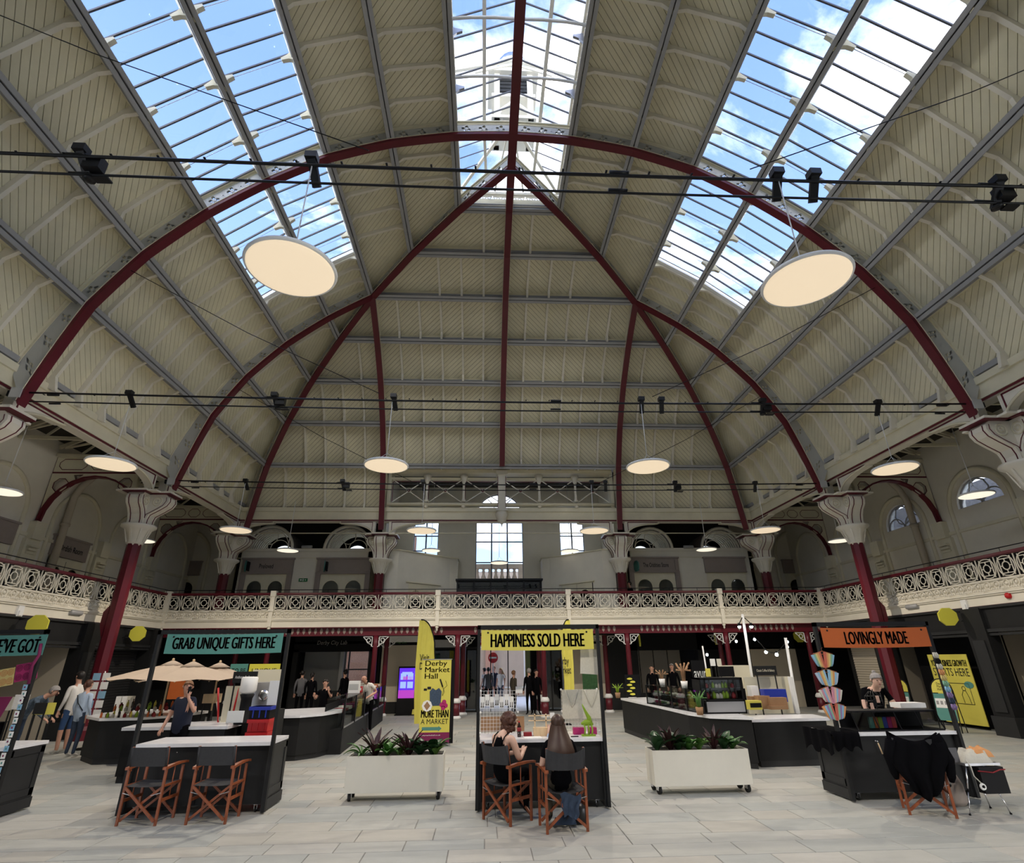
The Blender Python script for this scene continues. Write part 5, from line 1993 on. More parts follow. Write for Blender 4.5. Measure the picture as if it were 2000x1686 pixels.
hang_banner((at(1603, 1243, 8.7).x+at(1811, 1243, 8.7).x)/2, 8.67, at(1700, 1264, 8.7).z, at(1700, 1226, 8.7).z, at(1811, 1243, 8.7).x-at(1603, 1243, 8.7).x, 'orange', 'LOVINGLY MADE', 'orange banner lettered LOVINGLY MADE', at(1770, 1243, 8.7).x-at(1649, 1243, 8.7).x, 0.185, 0.05)
fx = -7.30
stall(fx-0.95, 8.85, 1.9, 'dark market stall cut by the left frame edge, draped in pink', 2.40)
zb, zt = at(40, 1280, 8.8).z, at(40, 1240, 8.8).z
bw = 1.75
hang_banner(at(88, 1260, 8.8).x-bw/2, 8.80, zb, zt, bw, 'teal', "LOOK WHAT WE'VE GOT", "teal banner at the left frame edge ending in WE'VE GOT", 1.60, 0.195, 0.05)

# ------------------------------------------------------------ director's chairs
def bar3(q, p, c, w_=0.028, h=0.022):
    q.bar(p, c, w_, h, (0, 1, 0))
def director_chair(x, y, rz, label, group, back_dy=0.0, sag=0.0):
    t = thing('director_chair', label, 'chair', (x, y, 0), rz, group)
    W, D = 0.25, 0.19
    for sx_ in (-1, 1):
        for sy_ in (-1, 1):
            q = b('teak').bar((sx_*W, sy_*D, 0), (sx_*W, sy_*D, 0.62), 0.030, 0.024, (0, 1, 0))
            q.put('leg', t)
        q = b('teak')
        q.prism([(-0.24, 0.62), (-0.10, 0.635), (0.10, 0.645), (0.24, 0.640), (0.27, 0.63), (0.27, 0.66), (0.10, 0.672), (-0.10, 0.665), (-0.24, 0.65)], lambda a, z, d: V((sx_*W+d, a, z)), -0.026, 0.026)
        q.put('armrest', t)
        b('teak').bar((sx_*W, -D, 0.27), (sx_*W, D, 0.27), 0.022, 0.034).put('side_rail', t)
        q = b('teak')
        q.tube([(sx_*W, 0.0, 0.28), (sx_*W, 0.0, 0.63)], 0.008, 6)
        q.put('spindle', t)
        b('teak').bar((sx_*W, -D, 0.43), (sx_*W, D, 0.43), 0.02, 0.024).put('seat_rail', t)
        # back post, a little behind the rear leg
        b('teak').bar((sx_*(W-0.012), -D+0.01, 0.60), (sx_*(W-0.012), -D-0.03, 0.885), 0.024, 0.018, (0, 1, 0)).put('back_post', t)
    for sy_ in (-1, 1):
        for s in (-1, 1):
            b('teak').bar((s*W*0.94, sy_*(D+0.018*s), 0.05), (-s*W*0.94, sy_*(D+0.018*s), 0.42), 0.030, 0.020, (0, 1, 0)).put('cross_brace', t)
    for s in (-1, 1):
        b('brushed').bar((s*W, -D-0.02, 0.36), (s*W*0.5, -D-0.02, 0.33), 0.012, 0.006).put('hinge', t)
    q = b('canvas_grey')
    n = 8
    lo, hi = [], []
    for k in range(n+1):
        u = -1+2*k/n
        z = 0.435-0.012*(1-u*u)-sag*(1-u*u)
        lo.append((u*W, z))
    for k in range(n):
        q.quad((lo[k][0], -D-0.02, lo[k][1]), (lo[k+1][0], -D-0.02, lo[k+1][1]), (lo[k+1][0], D+0.02, lo[k+1][1]+0.01), (lo[k][0], D+0.02, lo[k][1]+0.01))
    q.put('seat', t)
    q = b('canvas_grey')
    for j in range(3):
        for k in range(n):
            def P(kk, jj):
                u = -1+2*kk/n
                bow = -0.05*(1-u*u)*(1+back_dy) if back_dy else -0.012*(1-u*u)
                return (u*(W-0.002), -D-0.012+bow-0.012*jj, 0.655+0.075*jj-(0.035*back_dy*(1-u*u)*(jj/3)))
            q.quad(P(k, j), P(k+1, j), P(k+1, j+1), P(k, j+1))
    for s in (-1, 1):
        q.tube([(s*(W-0.012), -D-0.005, 0.655), (s*(W-0.012), -D-0.045, 0.88)], 0.017, 6)
    q.put('backrest', t)
    return t
CHAIRGRP = 'wooden director chairs with grey canvas'
director_chair(flo(266, 1614).x, 8.47+0.19, R(-4), 'left one of the two empty director chairs at the left stall', CHAIRGRP)
director_chair(flo(400, 1612).x, 8.45+0.19, R(-2), 'right one of the two empty director chairs at the left stall', CHAIRGRP)
CA = (-0.40, 8.30)
director_chair(CA[0], CA[1], R(-48), 'turned director chair holding the woman with short curly hair', CHAIRGRP, 0.6, 0.02)
CB = (0.27, 7.86)
director_chair(CB[0], CB[1], R(8), 'director chair holding the woman with long straight hair', CHAIRGRP, 1.3, 0.03)
CR = (5.13, 8.10)
director_chair(CR[0], CR[1], R(-26), 'director chair on the right, buried under a black coat', CHAIRGRP)

# black coat over the right chair
def coat():
    q = b('cloth_black')
    n, m = 20, 14
    pts = []
    for j in range(m+1):
        v = j/m
        for i in range(n+1):
            u = -1+2*i/n
            z = 0.90-v*0.72
            hw = 0.30*(1-0.55*max(0, v-0.45)/0.55) if v > 0.45 else 0.30+0.03*math.sin(v*6)
            z2 = z+0.06*abs(u)**1.5*(1-v)-0.05*(1-v)*(1-u*u)+0.20*max(0, v-0.55)*abs(u)
            yy = -0.25-0.03*math.sin(u*9+v*2)-0.05*math.sin(PI*v)-0.02*math.cos(u*5)
            pts.append((u*hw+0.02*math.sin(v*9)-0.02*v, yy, z2))
    f = []
    for j in range(m):
        for i in range(n):
            a = j*(n+1)+i
            f.append((a, a+1, a+n+2, a+n+1))
    q.smooth = True
    q.poly(pts, f)
    o0 = len(q.v)
    # front flap over the back rest
    pts = []
    for j in range(5):
        for i in range(n+1):
            u = -1+2*i/n
            pts.append((u*0.28, -0.25+0.02*j+0.03*min(j, 2), 0.90+0.06*abs(u)**1.5-0.05*(1-u*u)-0.06*max(0, j-1)))
    f = [(j*(n+1)+i, j*(n+1)+i+1, (j+1)*(n+1)+i+1, (j+1)*(n+1)+i) for j in range(4) for i in range(n)]
    q.poly(pts, f)
    for s in (-1, 1):
        q.tube([(s*0.27, -0.26, 0.86), (s*0.33, -0.24, 0.66), (s*0.31, -0.22, 0.46), (s*0.30, -0.20, 0.40)], [0.06, 0.065, 0.05, 0.03], 8)
    q.smooth = False
    o = q.put('coat')
    md = o.modifiers.new('thick', 'SOLIDIFY')
    md.thickness = 0.012
    o.location = (CR[0], CR[1], 0)
    o.rotation_euler = (0, 0, R(-26))
    tag(o, 'black coat thrown over the back of the right hand chair', 'coat')
    return o
coat()

# ------------------------------------------------------------ planters
def leaf_mesh(kind):
    m, L_, W_, bend = {'wine': ('leaf_wine', 0.26, 0.045, 0.5), 'dark': ('leaf_dark', 0.20, 0.10, 0.8), 'green': ('leaf_green', 0.20, 0.085, 0.9), 'light': ('leaf_light', 0.17, 0.07, 0.9), 'fern': ('leaf_green', 0.22, 0.028, 1.1)}[kind]
    q = b(m)
    q.smooth = True
    n = 6
    pts = []
    for k in range(n+1):
        t = k/n
        a = bend*t
        x = L_*(math.sin(a)/bend if bend else t)
        z = L_*(t-(1-math.cos(a))/bend*0.9)
        w_ = W_/2*math.sin(PI*min(1, t*0.93+0.07))**0.8
        x, z = L_*t*math.sin(0.35+a*0.7), L_*t*math.cos(0.35+a*0.7)
        pts += [(x, -w_, z+w_*0.3), (x+0.004, 0, z-0.006), (x, w_, z+w_*0.3)]
    f = []
    for k in range(n):
        o = k*3
        f += [(o, o+1, o+4, o+3), (o+1, o+2, o+5, o+4)]
    q.poly(pts, f)
    q.smooth = False
    return q.mesh('leaf')
LEAF = {k: leaf_mesh(k) for k in ('wine', 'dark', 'green', 'light', 'fern')}
def planter(x0, x1, y, label, plants, dep=0.42):
    w_ = x1-x0
    t = thing('planter', label, 'planter', ((x0+x1)/2, y, 0), 0, 'white planters on casters')
    q = b('planter_paint')
    h = w_/2
    z0, z1 = 0.11, 0.585
    th = 0.018
    q.poly([(-h, 0, z0), (h, 0, z0), (h, dep, z0), (-h, dep, z0), (-h, 0, z1), (h, 0, z1), (h, dep, z1), (-h, dep, z1), (-h+th, th, z1), (h-th, th, z1), (h-th, dep-th, z1), (-h+th, dep-th, z1), (-h+th, th, z1-0.06), (h-th, th, z1-0.06), (h-th, dep-th, z1-0.06), (-h+th, dep-th, z1-0.06)],
           [(0, 3, 2, 1), (0, 1, 5, 4), (1, 2, 6, 5), (2, 3, 7, 6), (3, 0, 4, 7), (4, 5, 9, 8), (5, 6, 10, 9), (6, 7, 11, 10), (7, 4, 8, 11), (8, 9, 13, 12), (9, 10, 14, 13), (10, 11, 15, 14), (11, 8, 12, 15)])
    q.put('box', t)
    b('soil').box(-h+th, h-th, th, dep-th, z1-0.07, z1-0.035).put('soil', t)
    for xx in (-h+0.07, h-0.07):
        for yy in (0.07, dep-0.07):
            caster(t, xx, yy, 0.033, True)
    for fx_, kind, lb, n, sc in plants:
        p = thing('potted_plant', lb, 'plant', ((x0+x1)/2+fx_*w_/2*0.86, y+dep*random.uniform(0.38, 0.6), z1-0.04), random.uniform(0, 6), 'plants in the white planters')
        for k in range(n):
            a = k*2.4+random.uniform(-0.3, 0.3)
            inst(LEAF[kind], p, (0.02*math.cos(a), 0.02*math.sin(a), random.uniform(0, 0.05)), (0, random.uniform(-0.25, 0.35), a), [sc*random.uniform(0.95, 1.5)]*3)
        b('leaf_green').tube([(0, 0, -0.02), (0, 0, 0.08)], 0.008, 5).put('stem', p)
    return t
a, c = flo(672, 1568), flo(862, 1563)
planter(at(671, 1550, 9.45).x, at(864, 1550, 9.45).x, 9.45, 'long white planter on casters left of the middle stall', (
    (-0.88, 'fern', 'narrow leaved green plant at the left end of the left planter', 16, 0.95), (-0.55, 'wine', 'spiky wine red cordyline near the left of the left planter', 18, 1.15),
    (-0.25, 'green', 'bushy green plant left of centre in the left planter', 18, 1.05), (0.05, 'light', 'small pale green plant mid left planter', 14, 0.8),
    (0.28, 'wine', 'spiky wine red cordyline right of centre in the left planter', 18, 1.15), (0.55, 'dark', 'dark round leaved calathea in the left planter', 14, 1.0),
    (0.85, 'dark', 'dark calathea with one leaf hanging over the left planter rim', 16, 1.1), (0.95, 'light', 'pale broad leaf at the right end of the left planter', 7, 1.1)))
planter(at(1281, 1540, 9.42).x, at(1473, 1540, 9.42).x, 9.42, 'long white planter on casters right of the middle stall', (
    (-0.95, 'dark', 'tall thin stemmed dark leaves at the left end of the right planter', 8, 1.2), (-0.62, 'wine', 'wine red cordyline at the left of the right planter', 16, 1.1),
    (-0.42, 'dark', 'tallest dark calathea in the right planter', 16, 1.25), (-0.18, 'green', 'broad green plant left of centre in the right planter', 18, 0.95),
    (0.10, 'light', 'spread of pale green leaves mid right planter', 20, 0.95), (0.45, 'wine', 'small wine red cordyline right of centre in the right planter', 14, 1.0),
    (0.70, 'dark', 'dark leafed plant near the right end of the right planter', 14, 1.1), (0.92, 'green', 'green plant trailing over the right end of the right planter', 16, 0.95)))

# ------------------------------------------------------------ banners, flags, screen
p0, p1 = at(818, 1430, 14.9), at(884, 1455, 14.9)
wv = at(880, 1350, 14.9).x-at(822, 1350, 14.9).x
xb_ = (at(880, 1350, 14.9).x+at(822, 1350, 14.9).x)/2
zt = at(850, 1289, 14.9).z
t = thing('rollup_banner', 'yellow roll-up banner reading Derby Market Hall, more than a market', 'banner', (xb_, 14.9, 0))
h = wv/2
b('yellow').box(-h, h, 0, 0.008, 0.30, zt).put('sheet', t)
b('plum').box(-h, h, -0.001, 0.007, 0.06, 0.30).put('footer', t)
b('brushed').box(-h, h+0.03, -0.03, 0.10, 0.0, 0.06).put('base', t)
b('brushed').box(-h, h+0.02, -0.01, 0.02, zt, zt+0.02).put('top_rail', t)
b('black').box(h, h+0.09, 0.02, 0.03, 0.06, zt).put('rear_sheet', t)
k = zt-0.3
text('Derby\nMarket\nHall', t, (-h*0.78, -0.002, zt-0.44), (1, 0, 0), (0, 0, 1), wv*0.84, 0.42, 'ink', 0.02)
text('MORE THAN', t, (-h*0.9, -0.002, 0.62), (1, 0, 0), (0, 0, 1), wv*0.9, 0.17, 'ink', 0.04)
text('A MARKET', t, (-h*0.9, -0.002, 0.48), (1, 0, 0), (0, 0, 1), wv*0.9, 0.11, 'ink', 0.0)
text('derbymarkethall.co.uk', t, (-h*0.9, -0.003, 0.22), (1, 0, 0), (0, 0, 1), wv*0.66, 0.035, 'white_ink', 0.01)
q = b('denim').prism([(-0.13, -0.2), (0.13, -0.2), (0.15, 0.12), (0.08, 0.20), (0, 0.15), (-0.08, 0.20), (-0.15, 0.12)], lambda a, z, d: V((0.0+a, d, 1.08+z)), -0.006, -0.002)
q.put('shirt_print', t)
b('ink').tube([(0.10, -0.005, 1.48), (0.17, -0.005, 1.30)], 0.018, 8).tube([(0.17, -0.005, 1.30), (0.22, -0.005, 1.18), (0.17, -0.005, 1.10), (0.20, -0.005, 1.26), (0.28, -0.005, 1.33), (0.24, -0.005, 1.44)], 0.004, 4).put('microphone_print', t)
b('ink').box(-0.30, -0.22, -0.004, -0.001, 1.22, 1.27).box(-0.21, -0.12, -0.004, -0.001, 1.25, 1.31).put('glasses_print', t)
b('white').prism([(0.13*math.cos(k*PI/4), 0.13*math.sin(k*PI/4)) for k in range(8)], lambda a, z, d: V((a-0.20, d, 0.88+z)), -0.007, -0.003).put('badge_print', t)
b('cardboard').prism([(0.08, 0), (0, 0.10), (-0.08, 0), (0, -0.10)], lambda a, z, d: V((a-0.20, d, 0.88+z)), -0.009, -0.007).put('badge_print', t)
for dx, dz in ((0.16, 0.90), (0.22, 0.96), (0.26, 0.88), (0.20, 0.83)):
    b('pink').lathe([(0.055, 0), (0.05, 0.003)], 10).put('yarn_print', t).matrix_basis = Matrix.Translation((dx, -0.004, dz)) @ Matrix.Rotation(PI/2, 4, 'X')
b('teal').prism([(-0.30, -0.035), (0.10, -0.035), (0.10, -0.06), (0.18, 0), (0.10, 0.06), (0.10, 0.035), (-0.30, 0.035)], lambda a, z, d: V((a, d, 0.38+z)), -0.004, -0.001).put('arrow_print', t)

def feather(x, y, z_t, label, side_=1, r=0.36, words=None, z_b=1.28, th=0.28):
    t = thing('feather_flag', label, 'flag', (x, y, 0), 0, 'yellow feather flags')
    out = []
    n = 10
    H = z_t-0.05
    prof = [(0, H)]+[(r*math.sin(PI/2*k/n)**0.8, H-1.0*(1-math.cos(PI/2*k/n))) for k in range(1, n+1)]
    left = [(0.02, 0.9), (-0.06, 0.62)]
    out = prof+[(r, 0.75), (r*0.8, 0.35), (0.03, 0.40), (-0.05, 0.8), (-0.06, 1.3), (-0.01, 1.8)]
    fold = lambda a: 0.02*math.sin(a*38)
    # cloth as strips so that it can be pleated
    q = b('yellow')
    q.smooth = True
    m = 16
    cols = []
    for k in range(m+1):
        a = -0.03+(r+0.03)*k/m
        ztop = H-1.0*(1-math.sqrt(max(0, 1-(max(0, a)/r)**2.2)))
        cols.append((a, ztop))
    zs = [0, 0.25, 0.5, 0.75, 1]
    pts = []
    for a, zt_ in cols:
        for v in zs:
            z = 0.35+(zt_-0.35)*v
            pts.append((side_*a*(1 if v > 0.2 else 0.9)-side_*0.05*math.sin(PI*(1-v)), 0.018*math.sin(a*45)*(0.4+0.6*v), z))
    f = [(i*5+j, (i+1)*5+j, (i+1)*5+j+1, i*5+j+1) for i in range(m) for j in range(4)]
    q.poly(pts, f)
    q.smooth = False
    q.put('cloth', t)
    q = b('black')
    pole = [(side_*(r+0.01), 0, 0.02), (side_*(r+0.02), 0, H-1.0)]+[(side_*(cols[k][0]+0.012), 0, cols[k][1]+0.012) for k in range(m, 0, -1)]
    q.tube(pole, [0.018]*len(pole), 6)
    q.put('pole', t)
    b('black').box(side_*r-0.2, side_*r+0.2, -0.2, 0.2, 0, 0.03).put('base', t)
    if words:
        text(words, t, (0.03 if side_ > 0 else -r+0.02, -0.03, z_b), (1, 0, 0), (0, 0, 1), r*0.88, th, 'ink', 0.005)
    return t
p = at(822, 1208, 16.4)
feather(p.x, 16.4, p.z, 'yellow feather flag behind the roll-up banner, left of centre', 1, at(848, 1300, 16.4).x-p.x, 'Visit\nDerby', at(840, 1312, 16.4).z, 0.45)
p = at(1112, 1208, 19.0)
feather(p.x-0.02, 19.0, p.z, 'narrow yellow feather flag seen through the middle stall', -1, 0.30, 'rby\nrket', at(1110, 1316, 19.0).z, 0.5)

# touchscreen kiosk
a, c = at(776, 1350, 23.2), at(811, 1350, 23.2)
t = thing('digital_screen', 'free standing black digital kiosk with a purple and blue screen', 'screen', ((a.x+c.x)/2, 23.2, 0), R(3))
h = (c.x-a.x)/2
zt = at(793, 1302, 23.2).z
b('black').box(-h, h, 0, 0.12, 0.02, zt).put('case', t)
b('black').box(-h-0.05, h+0.05, -0.1, 0.25, 0, 0.03).put('base', t)
z0 = at(793, 1364, 23.2).z
b('screen_blue').box(-h+0.04, h-0.04, -0.006, 0, z0, zt-0.06).put('display', t)
b('screen_pink').box(-h+0.04, h-0.04, -0.008, -0.005, z0, z0+0.28).put('display_band', t)
for i in range(2):
    for j in range(2):
        b('screen_light').box(-0.25+i*0.27, -0.03+i*0.27, -0.010, -0.006, z0+0.35+j*0.3, z0+0.58+j*0.3).put('picture', t)
b('screen_light').box(-0.2, 0.2, -0.010, -0.006, zt-0.30, zt-0.2).put('heading', t)
b('screen_pink').box(-0.15, 0.22, -0.010, -0.006, zt-0.48, zt-0.36).put('heading', t)
# wet floor sign
p = flo(814, 1393)
t = thing('wet_floor_sign', 'folding yellow wet floor sign right of the digital kiosk', 'sign', (at(814, 1380, 23.3).x, 23.3, 0))
q = b('yellow')
q.prism([(-0.17, 0.0), (0.17, 0.0), (0.10, 0.60), (-0.10, 0.60)], lambda a, z, d: V((a, d+z*0.18, z)), -0.12, -0.10)
q.prism([(-0.17, 0.0), (0.17, 0.0), (0.10, 0.60), (-0.10, 0.60)], lambda a, z, d: V((a, d-z*0.18, z)), 0.10, 0.12)
q.put('leaf_panels', t)

# posters and boards on the right
s0 = 1
t = thing('poster', 'tall yellow poster lettered YOUR BUSINESS GROWTH STARTS HERE', 'poster', (12.95, 16.45, 0), -PI/2)
H0, H1 = 0.10, 1.92
b('yellow').box(-0.72, 0.72, 0, 0.02, H0, H1).put('sheet', t)
text('YOUR BUSINESS GROWTH', t, (-0.64, -0.004, 1.60), (1, 0, 0), (0, 0, 1), 1.28, 0.17, 'ink', 0.035)
text('STARTS HERE', t, (-0.64, -0.004, 1.34), (1, 0, 0), (0, 0, 1), 1.28, 0.21, 'ink', 0.0)
q = b('ink')
q.tube([(-0.48, -0.005, 1.15), (0.50, -0.005, 1.15), (0.50, -0.005, 0.62), (-0.48, -0.005, 0.62)], 0.008, 4, closed=True)
for s in (-0.25, 0.28):
    q.tube([(s-0.1, -0.006, 0.64), (s-0.12, -0.006, 0.85), (s-0.03, -0.006, 0.98), (s+0.05, -0.006, 0.95), (s+0.10, -0.006, 0.8), (s+0.12, -0.006, 0.64)], 0.007, 4)
    q.tube([(s+0.06*math.cos(k*PI/4), -0.006, 1.02+0.06*math.sin(k*PI/4)) for k in range(8)], 0.007, 4, closed=True)
q.put('line_drawing', t)
b('teal').prism([(0.16*math.cos(k*PI/6), 0.09*math.sin(k*PI/6)) for k in range(12)], lambda a, z, d: V((a+0.5, d, 1.12+z)), -0.008, -0.004).put('badge_print', t)
def aboard(x, y, rz, w_, h, label):
    t = thing('pavement_sign', label, 'sign', (x, y, 0), rz, 'arched pavement signs')
    out = [(-w_/2, 0.28), (w_/2, 0.28), (w_/2, h-w_/2)]+[(w_/2*math.cos(a), h-w_/2+w_/2*math.sin(a)) for a in [k*PI/10 for k in range(1, 10)]]+[(-w_/2, h-w_/2)]
    lean = lambda z: z*0.14
    b('black_metal').tube([V((a, lean(z), z)) for a, z in out[2:]]+[V((-w_/2, 0, 0.0))], 0.014, 5).tube([V((w_/2, lean(h-w_/2), h-w_/2)), V((w_/2, 0, 0))], 0.014, 5).put('frame', t)
    b('black_metal').tube([V((w_/2, 0.30, 0)), V((w_/2, lean(h*0.8)+0.02, h*0.8))], 0.012, 5).put('rear_leg', t)
    b('black_metal').tube([V((-w_/2, 0.30, 0)), V((-w_/2, lean(h*0.8)+0.02, h*0.8))], 0.012, 5).put('rear_leg', t)
    top = [p for p in out if p[1] >= h-w_/2-0.14]
    top = [(-w_/2+0.02, h-w_/2-0.10), (w_/2-0.02, h-w_/2-0.10)]+[((w_/2-0.02)*math.cos(a), h-w_/2+(w_/2-0.02)*math.sin(a)) for a in [k*PI/10 for k in range(0, 11)]]
    b('yellow').prism(top, lambda a, z, d: V((a, d+lean(z), z)), -0.012, -0.004).put('header', t)
    b('teal').prism([(-w_/2+0.02, 0.28), (w_/2-0.02, 0.28), (w_/2-0.02, h-w_/2-0.12), (-w_/2+0.02, h-w_/2-0.12)], lambda a, z, d: V((a, d+lean(z), z)), -0.010, -0.004).put('body_sheet', t)
    b('paper').prism([(-w_/2+0.04, 0.58), (w_/2-0.04, 0.58), (w_/2-0.04, h-w_/2-0.24), (-w_/2+0.04, h-w_/2-0.24)], lambda a, z, d: V((a, d+lean(z), z)), -0.013, -0.009).put('list_sheet', t)
    for k in range(4):
        x0 = -w_/2+0.06+k*(w_-0.1)/4
        b('grey_ink').prism([(x0, 0.66), (x0+0.06, 0.66), (x0+0.06, h-w_/2-0.30), (x0, h-w_/2-0.30)], lambda a, z, d: V((a, d+lean(z), z)), -0.015, -0.012).put('list_column', t)
    z = h-w_/2-0.04
    text('Derby\nMarket\nHall', t, (-0.09, lean(z)-0.016, z), (1, 0, 0), (0, 0.14, 1), 0.2, 0.2, 'ink', 0.0)
    return t
p = flo(1868, 1420)
aboard(11.75, 15.6, R(-62), 0.50, 1.30, 'larger arched pavement sign with a yellow top, right of the tall poster')
aboard(12.25, 17.9, R(-70), 0.50, 1.22, 'smaller arched pavement sign with a yellow top, left of the tall poster')
t = thing('poster', 'yellow poster corner at the right frame edge', 'poster', (14.15, 12.3, 1.45), -PI/2)
b('yellow').box(-0.4, 0.4, 0, 0.01, -0.5, 0.5).put('sheet', t)
text('GR', t, (-0.34, -0.004, 0.2), (1, 0, 0), (0, 0, 1), 0.5, 0.16, 'ink', 0.02)
# ------------------------------------------------------------ people: one skinned body each
FIGS = []
STAND = dict(pel=(0, 0, .93), abd=(0, 0, 1.08), che=(0, .005, 1.29), nb=(0, -.01, 1.45), nk=(0, .0, 1.52), chin=(0, .025, 1.575), hd=(0, .015, 1.655), top=(0, .0, 1.715),
             shl=(-.175, 0, 1.42), shr=(.175, 0, 1.42), ell=(-.235, -.03, 1.14), elr=(.235, -.03, 1.14), wrl=(-.24, .06, .91), wrr=(.24, .06, .91), pml=(-.235, .09, .85), pmr=(.235, .09, .85),
             hpl=(-.085, 0, .90), hpr=(.085, 0, .90), knl=(-.10, .02, .50), knr=(.10, .02, .50), anl=(-.105, -.02, .09), anr=(.105, -.02, .09), tol=(-.115, .13, .03), tor=(.115, .13, .03))
BR = dict(pel=.135, abd=.125, che=.135, nb=.07, nk=.052, chin=.068, hd=.088, top=.062, sh=.062, el=.042, wr=.028, pm=.030, hp=.09, kn=.058, an=.040, to=.030)
EDG = [('pel', 'abd', 'T'), ('abd', 'che', 'T'), ('che', 'nb', 'Y'), ('nb', 'nk', 'H'), ('nk', 'chin', 'H'), ('chin', 'hd', 'H'), ('hd', 'top', 'H'),
       ('che', 'shl', 'Y'), ('che', 'shr', 'Y'), ('shl', 'ell', 'U'), ('shr', 'elr', 'U'), ('ell', 'wrl', 'F'), ('elr', 'wrr', 'F'), ('wrl', 'pml', 'P'), ('wrr', 'pmr', 'P'),
       ('pel', 'hpl', 'B'), ('pel', 'hpr', 'B'), ('hpl', 'knl', 'L'), ('hpr', 'knr', 'L'), ('knl', 'anl', 'S'), ('knr', 'anr', 'S'), ('anl', 'tol', 'O'), ('anr', 'tor', 'O')]
def person(label, loc, rz, pose=None, shirt='cloth_black', sleeve=None, fore='skin', trou='cloth_black', shin=None, shoe='leather', skin='skin', hair='hair_dark', hairstyle='short', scale=1.0, fat=1.0, group=None, fingers=True, yoke=None):
    t = thing('person', label, 'person', loc, rz, group)
    t.scale = (scale,)*3
    J = {k: V(v) for k, v in STAND.items()}
    for k, v in [kv for kv in (pose or {}).items() if kv[0] != 'face']:
        J[k] = V(v)
    names = list(J)
    vs = [J[n] for n in names]
    rad = []
    for n in names:
        r = BR.get(n) or BR.get(n[:2])
        if n in ('pel', 'abd', 'che', 'hpl', 'hpr'):
            r *= fat
        rad.append(r)
    ed = [(names.index(a), names.index(c)) for a, c, _ in EDG]
    seg = [(J[a], J[c], k) for a, c, k in EDG]
    if fingers:
        for s in ('l', 'r'):
            pm, wr = J['pm'+s], J['wr'+s]
            d = (pm-wr).normalized()
            up = V((0, 0, 1)) if abs(d.z) < 0.8 else V((0, 1, 0))
            side_ = d.cross(up).normalized()
            nrm = side_.cross(d).normalized()
            i0 = names.index('pm'+s)
            for k, (o, l_) in enumerate(((-.027, .060), (-.009, .072), (.009, .068), (.027, .052))):
                a = pm+d*0.03+side_*o
                m_ = a+d*l_*0.5-nrm*0.008
                e = m_+d*l_*0.4-nrm*0.03
                vs += [a, m_, e]
                rad += [.0115, .0095, .008]
                n0 = len(vs)-3
                ed += [(i0, n0), (n0, n0+1), (n0+1, n0+2)]
                seg += [(pm, a, 'P'), (a, m_, 'P'), (m_, e, 'P')]
            sg = -1 if s == 'l' else 1
            a = wr+(pm-wr)*0.5-side_*0.030*sg
            m_ = a+d*0.03-side_*0.018*sg-nrm*0.008
            e = m_+d*0.03-nrm*0.015
            vs += [a, m_, e]
            rad += [.012, .011, .009]
            n0 = len(vs)-3
            ed += [(i0, n0), (n0, n0+1), (n0+1, n0+2)]
            seg += [(a, m_, 'P'), (m_, e, 'P')]
    me = bpy.data.meshes.new('body')
    me.from_pydata([tuple(v) for v in vs], ed, [])
    o = bpy.data.objects.new('body', me)
    C.objects.link(o)
    md = o.modifiers.new('skin', 'SKIN')
    md.use_smooth_shade = True
    sv = me.skin_vertices[0].data
    for k, r in enumerate(rad):
        sv[k].radius = (r, r)
        sv[k].use_root = (k == 0)
    s2 = o.modifiers.new('sub', 'SUBSURF')
    s2.levels = s2.render_levels = 1 if loc[1] > 12 else 2
    mats_ = {'Y': yoke or shirt, 'T': shirt, 'B': trou, 'H': skin, 'U': sleeve or shirt, 'F': fore, 'P': skin, 'L': trou, 'S': shin or trou, 'O': shoe}
    FIGS.append((o, t, seg, mats_, 0.5 if fore == skin or fore == 'skin' else 1.0))
    # head details and hair as children
    hd, top, ch = J['hd'], J['top'], J['chin']
    upv = (top-ch).normalized()
    fw = V((0, 1, 0))
    if 'face' in (pose or {}):
        fw = V(pose['face'])
    fw = (fw-upv*fw.dot(upv)).normalized()
    rt = fw.cross(upv)
    def HP(x, y, z):
        return hd+rt*x+fw*y+upv*z
    q = b(skin)
    q.tube([HP(0, .080, .005), HP(0, .100, -.025), HP(0, .085, -.035)], [.008, .014, .008], 6)
    q.put('nose', t)
    for s in (-1, 1):
        q = b(skin)
        q.tube([HP(s*.083, -.005, .015), HP(s*.093, -.012, .0), HP(s*.084, -.005, -.028)], [.010, .014, .007], 6)
        q.put('ear', t)
        q = b('hair_dark')
        q.sphere(HP(s*.032, .080, .008), .009, 6, 4)
        q.put('eye', t)
    b('red_dark').tube([HP(-.022, .078, -.058), HP(0, .084, -.060), HP(.022, .078, -.058)], [.003, .006, .003], 5).put('mouth', t)
    if hairstyle != 'bald':
        q = b(hair)
        q.smooth = True
        n, m = 16, 10
        pts, fs = [], []
        rr = .101 if hairstyle != 'curly' else .118
        for j in range(m+1):
            ph = PI*j/m*0.78
            for i in range(n):
                a = 2*PI*i/n
                r = rr*math.sin(ph)
                ww = 1.0+(0.10*math.sin(a*5+j*2.1)*math.sin(j*1.7+a*3) if hairstyle == 'curly' else 0.02*math.sin(a*9))
                x, y = r*math.cos(a)*ww*0.93, r*math.sin(a)*ww*1.05-0.012
                z = rr*math.cos(ph)*1.02+0.018
                # hairline: lift the front
                if y > 0.02:
                    z = max(z, 0.055-0.25*abs(x))
                if y > -0.01 and abs(x) > .05:
                    z = max(z, -0.012)
                pts.append(HP(x, y, z))
        for j in range(m):
            for i in range(n):
                fs.append((j*n+i, j*n+(i+1) % n, (j+1)*n+(i+1) % n, (j+1)*n+i))
        q.poly(pts, fs)
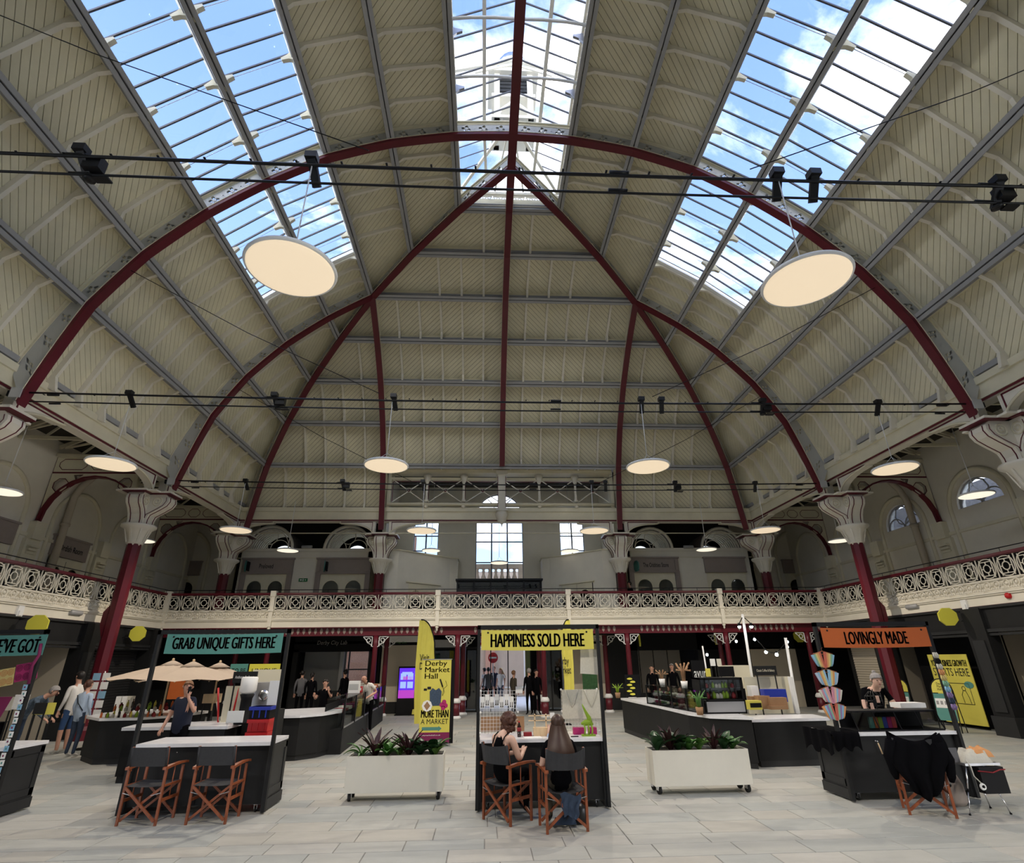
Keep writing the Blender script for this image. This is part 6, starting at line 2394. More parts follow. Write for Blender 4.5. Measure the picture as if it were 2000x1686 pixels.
        if hairstyle == 'curly':
            for k in range(95):
                a = random.uniform(0, 2*PI)
                zz_ = random.uniform(-0.115, 0.10)
                if math.sin(a) > 0.35 and zz_ < 0.04:
                    continue
                r = .088 if zz_ < 0 else math.sqrt(max(0, .105**2-zz_**2))
                q.sphere(HP(r*math.cos(a), r*math.sin(a)-0.012, zz_), random.uniform(.026, .040), 6, 4)
        if hairstyle == 'long':
            # fall of straight hair down the back
            w0 = [(.03, .09, .09), (-.08, .125, .115), (-.18, .16, .185), (-.28, .185, .25), (-.40, .19, .275), (-.50, .17, .27)]
            pts, fs = [], []
            n2 = 14
            for (z, w_, yo) in w0:
                for i in range(n2+1):
                    u = -1+2*i/n2
                    pts.append(hd+V((u*w_, -yo-.012*(1-u*u)+0.05*abs(u)**2, z-0.02*abs(u)+0.012*math.sin(i*2.3)*(1 if z < -.4 else 0))))
            for j in range(len(w0)-1):
                for i in range(n2):
                    a = j*(n2+1)+i
                    fs.append((a, a+1, a+n2+2, a+n2+1))
            q.poly(pts, fs)
            pts2 = [p+V((0, .035, 0)) for p in pts]
            q.poly(pts2, [f[::-1] for f in fs])
        if hairstyle == 'bun':
            q.sphere(HP(0, -.05, .12), .035, 8, 6)
        if hairstyle == 'pony':
            q.tube([HP(0, -.09, .05), HP(0, -.13, 0), HP(0, -.11, -.12)], [.03, .035, .012], 8)
        q.smooth = False
        q.put('hair', t)
    return t

def finish_people():
    dg = bpy.context.evaluated_depsgraph_get()
    dg.update()
    for (o, t, seg, mats_, cut) in FIGS:
        me = bpy.data.meshes.new_from_object(o.evaluated_get(dg))
        bpy.data.objects.remove(o)
        me.name = 'body'
        me.materials.clear()
        used = []
        for m in mats_.values():
            if m not in used:
                used.append(m)
        for m in used:
            me.materials.append(MATS[m])
        for p in me.polygons:
            c = p.center
            best = None
            for (a, e, k) in seg:
                d = e-a
                u = max(0, min(1, (c-a).dot(d)/max(1e-9, d.length_squared)))
                dd = (c-a-d*u).length-(0.05 if k == 'T' else 0)
                if best is None or dd < best[0]:
                    best = (dd, k, u)
            k = best[1]
            m = mats_[k]
            if k == 'U' and cut == 0.5 and best[2] > 0.62:
                m = mats_['F']
            p.material_index = used.index(m)
            p.use_smooth = True
        ob = bpy.data.objects.new('body', me)
        C.objects.link(ob)
        ob.parent = t

# seated at the middle stall
SIT = dict(pel=(0, -.06, .52), abd=(0, -.09, .67), che=(0, -.07, .86), nb=(0, -.03, 1.01), nk=(0, .0, 1.07), chin=(0, .045, 1.115), hd=(0, .045, 1.19), top=(0, .03, 1.255),
           shl=(-.165, -.04, .98), shr=(.165, -.04, .98), ell=(-.22, .02, .73), elr=(.235, .03, .72), wrl=(-.06, .24, .75), wrr=(.09, .25, .76), pml=(-.02, .29, .78), pmr=(.06, .30, .80),
           hpl=(-.09, -.04, .50), hpr=(.09, -.04, .50), knl=(-.11, .34, .53), knr=(.12, .32, .55), anl=(-.10, .30, .12), anr=(.12, .26, .12), tol=(-.10, .43, .03), tor=(.12, .38, .03))
pa = dict(SIT)
pa.update(chin=(.0, .075, 1.085), hd=(.0, .085, 1.155), top=(.0, .075, 1.225), nk=(0, .03, 1.05), face=(0, 1, -.5), knl=(-.10, .34, .50), anl=(-.06, .36, .13), tol=(-.06, .48, .03))
tA = person('woman with short curly auburn hair in a black strappy top, bent over her hands', (CA[0]-0.02, CA[1]-0.02, 0), R(-48), pa, 'cloth_black', 'skin_pale', 'skin_pale', 'cloth_black', shin='cloth_black', skin='skin_pale', hair='hair_auburn', hairstyle='curly', scale=0.97, fat=0.78, yoke='skin_pale')
tA['label'] = 'woman with short curly auburn hair in a black strappy top, looking down'
for c_ in range(1):
    q = b('cloth_black').bar((-0.02, .33, .80), (0.06, .37, .84), 0.06, 0.012)
    q.put('phone', tA)
    for s in (-1, 1):
        b('cloth_black').tube([(s*.085, -.165, .90), (s*.10, -.115, .99), (s*.10, -.045, 1.03)], .008, 5).put('strap', tA)
pb = dict(SIT)
pb.update(knl=(-.12, .32, .52), anl=(-.12, .20, .11), tol=(-.13, .32, .03), knr=(.12, .34, .52), anr=(.10, .25, .12), tor=(.10, .38, .03), wrl=(-.16, .22, .66), pml=(-.15, .28, .66), ell=(-.24, -.02, .70), wrr=(.14, .24, .66), pmr=(.13, .30, .66))
person('woman with long straight brown hair in a black t-shirt, seen from behind', (CB[0]-.02, CB[1]-.02, 0), R(2), pb, 'cloth_black', 'cloth_black', 'skin_pale', 'cloth_olive', skin='skin_pale', hair='hair_brown', hairstyle='long', scale=0.95, fat=0.9)

# man on the phone behind the left stall
p = at(372, 1326, 11.2)
pm_ = dict(elr=(.30, .06, 1.20), wrr=(.16, .14, 1.42), pmr=(.12, .12, 1.52), ell=(-.27, .02, 1.13), wrl=(-.22, .18, .95), pml=(-.22, .22, .90), face=(.8, .6, 0))
person('heavy set man in a black polo shirt holding a phone to his ear', (p.x, 11.2, 0), R(168), dict(pm_, elr=(-.30, .06, 1.20), wrr=(.16, .14, 1.42)) if False else dict(ell=(-.30, .08, 1.20), wrl=(-.15, .13, 1.45), pml=(-.11, .11, 1.54), elr=(.28, .02, 1.13), wrr=(.24, .18, .95), pmr=(.24, .22, .90), face=(-.7, .7, 0)), 'cloth_navy', None, 'skin', 'cloth_black', hair='hair_sandy', scale=(p.z)/1.80, fat=1.25)
b('black').box(-.135, -.115, .08, .15, 1.54, 1.66).put('phone', bpy.data.objects['person.002'] if 'person.002' in bpy.data.objects else None)
# left: young man in shorts and the woman beside him
p = at(150, 1312, 14.9)
person('young man in a white sweatshirt and blue shorts, facing left', (flo(118, 1472).x, 14.9, 0), R(75), dict(ell=(-.23, .0, 1.13), wrl=(-.22, .10, .92)), 'cloth_white', None, 'cloth_white', 'cloth_blue', shin='skin', shoe='shoe_white', hair='hair_dark', scale=1.0, fat=1.05)
person('woman in a pale blue shirt with a thin bag strap, back turned', (flo(143, 1478).x, 14.3, 0), R(-15), None, 'cloth_sky', None, 'cloth_sky', 'cloth_denim', shoe='shoe_white', hair='hair_auburn', hairstyle='pony', scale=0.90, fat=1.1)
b('black').tube([(-.15, -.10, 1.40), (0, -.155, 1.22), (.14, -.10, 1.05)], .010, 5).put('bag_strap', bpy.data.objects['person.004'])
# grey haired man bending over pictures
p = at(97, 1347, 13.9)
person('grey haired man in a checked shirt bending over framed pictures', (p.x-0.45, 13.9, 0), R(-80), dict(abd=(0, .06, 1.06), che=(0, .22, 1.18), nb=(0, .36, 1.26), nk=(0, .42, 1.29), chin=(0, .49, 1.29), hd=(0, .52, 1.36), top=(0, .53, 1.43), shl=(-.175, .30, 1.22), shr=(.175, .30, 1.22), ell=(-.20, .38, .96), elr=(.20, .38, .96), wrl=(-.14, .52, .82), wrr=(.14, .52, .82), pml=(-.13, .57, .79), pmr=(.13, .57, .79), face=(0, .7, -.7)), 'cloth_check', None, 'cloth_check', 'cloth_denim', hair='hair_grey', scale=1.0)
# deli counter
p = at(637, 1327, 16.6)
person('smiling woman in black waving from behind the glass deli counter', (p.x, 16.6, 0), R(175), dict(ell=(-.26, .06, 1.22), wrl=(-.20, .18, 1.38), pml=(-.19, .20, 1.45), elr=(.26, .06, 1.18), wrr=(.24, .2, 1.22), pmr=(.24, .24, 1.28)), 'cloth_black', None, 'skin', 'cloth_black', hair='hair_dark', scale=p.z/1.76)
p = at(722, 1316, 17.4)
person('bald man in a white apron leaning over the deli counter', (p.x, 17.7, 0), R(150), dict(abd=(0, .03, 1.07), che=(0, .12, 1.25), nb=(0, .20, 1.38), nk=(0, .25, 1.43), chin=(0, .31, 1.45), hd=(0, .33, 1.53), top=(0, .33, 1.60), shl=(-.175, .16, 1.36), shr=(.175, .16, 1.36), wrl=(-.2, .35, 1.0), wrr=(.2, .35, 1.0), pml=(-.2, .4, .98), pmr=(.2, .4, .98), face=(0, .9, -.4)), 'cloth_white', None, 'skin', 'cloth_black', hairstyle='bald', scale=p.z/1.66)
for (u, v, y, rz, lb, hs, m1, hair_) in ((592, 1310, 22.6, 10, 'dark clad figure at the left of the city lab window, back turned', 'short', 'cloth_grey', 'hair_dark'), (611, 1314, 21.9, -5, 'long haired figure in black before the city lab, back turned', 'pony', 'cloth_black', 'hair_dark'),
                               (675, 1309, 23.3, 60, 'silhouetted figure against the bright city lab window', 'bun', 'cloth_black', 'hair_dark'),
                               (1272, 1300, 22.3, 170, 'bald man in black behind the right food counter', 'bald', 'cloth_black', 'hair_dark'), (1311, 1297, 22.6, 160, 'grey haired man in black right of the bald one', 'short', 'cloth_black', 'hair_grey'),
                               (1033, 1306, 22.5, 20, 'man in a long black coat standing in the street doorway', 'short', 'cloth_black', 'hair_grey'), (1047, 1308, 22.5, 200, 'person in black facing the man in the doorway', 'short', 'cloth_black', 'hair_dark'),
                               (1003, 1310, 23.2, -60, 'man in an olive jacket with a shoulder bag near the street door', 'short', 'cloth_olive', 'hair_sandy'),
                               (946, 1305, 27.6, 60, 'passer-by in a pale shirt at the left of the street view', 'short', 'cloth_white', 'hair_dark'), (954, 1304, 26.8, 0, 'passer-by with a dark backpack walking away in the street', 'short', 'cloth_grey', 'hair_dark'),
                               (965, 1302, 28.5, 175, 'passer-by in a dark jacket facing the hall from the street', 'short', 'cloth_navy', 'hair_sandy'), (978, 1305, 28.0, 150, 'blond woman in white top and blue jeans in the street', 'long', 'cloth_white', 'hair_blond'),
                               (1229, 1136, 24.2, 100, 'person in a dark hat on the end gallery behind the railing', 'short', 'cloth_black', 'hair_dark')):
    p = at(u, v, y)
    base = 3.47 if v < 1200 else (-0.02 if y > 24.4 else 0)
    sc_ = (p.z-base)/1.755
    person(lb, (p.x, y, base), R(rz), None, m1, None, m1 if m1 != 'cloth_white' else 'skin', 'cloth_denim' if 'jeans' in lb else 'cloth_black', hair=hair_, hairstyle=hs, scale=max(0.80, min(1.08, sc_)), fat=1.05)
# woman tending the right stall
p = at(1697, 1316, 10.1)
person('woman with grey topknot and glasses in black leaning over the right stall', (p.x+0.06, 10.3, 0), R(172), dict(abd=(0, .04, 1.06), che=(0, .13, 1.24), nb=(0, .22, 1.37), nk=(0, .27, 1.42), chin=(0, .33, 1.44), hd=(0, .35, 1.52), top=(0, .35, 1.59), shl=(-.175, .17, 1.34), shr=(.175, .17, 1.34), ell=(-.26, .25, 1.10), elr=(.26, .25, 1.10), wrl=(-.22, .42, .95), wrr=(.24, .36, .93), pml=(-.20, .47, .92), pmr=(.24, .41, .90), face=(0, .8, -.5)), 'cloth_black', None, 'skin_pale', 'cloth_black', skin='skin_pale', hair='hair_grey', hairstyle='bun', scale=p.z/1.62, fat=1.1)
# ------------------------------------------------------------ fixed counters
def counter(label, pts, top=0.86, over=0.07, base=True):
    """pts: plan outline; the first point is the base of the thing"""
    o = V((pts[0][0], pts[0][1], 0))
    t = thing('counter', label, 'counter', tuple(o))
    P = [(p[0]-o.x, p[1]-o.y) for p in pts]
    c = (sum(p[0] for p in P)/len(P), sum(p[1] for p in P)/len(P))
    def sc(d):
        out = []
        for x, y in P:
            v = V((x-c[0], y-c[1]))
            out.append((c[0]+v.x*(1+d/v.length), c[1]+v.y*(1+d/v.length)))
        return out
    b('anthracite').prism(P, lambda x, y, z: V((x, y, z)), 0.10, top-0.05).put('cabinet', t)
    b('anthracite_lit').prism(sc(-0.03), lambda x, y, z: V((x, y, z)), 0.0, 0.10).put('plinth', t)
    b('worktop').prism(sc(over), lambda x, y, z: V((x, y, z)), top-0.05, top).put('worktop', t)
    return t
def xy(p):
    return (p.x, p.y)
# octagonal drinks counter far left
A1, A2, A3 = flo(153, 1486), flo(176, 1495), flo(246, 1493)
counter('octagonal dark counter with a white top, crowded with small bottles', [xy(A2), xy(A3), (A3.x+0.55, A3.y+0.55), (A3.x+0.75, A3.y+1.5), (A1.x+0.3, A1.y+1.7), (A1.x-0.15, A1.y+0.8), xy(A1)])
bot_m = []
for m1, h, r in (('orange', .13, .025), ('cola', .16, .022), ('lime', .12, .03), ('red_dark', .10, .035), ('linen', .09, .035), ('yellow', .14, .022)):
    body = b(m1).lathe([(r*0.9, 0), (r, .01), (r, h*.62), (r*.45, h*.78), (r*.4, h*.92)], 10).mesh('glass_body')
    cap = b('black').lathe([(r*.45, h*.92), (r*.45, h), (0.001, h)], 10).mesh('cap')
    bot_m.append((body, cap, m1))
nmb = {'orange': 'amber', 'cola': 'dark brown', 'lime': 'olive green', 'red_dark': 'deep red', 'linen': 'pale', 'yellow': 'golden'}
def small_bottle(k, x, y, z, label, group, s=1.0):
    t = thing('bottle', label, 'bottle', (x, y, z), 0, group)
    t.scale = (s, s, s)
    inst(bot_m[k][0], t, name='glass_body')
    inst(bot_m[k][1], t, name='cap')
    return t
nth = ['leftmost', 'second', 'third', 'fourth', 'fifth', 'sixth', 'seventh', 'eighth', 'ninth', 'rightmost']
for row in range(4):
    for k in range(10):
        f_k = (row*3+k*2+k//3) % 6
        x = A2.x-0.10+(A3.x+0.40-A2.x)*k/9+0.04*row
        y = A2.y+0.10+0.14*row+0.02*(k % 2)
        small_bottle(f_k, x, y, 0.86+(0.05*row if row > 1 else 0), '%s bottle, %s in the %s row on the octagonal counter' % (nmb[bot_m[f_k][2]], nth[k], ('front', 'second', 'third', 'back')[row]), 'small bottles on the octagonal counter', 0.9+0.08*row)
# counter behind the left stall
q0, q1, q2 = flo(246, 1426, .82), flo(440, 1423, .82), flo(474, 1414, .82)
counter('white topped counter behind the left stall, the man on the phone at it', [xy(q0), xy(q1), xy(q2), (q2.x+0.1, q2.y+0.35), (q0.x-0.1, q0.y+0.62)])
# curved white counter and deli case
c0, c1, c2, c3 = flo(545, 1488), flo(575, 1487), flo(617, 1481), flo(653, 1471)
counter('curved dark counter with a thick white top between the left stall and the planter', [xy(c0), xy(c1), xy(c2), xy(c3), (c3.x-0.2, c3.y+1.2), (c0.x-0.6, c0.y+1.6), (c0.x-0.9, c0.y+0.2)])
def runbox(t, name, m, p0, p1, dep, z0, z1, off=0.0):
    d = V((p1[0]-p0[0], p1[1]-p0[1], 0)).normalized()
    n = V((-d.y, d.x, 0))
    a, c = V((p0[0], p0[1], 0))+n*off, V((p1[0], p1[1], 0))+n*off
    q = b(m)
    P = [a, c, c+n*dep, a+n*dep]
    q.poly([p+V((0, 0, z)) for z in (z0, z1) for p in P], [(0, 3, 2, 1), (4, 5, 6, 7), (0, 1, 5, 4), (1, 2, 6, 5), (2, 3, 7, 6), (3, 0, 4, 7)])
    return q.put(name, t)
e0, e1 = flo(664, 1474), flo(747, 1408)
t = thing('deli_case', 'long glass fronted deli display case running away from the curved counter', 'display case', (e0.x, e0.y, 0))
r0, r1 = (0, 0), (e1.x-e0.x, e1.y-e0.y)
runbox(t, 'base', 'anthracite', r0, r1, 0.44, 0.0, 0.50)
runbox(t, 'kick_rail', 'brushed', r0, r1, 0.02, 0.50, 0.53)
runbox(t, 'front_pane', 'glass_case', r0, r1, 0.01, 0.53, 1.10, 0.02)
runbox(t, 'top_shelf', 'glass_case', r0, r1, 0.40, 1.10, 1.12, 0.02)
runbox(t, 'inner_shelf', 'glass_dark', r0, r1, 0.32, 0.80, 0.815, 0.08)
runbox(t, 'back_panel', 'black', r0, r1, 0.02, 0.5, 1.0, 0.42)
d_ = V((r1[0], r1[1], 0))
for k in range(6):
    p = d_*(k/5)
    b('black_metal').box(p.x-0.02, p.x+0.02, p.y-0.02, p.y+0.02, 0.5, 1.12).put('case_post', t)
# goods on and in the deli case
dn = d_.normalized()
nn = V((-dn.y, dn.x, 0))
def box_thing(name, label, cat, loc, w_, d2, h, m, rz=0.0, group=None, lid=None):
    t = thing(name, label, cat, loc, rz, group)
    b(m).box(-w_/2, w_/2, -d2/2, d2/2, 0, h).put('body', t)
    if lid:
        b(lid).box(-w_/2+0.01, w_/2-0.01, -d2/2-0.003, -d2/2, h*0.25, h*0.75).put('front_label', t)
    return t
for k, (f, m, lb, w_, h) in enumerate(((0.34, 'white', 'tall white carton', .28, .30), (0.42, 'red', 'red patterned carton', .25, .14), (0.50, 'linen', 'pale carton', .24, .20), (0.58, 'white', 'small white carton', .22, .14), (0.68, 'linen', 'long pale tray', .35, .10), (0.80, 'orange', 'orange food tray', .35, .08), (0.92, 'cardboard', 'brown food tray', .35, .08))):
    p = e0+d_*f+nn*0.25
    box_thing('carton', '%s on top of the deli case, %s from the near end' % (lb, nth[k] if k else 'first'), 'box', (p.x, p.y, 1.12), w_, .2, h, m, 0, 'cartons on the deli case', 'rib_grey' if k % 2 == 0 else 'paper')
for k in range(12):
    p = e0+d_*(0.12+0.07*k)+nn*0.24
    box_thing('food_tray', 'tray of food inside the deli case, %s from the near end' % (('first', 'second', 'third', 'fourth', 'fifth', 'sixth', 'seventh', 'eighth', 'ninth', 'tenth', 'eleventh', 'last')[k]), 'tray', (p.x, p.y, 0.815), .30, .22, .05+0.02*(k % 3), ('red_dark', 'linen', 'plum', 'cardboard')[k % 4], 0, 'food trays in the deli case')

# parasols over the drinks stand
for (u, v, y, lb, r) in ((338, 1292, 13.6, 'left beige parasol of three', 1.25), (378, 1294, 13.3, 'middle beige parasol, overlapping its neighbours', 1.1), (430, 1296, 14.2, 'right beige parasol behind the black kiosk sign', 0.75)):
    p = at(u, v, y)
    t = thing('parasol', lb, 'parasol', (p.x, p.y, 0), 0, 'beige parasols over the drinks stand')
    zt = p.z
    zr = zt-0.36
    n = 8
    for k in range(n):
        a0, a1 = k*PI/4+0.2, (k+1)*PI/4+0.2
        am = (a0+a1)/2
        b('umbrella_cloth').poly([(0, 0, zt-0.03), (r*math.cos(a0), r*math.sin(a0), zr), (r*0.95*math.cos(am), r*0.95*math.sin(am), zr+0.035), (r*math.cos(a1), r*math.sin(a1), zr), (r*0.55*math.cos(am), r*0.55*math.sin(am), zr+0.17)],
                                 [(0, 1, 4), (0, 4, 3), (1, 2, 4), (2, 3, 4)]).put('canopy_panel', t)
        b('pine').bar((0, 0, zt-0.06), (r*0.97*math.cos(a0), r*0.97*math.sin(a0), zr-0.01), 0.012, 0.02).put('rib', t)
    b('umbrella_cloth').lathe([(0.26, zt-0.09), (0.12, zt-0.02), (0.02, zt+0.02)], 8).put('vent_cap', t)
    b('pine').tube([(0, 0, 0.86 if r > 1 else 0.03), (0, 0, zt)], 0.02, 8).sphere((0, 0, zt+0.04), 0.03, 8, 5).put('pole', t)
    b('anthracite').lathe([(0.22, 0), (0.22, 0.05), (0.04, 0.09), (0.03, 0.9)], 12).put('base', t)

# things seen through the left stall
def panel_thing(name, label, cat, u0, u1, v0, v1, y, m, th=0.03, words=None, tm='white_ink', rz=0.0):
    a, c = at((u0+u1)/2, v0, y), at((u0+u1)/2, v1, y)
    w_ = at(u1, (v0+v1)/2, y).x-at(u0, (v0+v1)/2, y).x
    t = thing(name, label, cat, ((a.x+c.x)/2, y, c.z), rz)
    h = a.z-c.z
    b(m).box(-w_/2, w_/2, 0, th, 0, h).put('panel', t)
    if c.z > 0.95 and y > 9.6:
        for s in (-1, 1):
            b('anthracite').box(s*w_*0.4-0.012, s*w_*0.4+0.012, 0.005, 0.025, -c.z, 0).put('support', t)
    if words:
        text(words, t, (-w_*0.40, -0.004, h*0.3), (1, 0, 0), (0, 0, 1), w_*0.8, h*0.35, tm, 0.005)
    return t
W1 = [('screen_panel', 'cream splash panel of the kiosk, behind the white dispenser', 'panel', 436, 518, 1340, 1412, 11.9, 'cream_panel'),
      ('screen_panel', 'cream upper panel of the kiosk, above the coffee machine', 'panel', 492, 552, 1308, 1345, 13.0, 'cream_panel'),
      ('side_panel', 'upright white panel just left of the left stall rear post', 'panel', 521, 541, 1330, 1418, 11.2, 'white')]
for w_ in W1:
    panel_thing(*w_)
panel_thing('kiosk_sign', 'black kiosk sign with white lettering beside the parasols', 'sign', 455, 501, 1312, 1334, 11.8, 'anthracite', 0.05, 'Anthony Andrews')
panel_thing('teal_sign', 'teal sign panel behind the parasols', 'sign', 449, 483, 1297, 1322, 19.5, 'teal', 0.03, 'TO BE', 'ink')
panel_thing('yellow_sign', 'dim yellow sign panel right of the teal one', 'sign', 486, 546, 1297, 1322, 19.5, 'sign_yellow', 0.03, 'UNIQUE', 'ink')
panel_thing('red_cabinet', 'orange red cabinet behind the left stall near a red column', 'cabinet', 330, 356, 1322, 1366, 19.0, 'orange', 0.4)
panel_thing('menu_board', 'dark chalk menu board behind the man on the phone', 'board', 392, 420, 1325, 1356, 14.5, 'anthracite', 0.03)
panel_thing('wooden_shelf', 'low wooden shelf unit behind the man on the phone', 'shelf', 396, 422, 1356, 1374, 14.4, 'pine', 0.3)
panel_thing('paper_stack', 'white paper notice leaning at the right of the kiosk counter', 'notice', 443, 475, 1389, 1412, 10.75, 'paper', 0.02)
def std(u, v, y, z):
    p = at(u, v, y)
    return (p.x, y, z)
# white dispenser over a dark grinder, coffee machine
p = at(481, 1370, 11.5)
t = thing('dispenser', 'white hopper dispenser over a dark grinder on the kiosk', 'machine', (p.x, 11.5, 0.86))
b('white').lathe([(0.10, .50), (0.15, .56), (0.15, .78), (0.13, .80)], 12).put('hopper', t)
b('black').lathe([(0.16, .0), (0.16, .04), (0.10, .08), (0.10, .42), (0.13, .50)], 12).put('grinder', t)
p = at(514, 1365, 11.8)
t = thing('coffee_machine', 'chrome coffee machine with a round dial on the kiosk', 'machine', (p.x, 11.8, 0.0))
b('brushed').box(-0.24, 0.24, 0, 0.35, 1.06, 1.55).put('body', t)
b('steel').lathe([(0.10, 0), (0.10, 0.02), (0.05, 0.03)], 16).put('dial', t).matrix_basis = Matrix.Translation((0, 0, 1.32)) @ Matrix.Rotation(PI/2, 4, 'X')
b('anthracite').box(-0.3, 0.3, -0.05, 0.45, 0, 1.06).put('stand', t)
zt_ = at(503, 1380, 10.8).z
for k in range(6):
    p = at(503, 1420, 10.8)
    hh = zt_/6
    m = 'red' if k < 5 else 'blue'
    lb = ('lowest red crate of the stack, on the floor', 'second red crate from the floor', 'third red crate from the floor', 'fourth red crate from the floor', 'top red crate, just under the blue one', 'dark crate with a blue rim on top of the red crates')[k]
    t = thing('crate', lb, 'crate', (p.x, 10.8, k*hh), 0, 'stacked crates by the left stall')
    b(m if m == 'red' else 'black').box(-0.17, 0.17, 0, 0.3, 0, hh-0.005).put('body', t)
    b(m).box(-0.19, 0.19, -0.02, 0.32, hh-0.06, hh-0.005).put('rim', t)
    for s in (-1, 0, 1):
        b(m).box(s*0.11-0.01, s*0.11+0.01, -0.012, 0, 0.02, hh-0.05).put('rib', t)
for (u, lb, dx) in ((418, 'red pole leaning left on the kiosk counter', -0.14), (443, 'upright red pole standing on the kiosk counter', 0.02)):
    p = flo(u+8, 1411, 0.86)
    t = thing('pole', lb, 'pole', (p.x, p.y, 0.86))
    b('red').tube([(0, 0, 0), (dx, 0.05, 0.60)], 0.018, 6).put('stick', t)
    b('linen').tube([(0.01, 0, 0.02), (dx*0.8, 0.04, 0.35)], 0.012, 6).put('tape', t)

# ------------------------------------------------------------ goods on the middle stall
MX, MY, MZ = (cl.x+crr.x)/2, 8.72, 0.86
def grid_panel(u0, u1, v0, v1, y, label, m='white', step=0.05):
    a, c = at(u0, v1, y), at(u1, v1, y)
    zt = at(u0, v0, y).z
    t = thing('wire_grid', label, 'rack', ((a.x+c.x)/2, y, MZ))
    h, H = (c.x-a.x)/2, zt-MZ
    q = b(m)
    k = -h
    while k <= h+1e-6:
        q.bar((k, 0, 0), (k, 0, H), 0.004, 0.004, (0, 1, 0))
        k += step
    k = 0
    while k <= H+1e-6:
        q.bar((-h, 0, k), (h, 0, k), 0.004, 0.004)
        k += step
    struct(q.put('wires', t), 'stuff')
    for s in (-1, 1):
        for zz_ in (0.02, H/2, H):
            b('white').sphere((s*h, -0.005, zz_), 0.016, 8, 6).put('joint', t)
    return t
def stand(u, y):
    return at(u, 1430, y).x
g1 = grid_panel(938, 1012, 1350, 1430, 9.30, 'white wire grid hung with earring cards on the left of the middle stall')
g2 = grid_panel(1099, 1171, 1347, 1430, 9.30, 'white wire grid carrying the tote bag on the right of the middle stall')
for k in range(7):
    x = at(942+k*9.5, 1380, 9.27).x
    z = MZ+0.36+0.03*(k % 2)
    t = thing('earring_card', 'white card with dark drop earrings, %s on the left wire grid' % nth[k if k < 6 else 9], 'card', (x, 9.27, z), 0, 'earring cards on the left wire grid')
    b('paper').box(-0.035, 0.035, 0, 0.002, 0, 0.16).put('card', t)
    for s in (-1, 1):
        b('black').tube([(s*0.015, -0.004, 0.08), (s*0.015, -0.004, 0.03)], 0.004, 4).sphere((s*0.015, -0.006, 0.02), 0.010, 6, 4).put('earring', t)
def sheet(name, label, cat, u0, u1, v0, v1, y, m, th=0.004, group=None, **k):
    t = panel_thing(name, label, cat, u0, u1, v0, v1, y, m, th)
    return t
x0, x1 = at(1097, 1350, 9.26).x, at(1172, 1350, 9.26).x
z0, z1 = at(1130, 1404, 9.26).z, at(1130, 1348, 9.26).z
t = thing('tote_bag', 'natural linen tote bag with two hanging handles on the right wire grid', 'bag', ((x0+x1)/2, 9.26, z0))
h, H = (x1-x0)/2, z1-z0
q = b('linen')
q.prism([(-h, 0), (h, 0), (h, H), (-h, H)], lambda a, z, d: V((a, d+0.006*math.sin(a*30), z)), -0.01, 0.01)
q.put('body', t)
for s in (-1, 1):
    q = b('linen')
    q.tube([(s*h*0.5-0.10, -0.016, H), (s*h*0.5-0.04, -0.02, H-0.16), (s*h*0.5, -0.02, H-0.24), (s*h*0.5+0.04, -0.02, H-0.16), (s*h*0.5+0.10, -0.016, H)], 0.010, 5)
    q.put('handle', t)
t = sheet('cloth_sample', 'plain white cloth hanging from the right of the yellow banner', 'cloth', 1132, 1168, 1268, 1317, 8.80, 'linen')
for o in t.children:
    o.rotation_euler = (0, R(4), 0)
panel_thing('botanical_poster', 'dark green poster with a pale flower on the far wall panel', 'poster', 1138, 1167, 1316, 1350, 21.0, 'leaf_dark', 0.02)
panel_thing('mdf_board', 'brown board standing behind the left wire grid', 'board', 939, 1024, 1400, 1429, 9.36, 'cardboard', 0.01)
t = thing('cola_bottle', 'plastic cola bottle on the middle stall counter', 'bottle', (at(1014, 1428, 8.95).x, 8.95, MZ))
b('cola').lathe([(.028, 0), (.030, .01), (.030, .05), (.026, .075), (.030, .10), (.030, .13), (.012, .175), (.011, .19)], 12).put('body', t)
b('red_dark').lathe([(.0305, .075), (.0305, .125)], 12).put('label_wrap', t)
b('red').lathe([(.014, .19), (.014, .205), (.001, .206)], 10).put('cap', t)
x = at(1056, 1425, 9.05).x
t = thing('display_rack', 'small pale wooden rack with two rails and a tray', 'rack', (x, 9.05, MZ))
for s in (-1, 1):
    b('pine').bar((s*0.085, 0, 0.08), (s*0.085, 0, 0.29), 0.018, 0.014, (0, 1, 0)).put('upright', t)
for z in (0.20, 0.265):
    b('pine').bar((-0.18, 0, z), (0.18, 0, z), 0.014, 0.014).put('rail', t)
b('pine').box(-0.11, 0.11, -0.06, 0.06, 0, 0.11).put('tray_box', t)
panel_thing('price_card', 'small white price card on the end of the wooden rack', 'card', 1074, 1083, 1392, 1403, 9.04, 'paper', 0.002)
panel_thing('price_card', 'white price card on the left wire grid', 'card', 1007, 1020, 1341, 1354, 9.28, 'paper', 0.002)
box_thing('trinket_box', 'flat dark red box left of the wooden rack', 'box', (at(1031, 1430, 9.0).x, 9.05, MZ), .12, .10, .05, 'red_dark')
box_thing('trinket_box', 'magenta box behind the green crochet creature', 'box', (at(1131, 1430, 9.1).x, 9.15, MZ), .16, .12, .09, 'pink')
box_thing('trinket_box', 'magenta box at the right end of the middle stall', 'box', (at(1158, 1430, 9.1).x, 9.15, MZ), .12, .12, .09, 'pink')
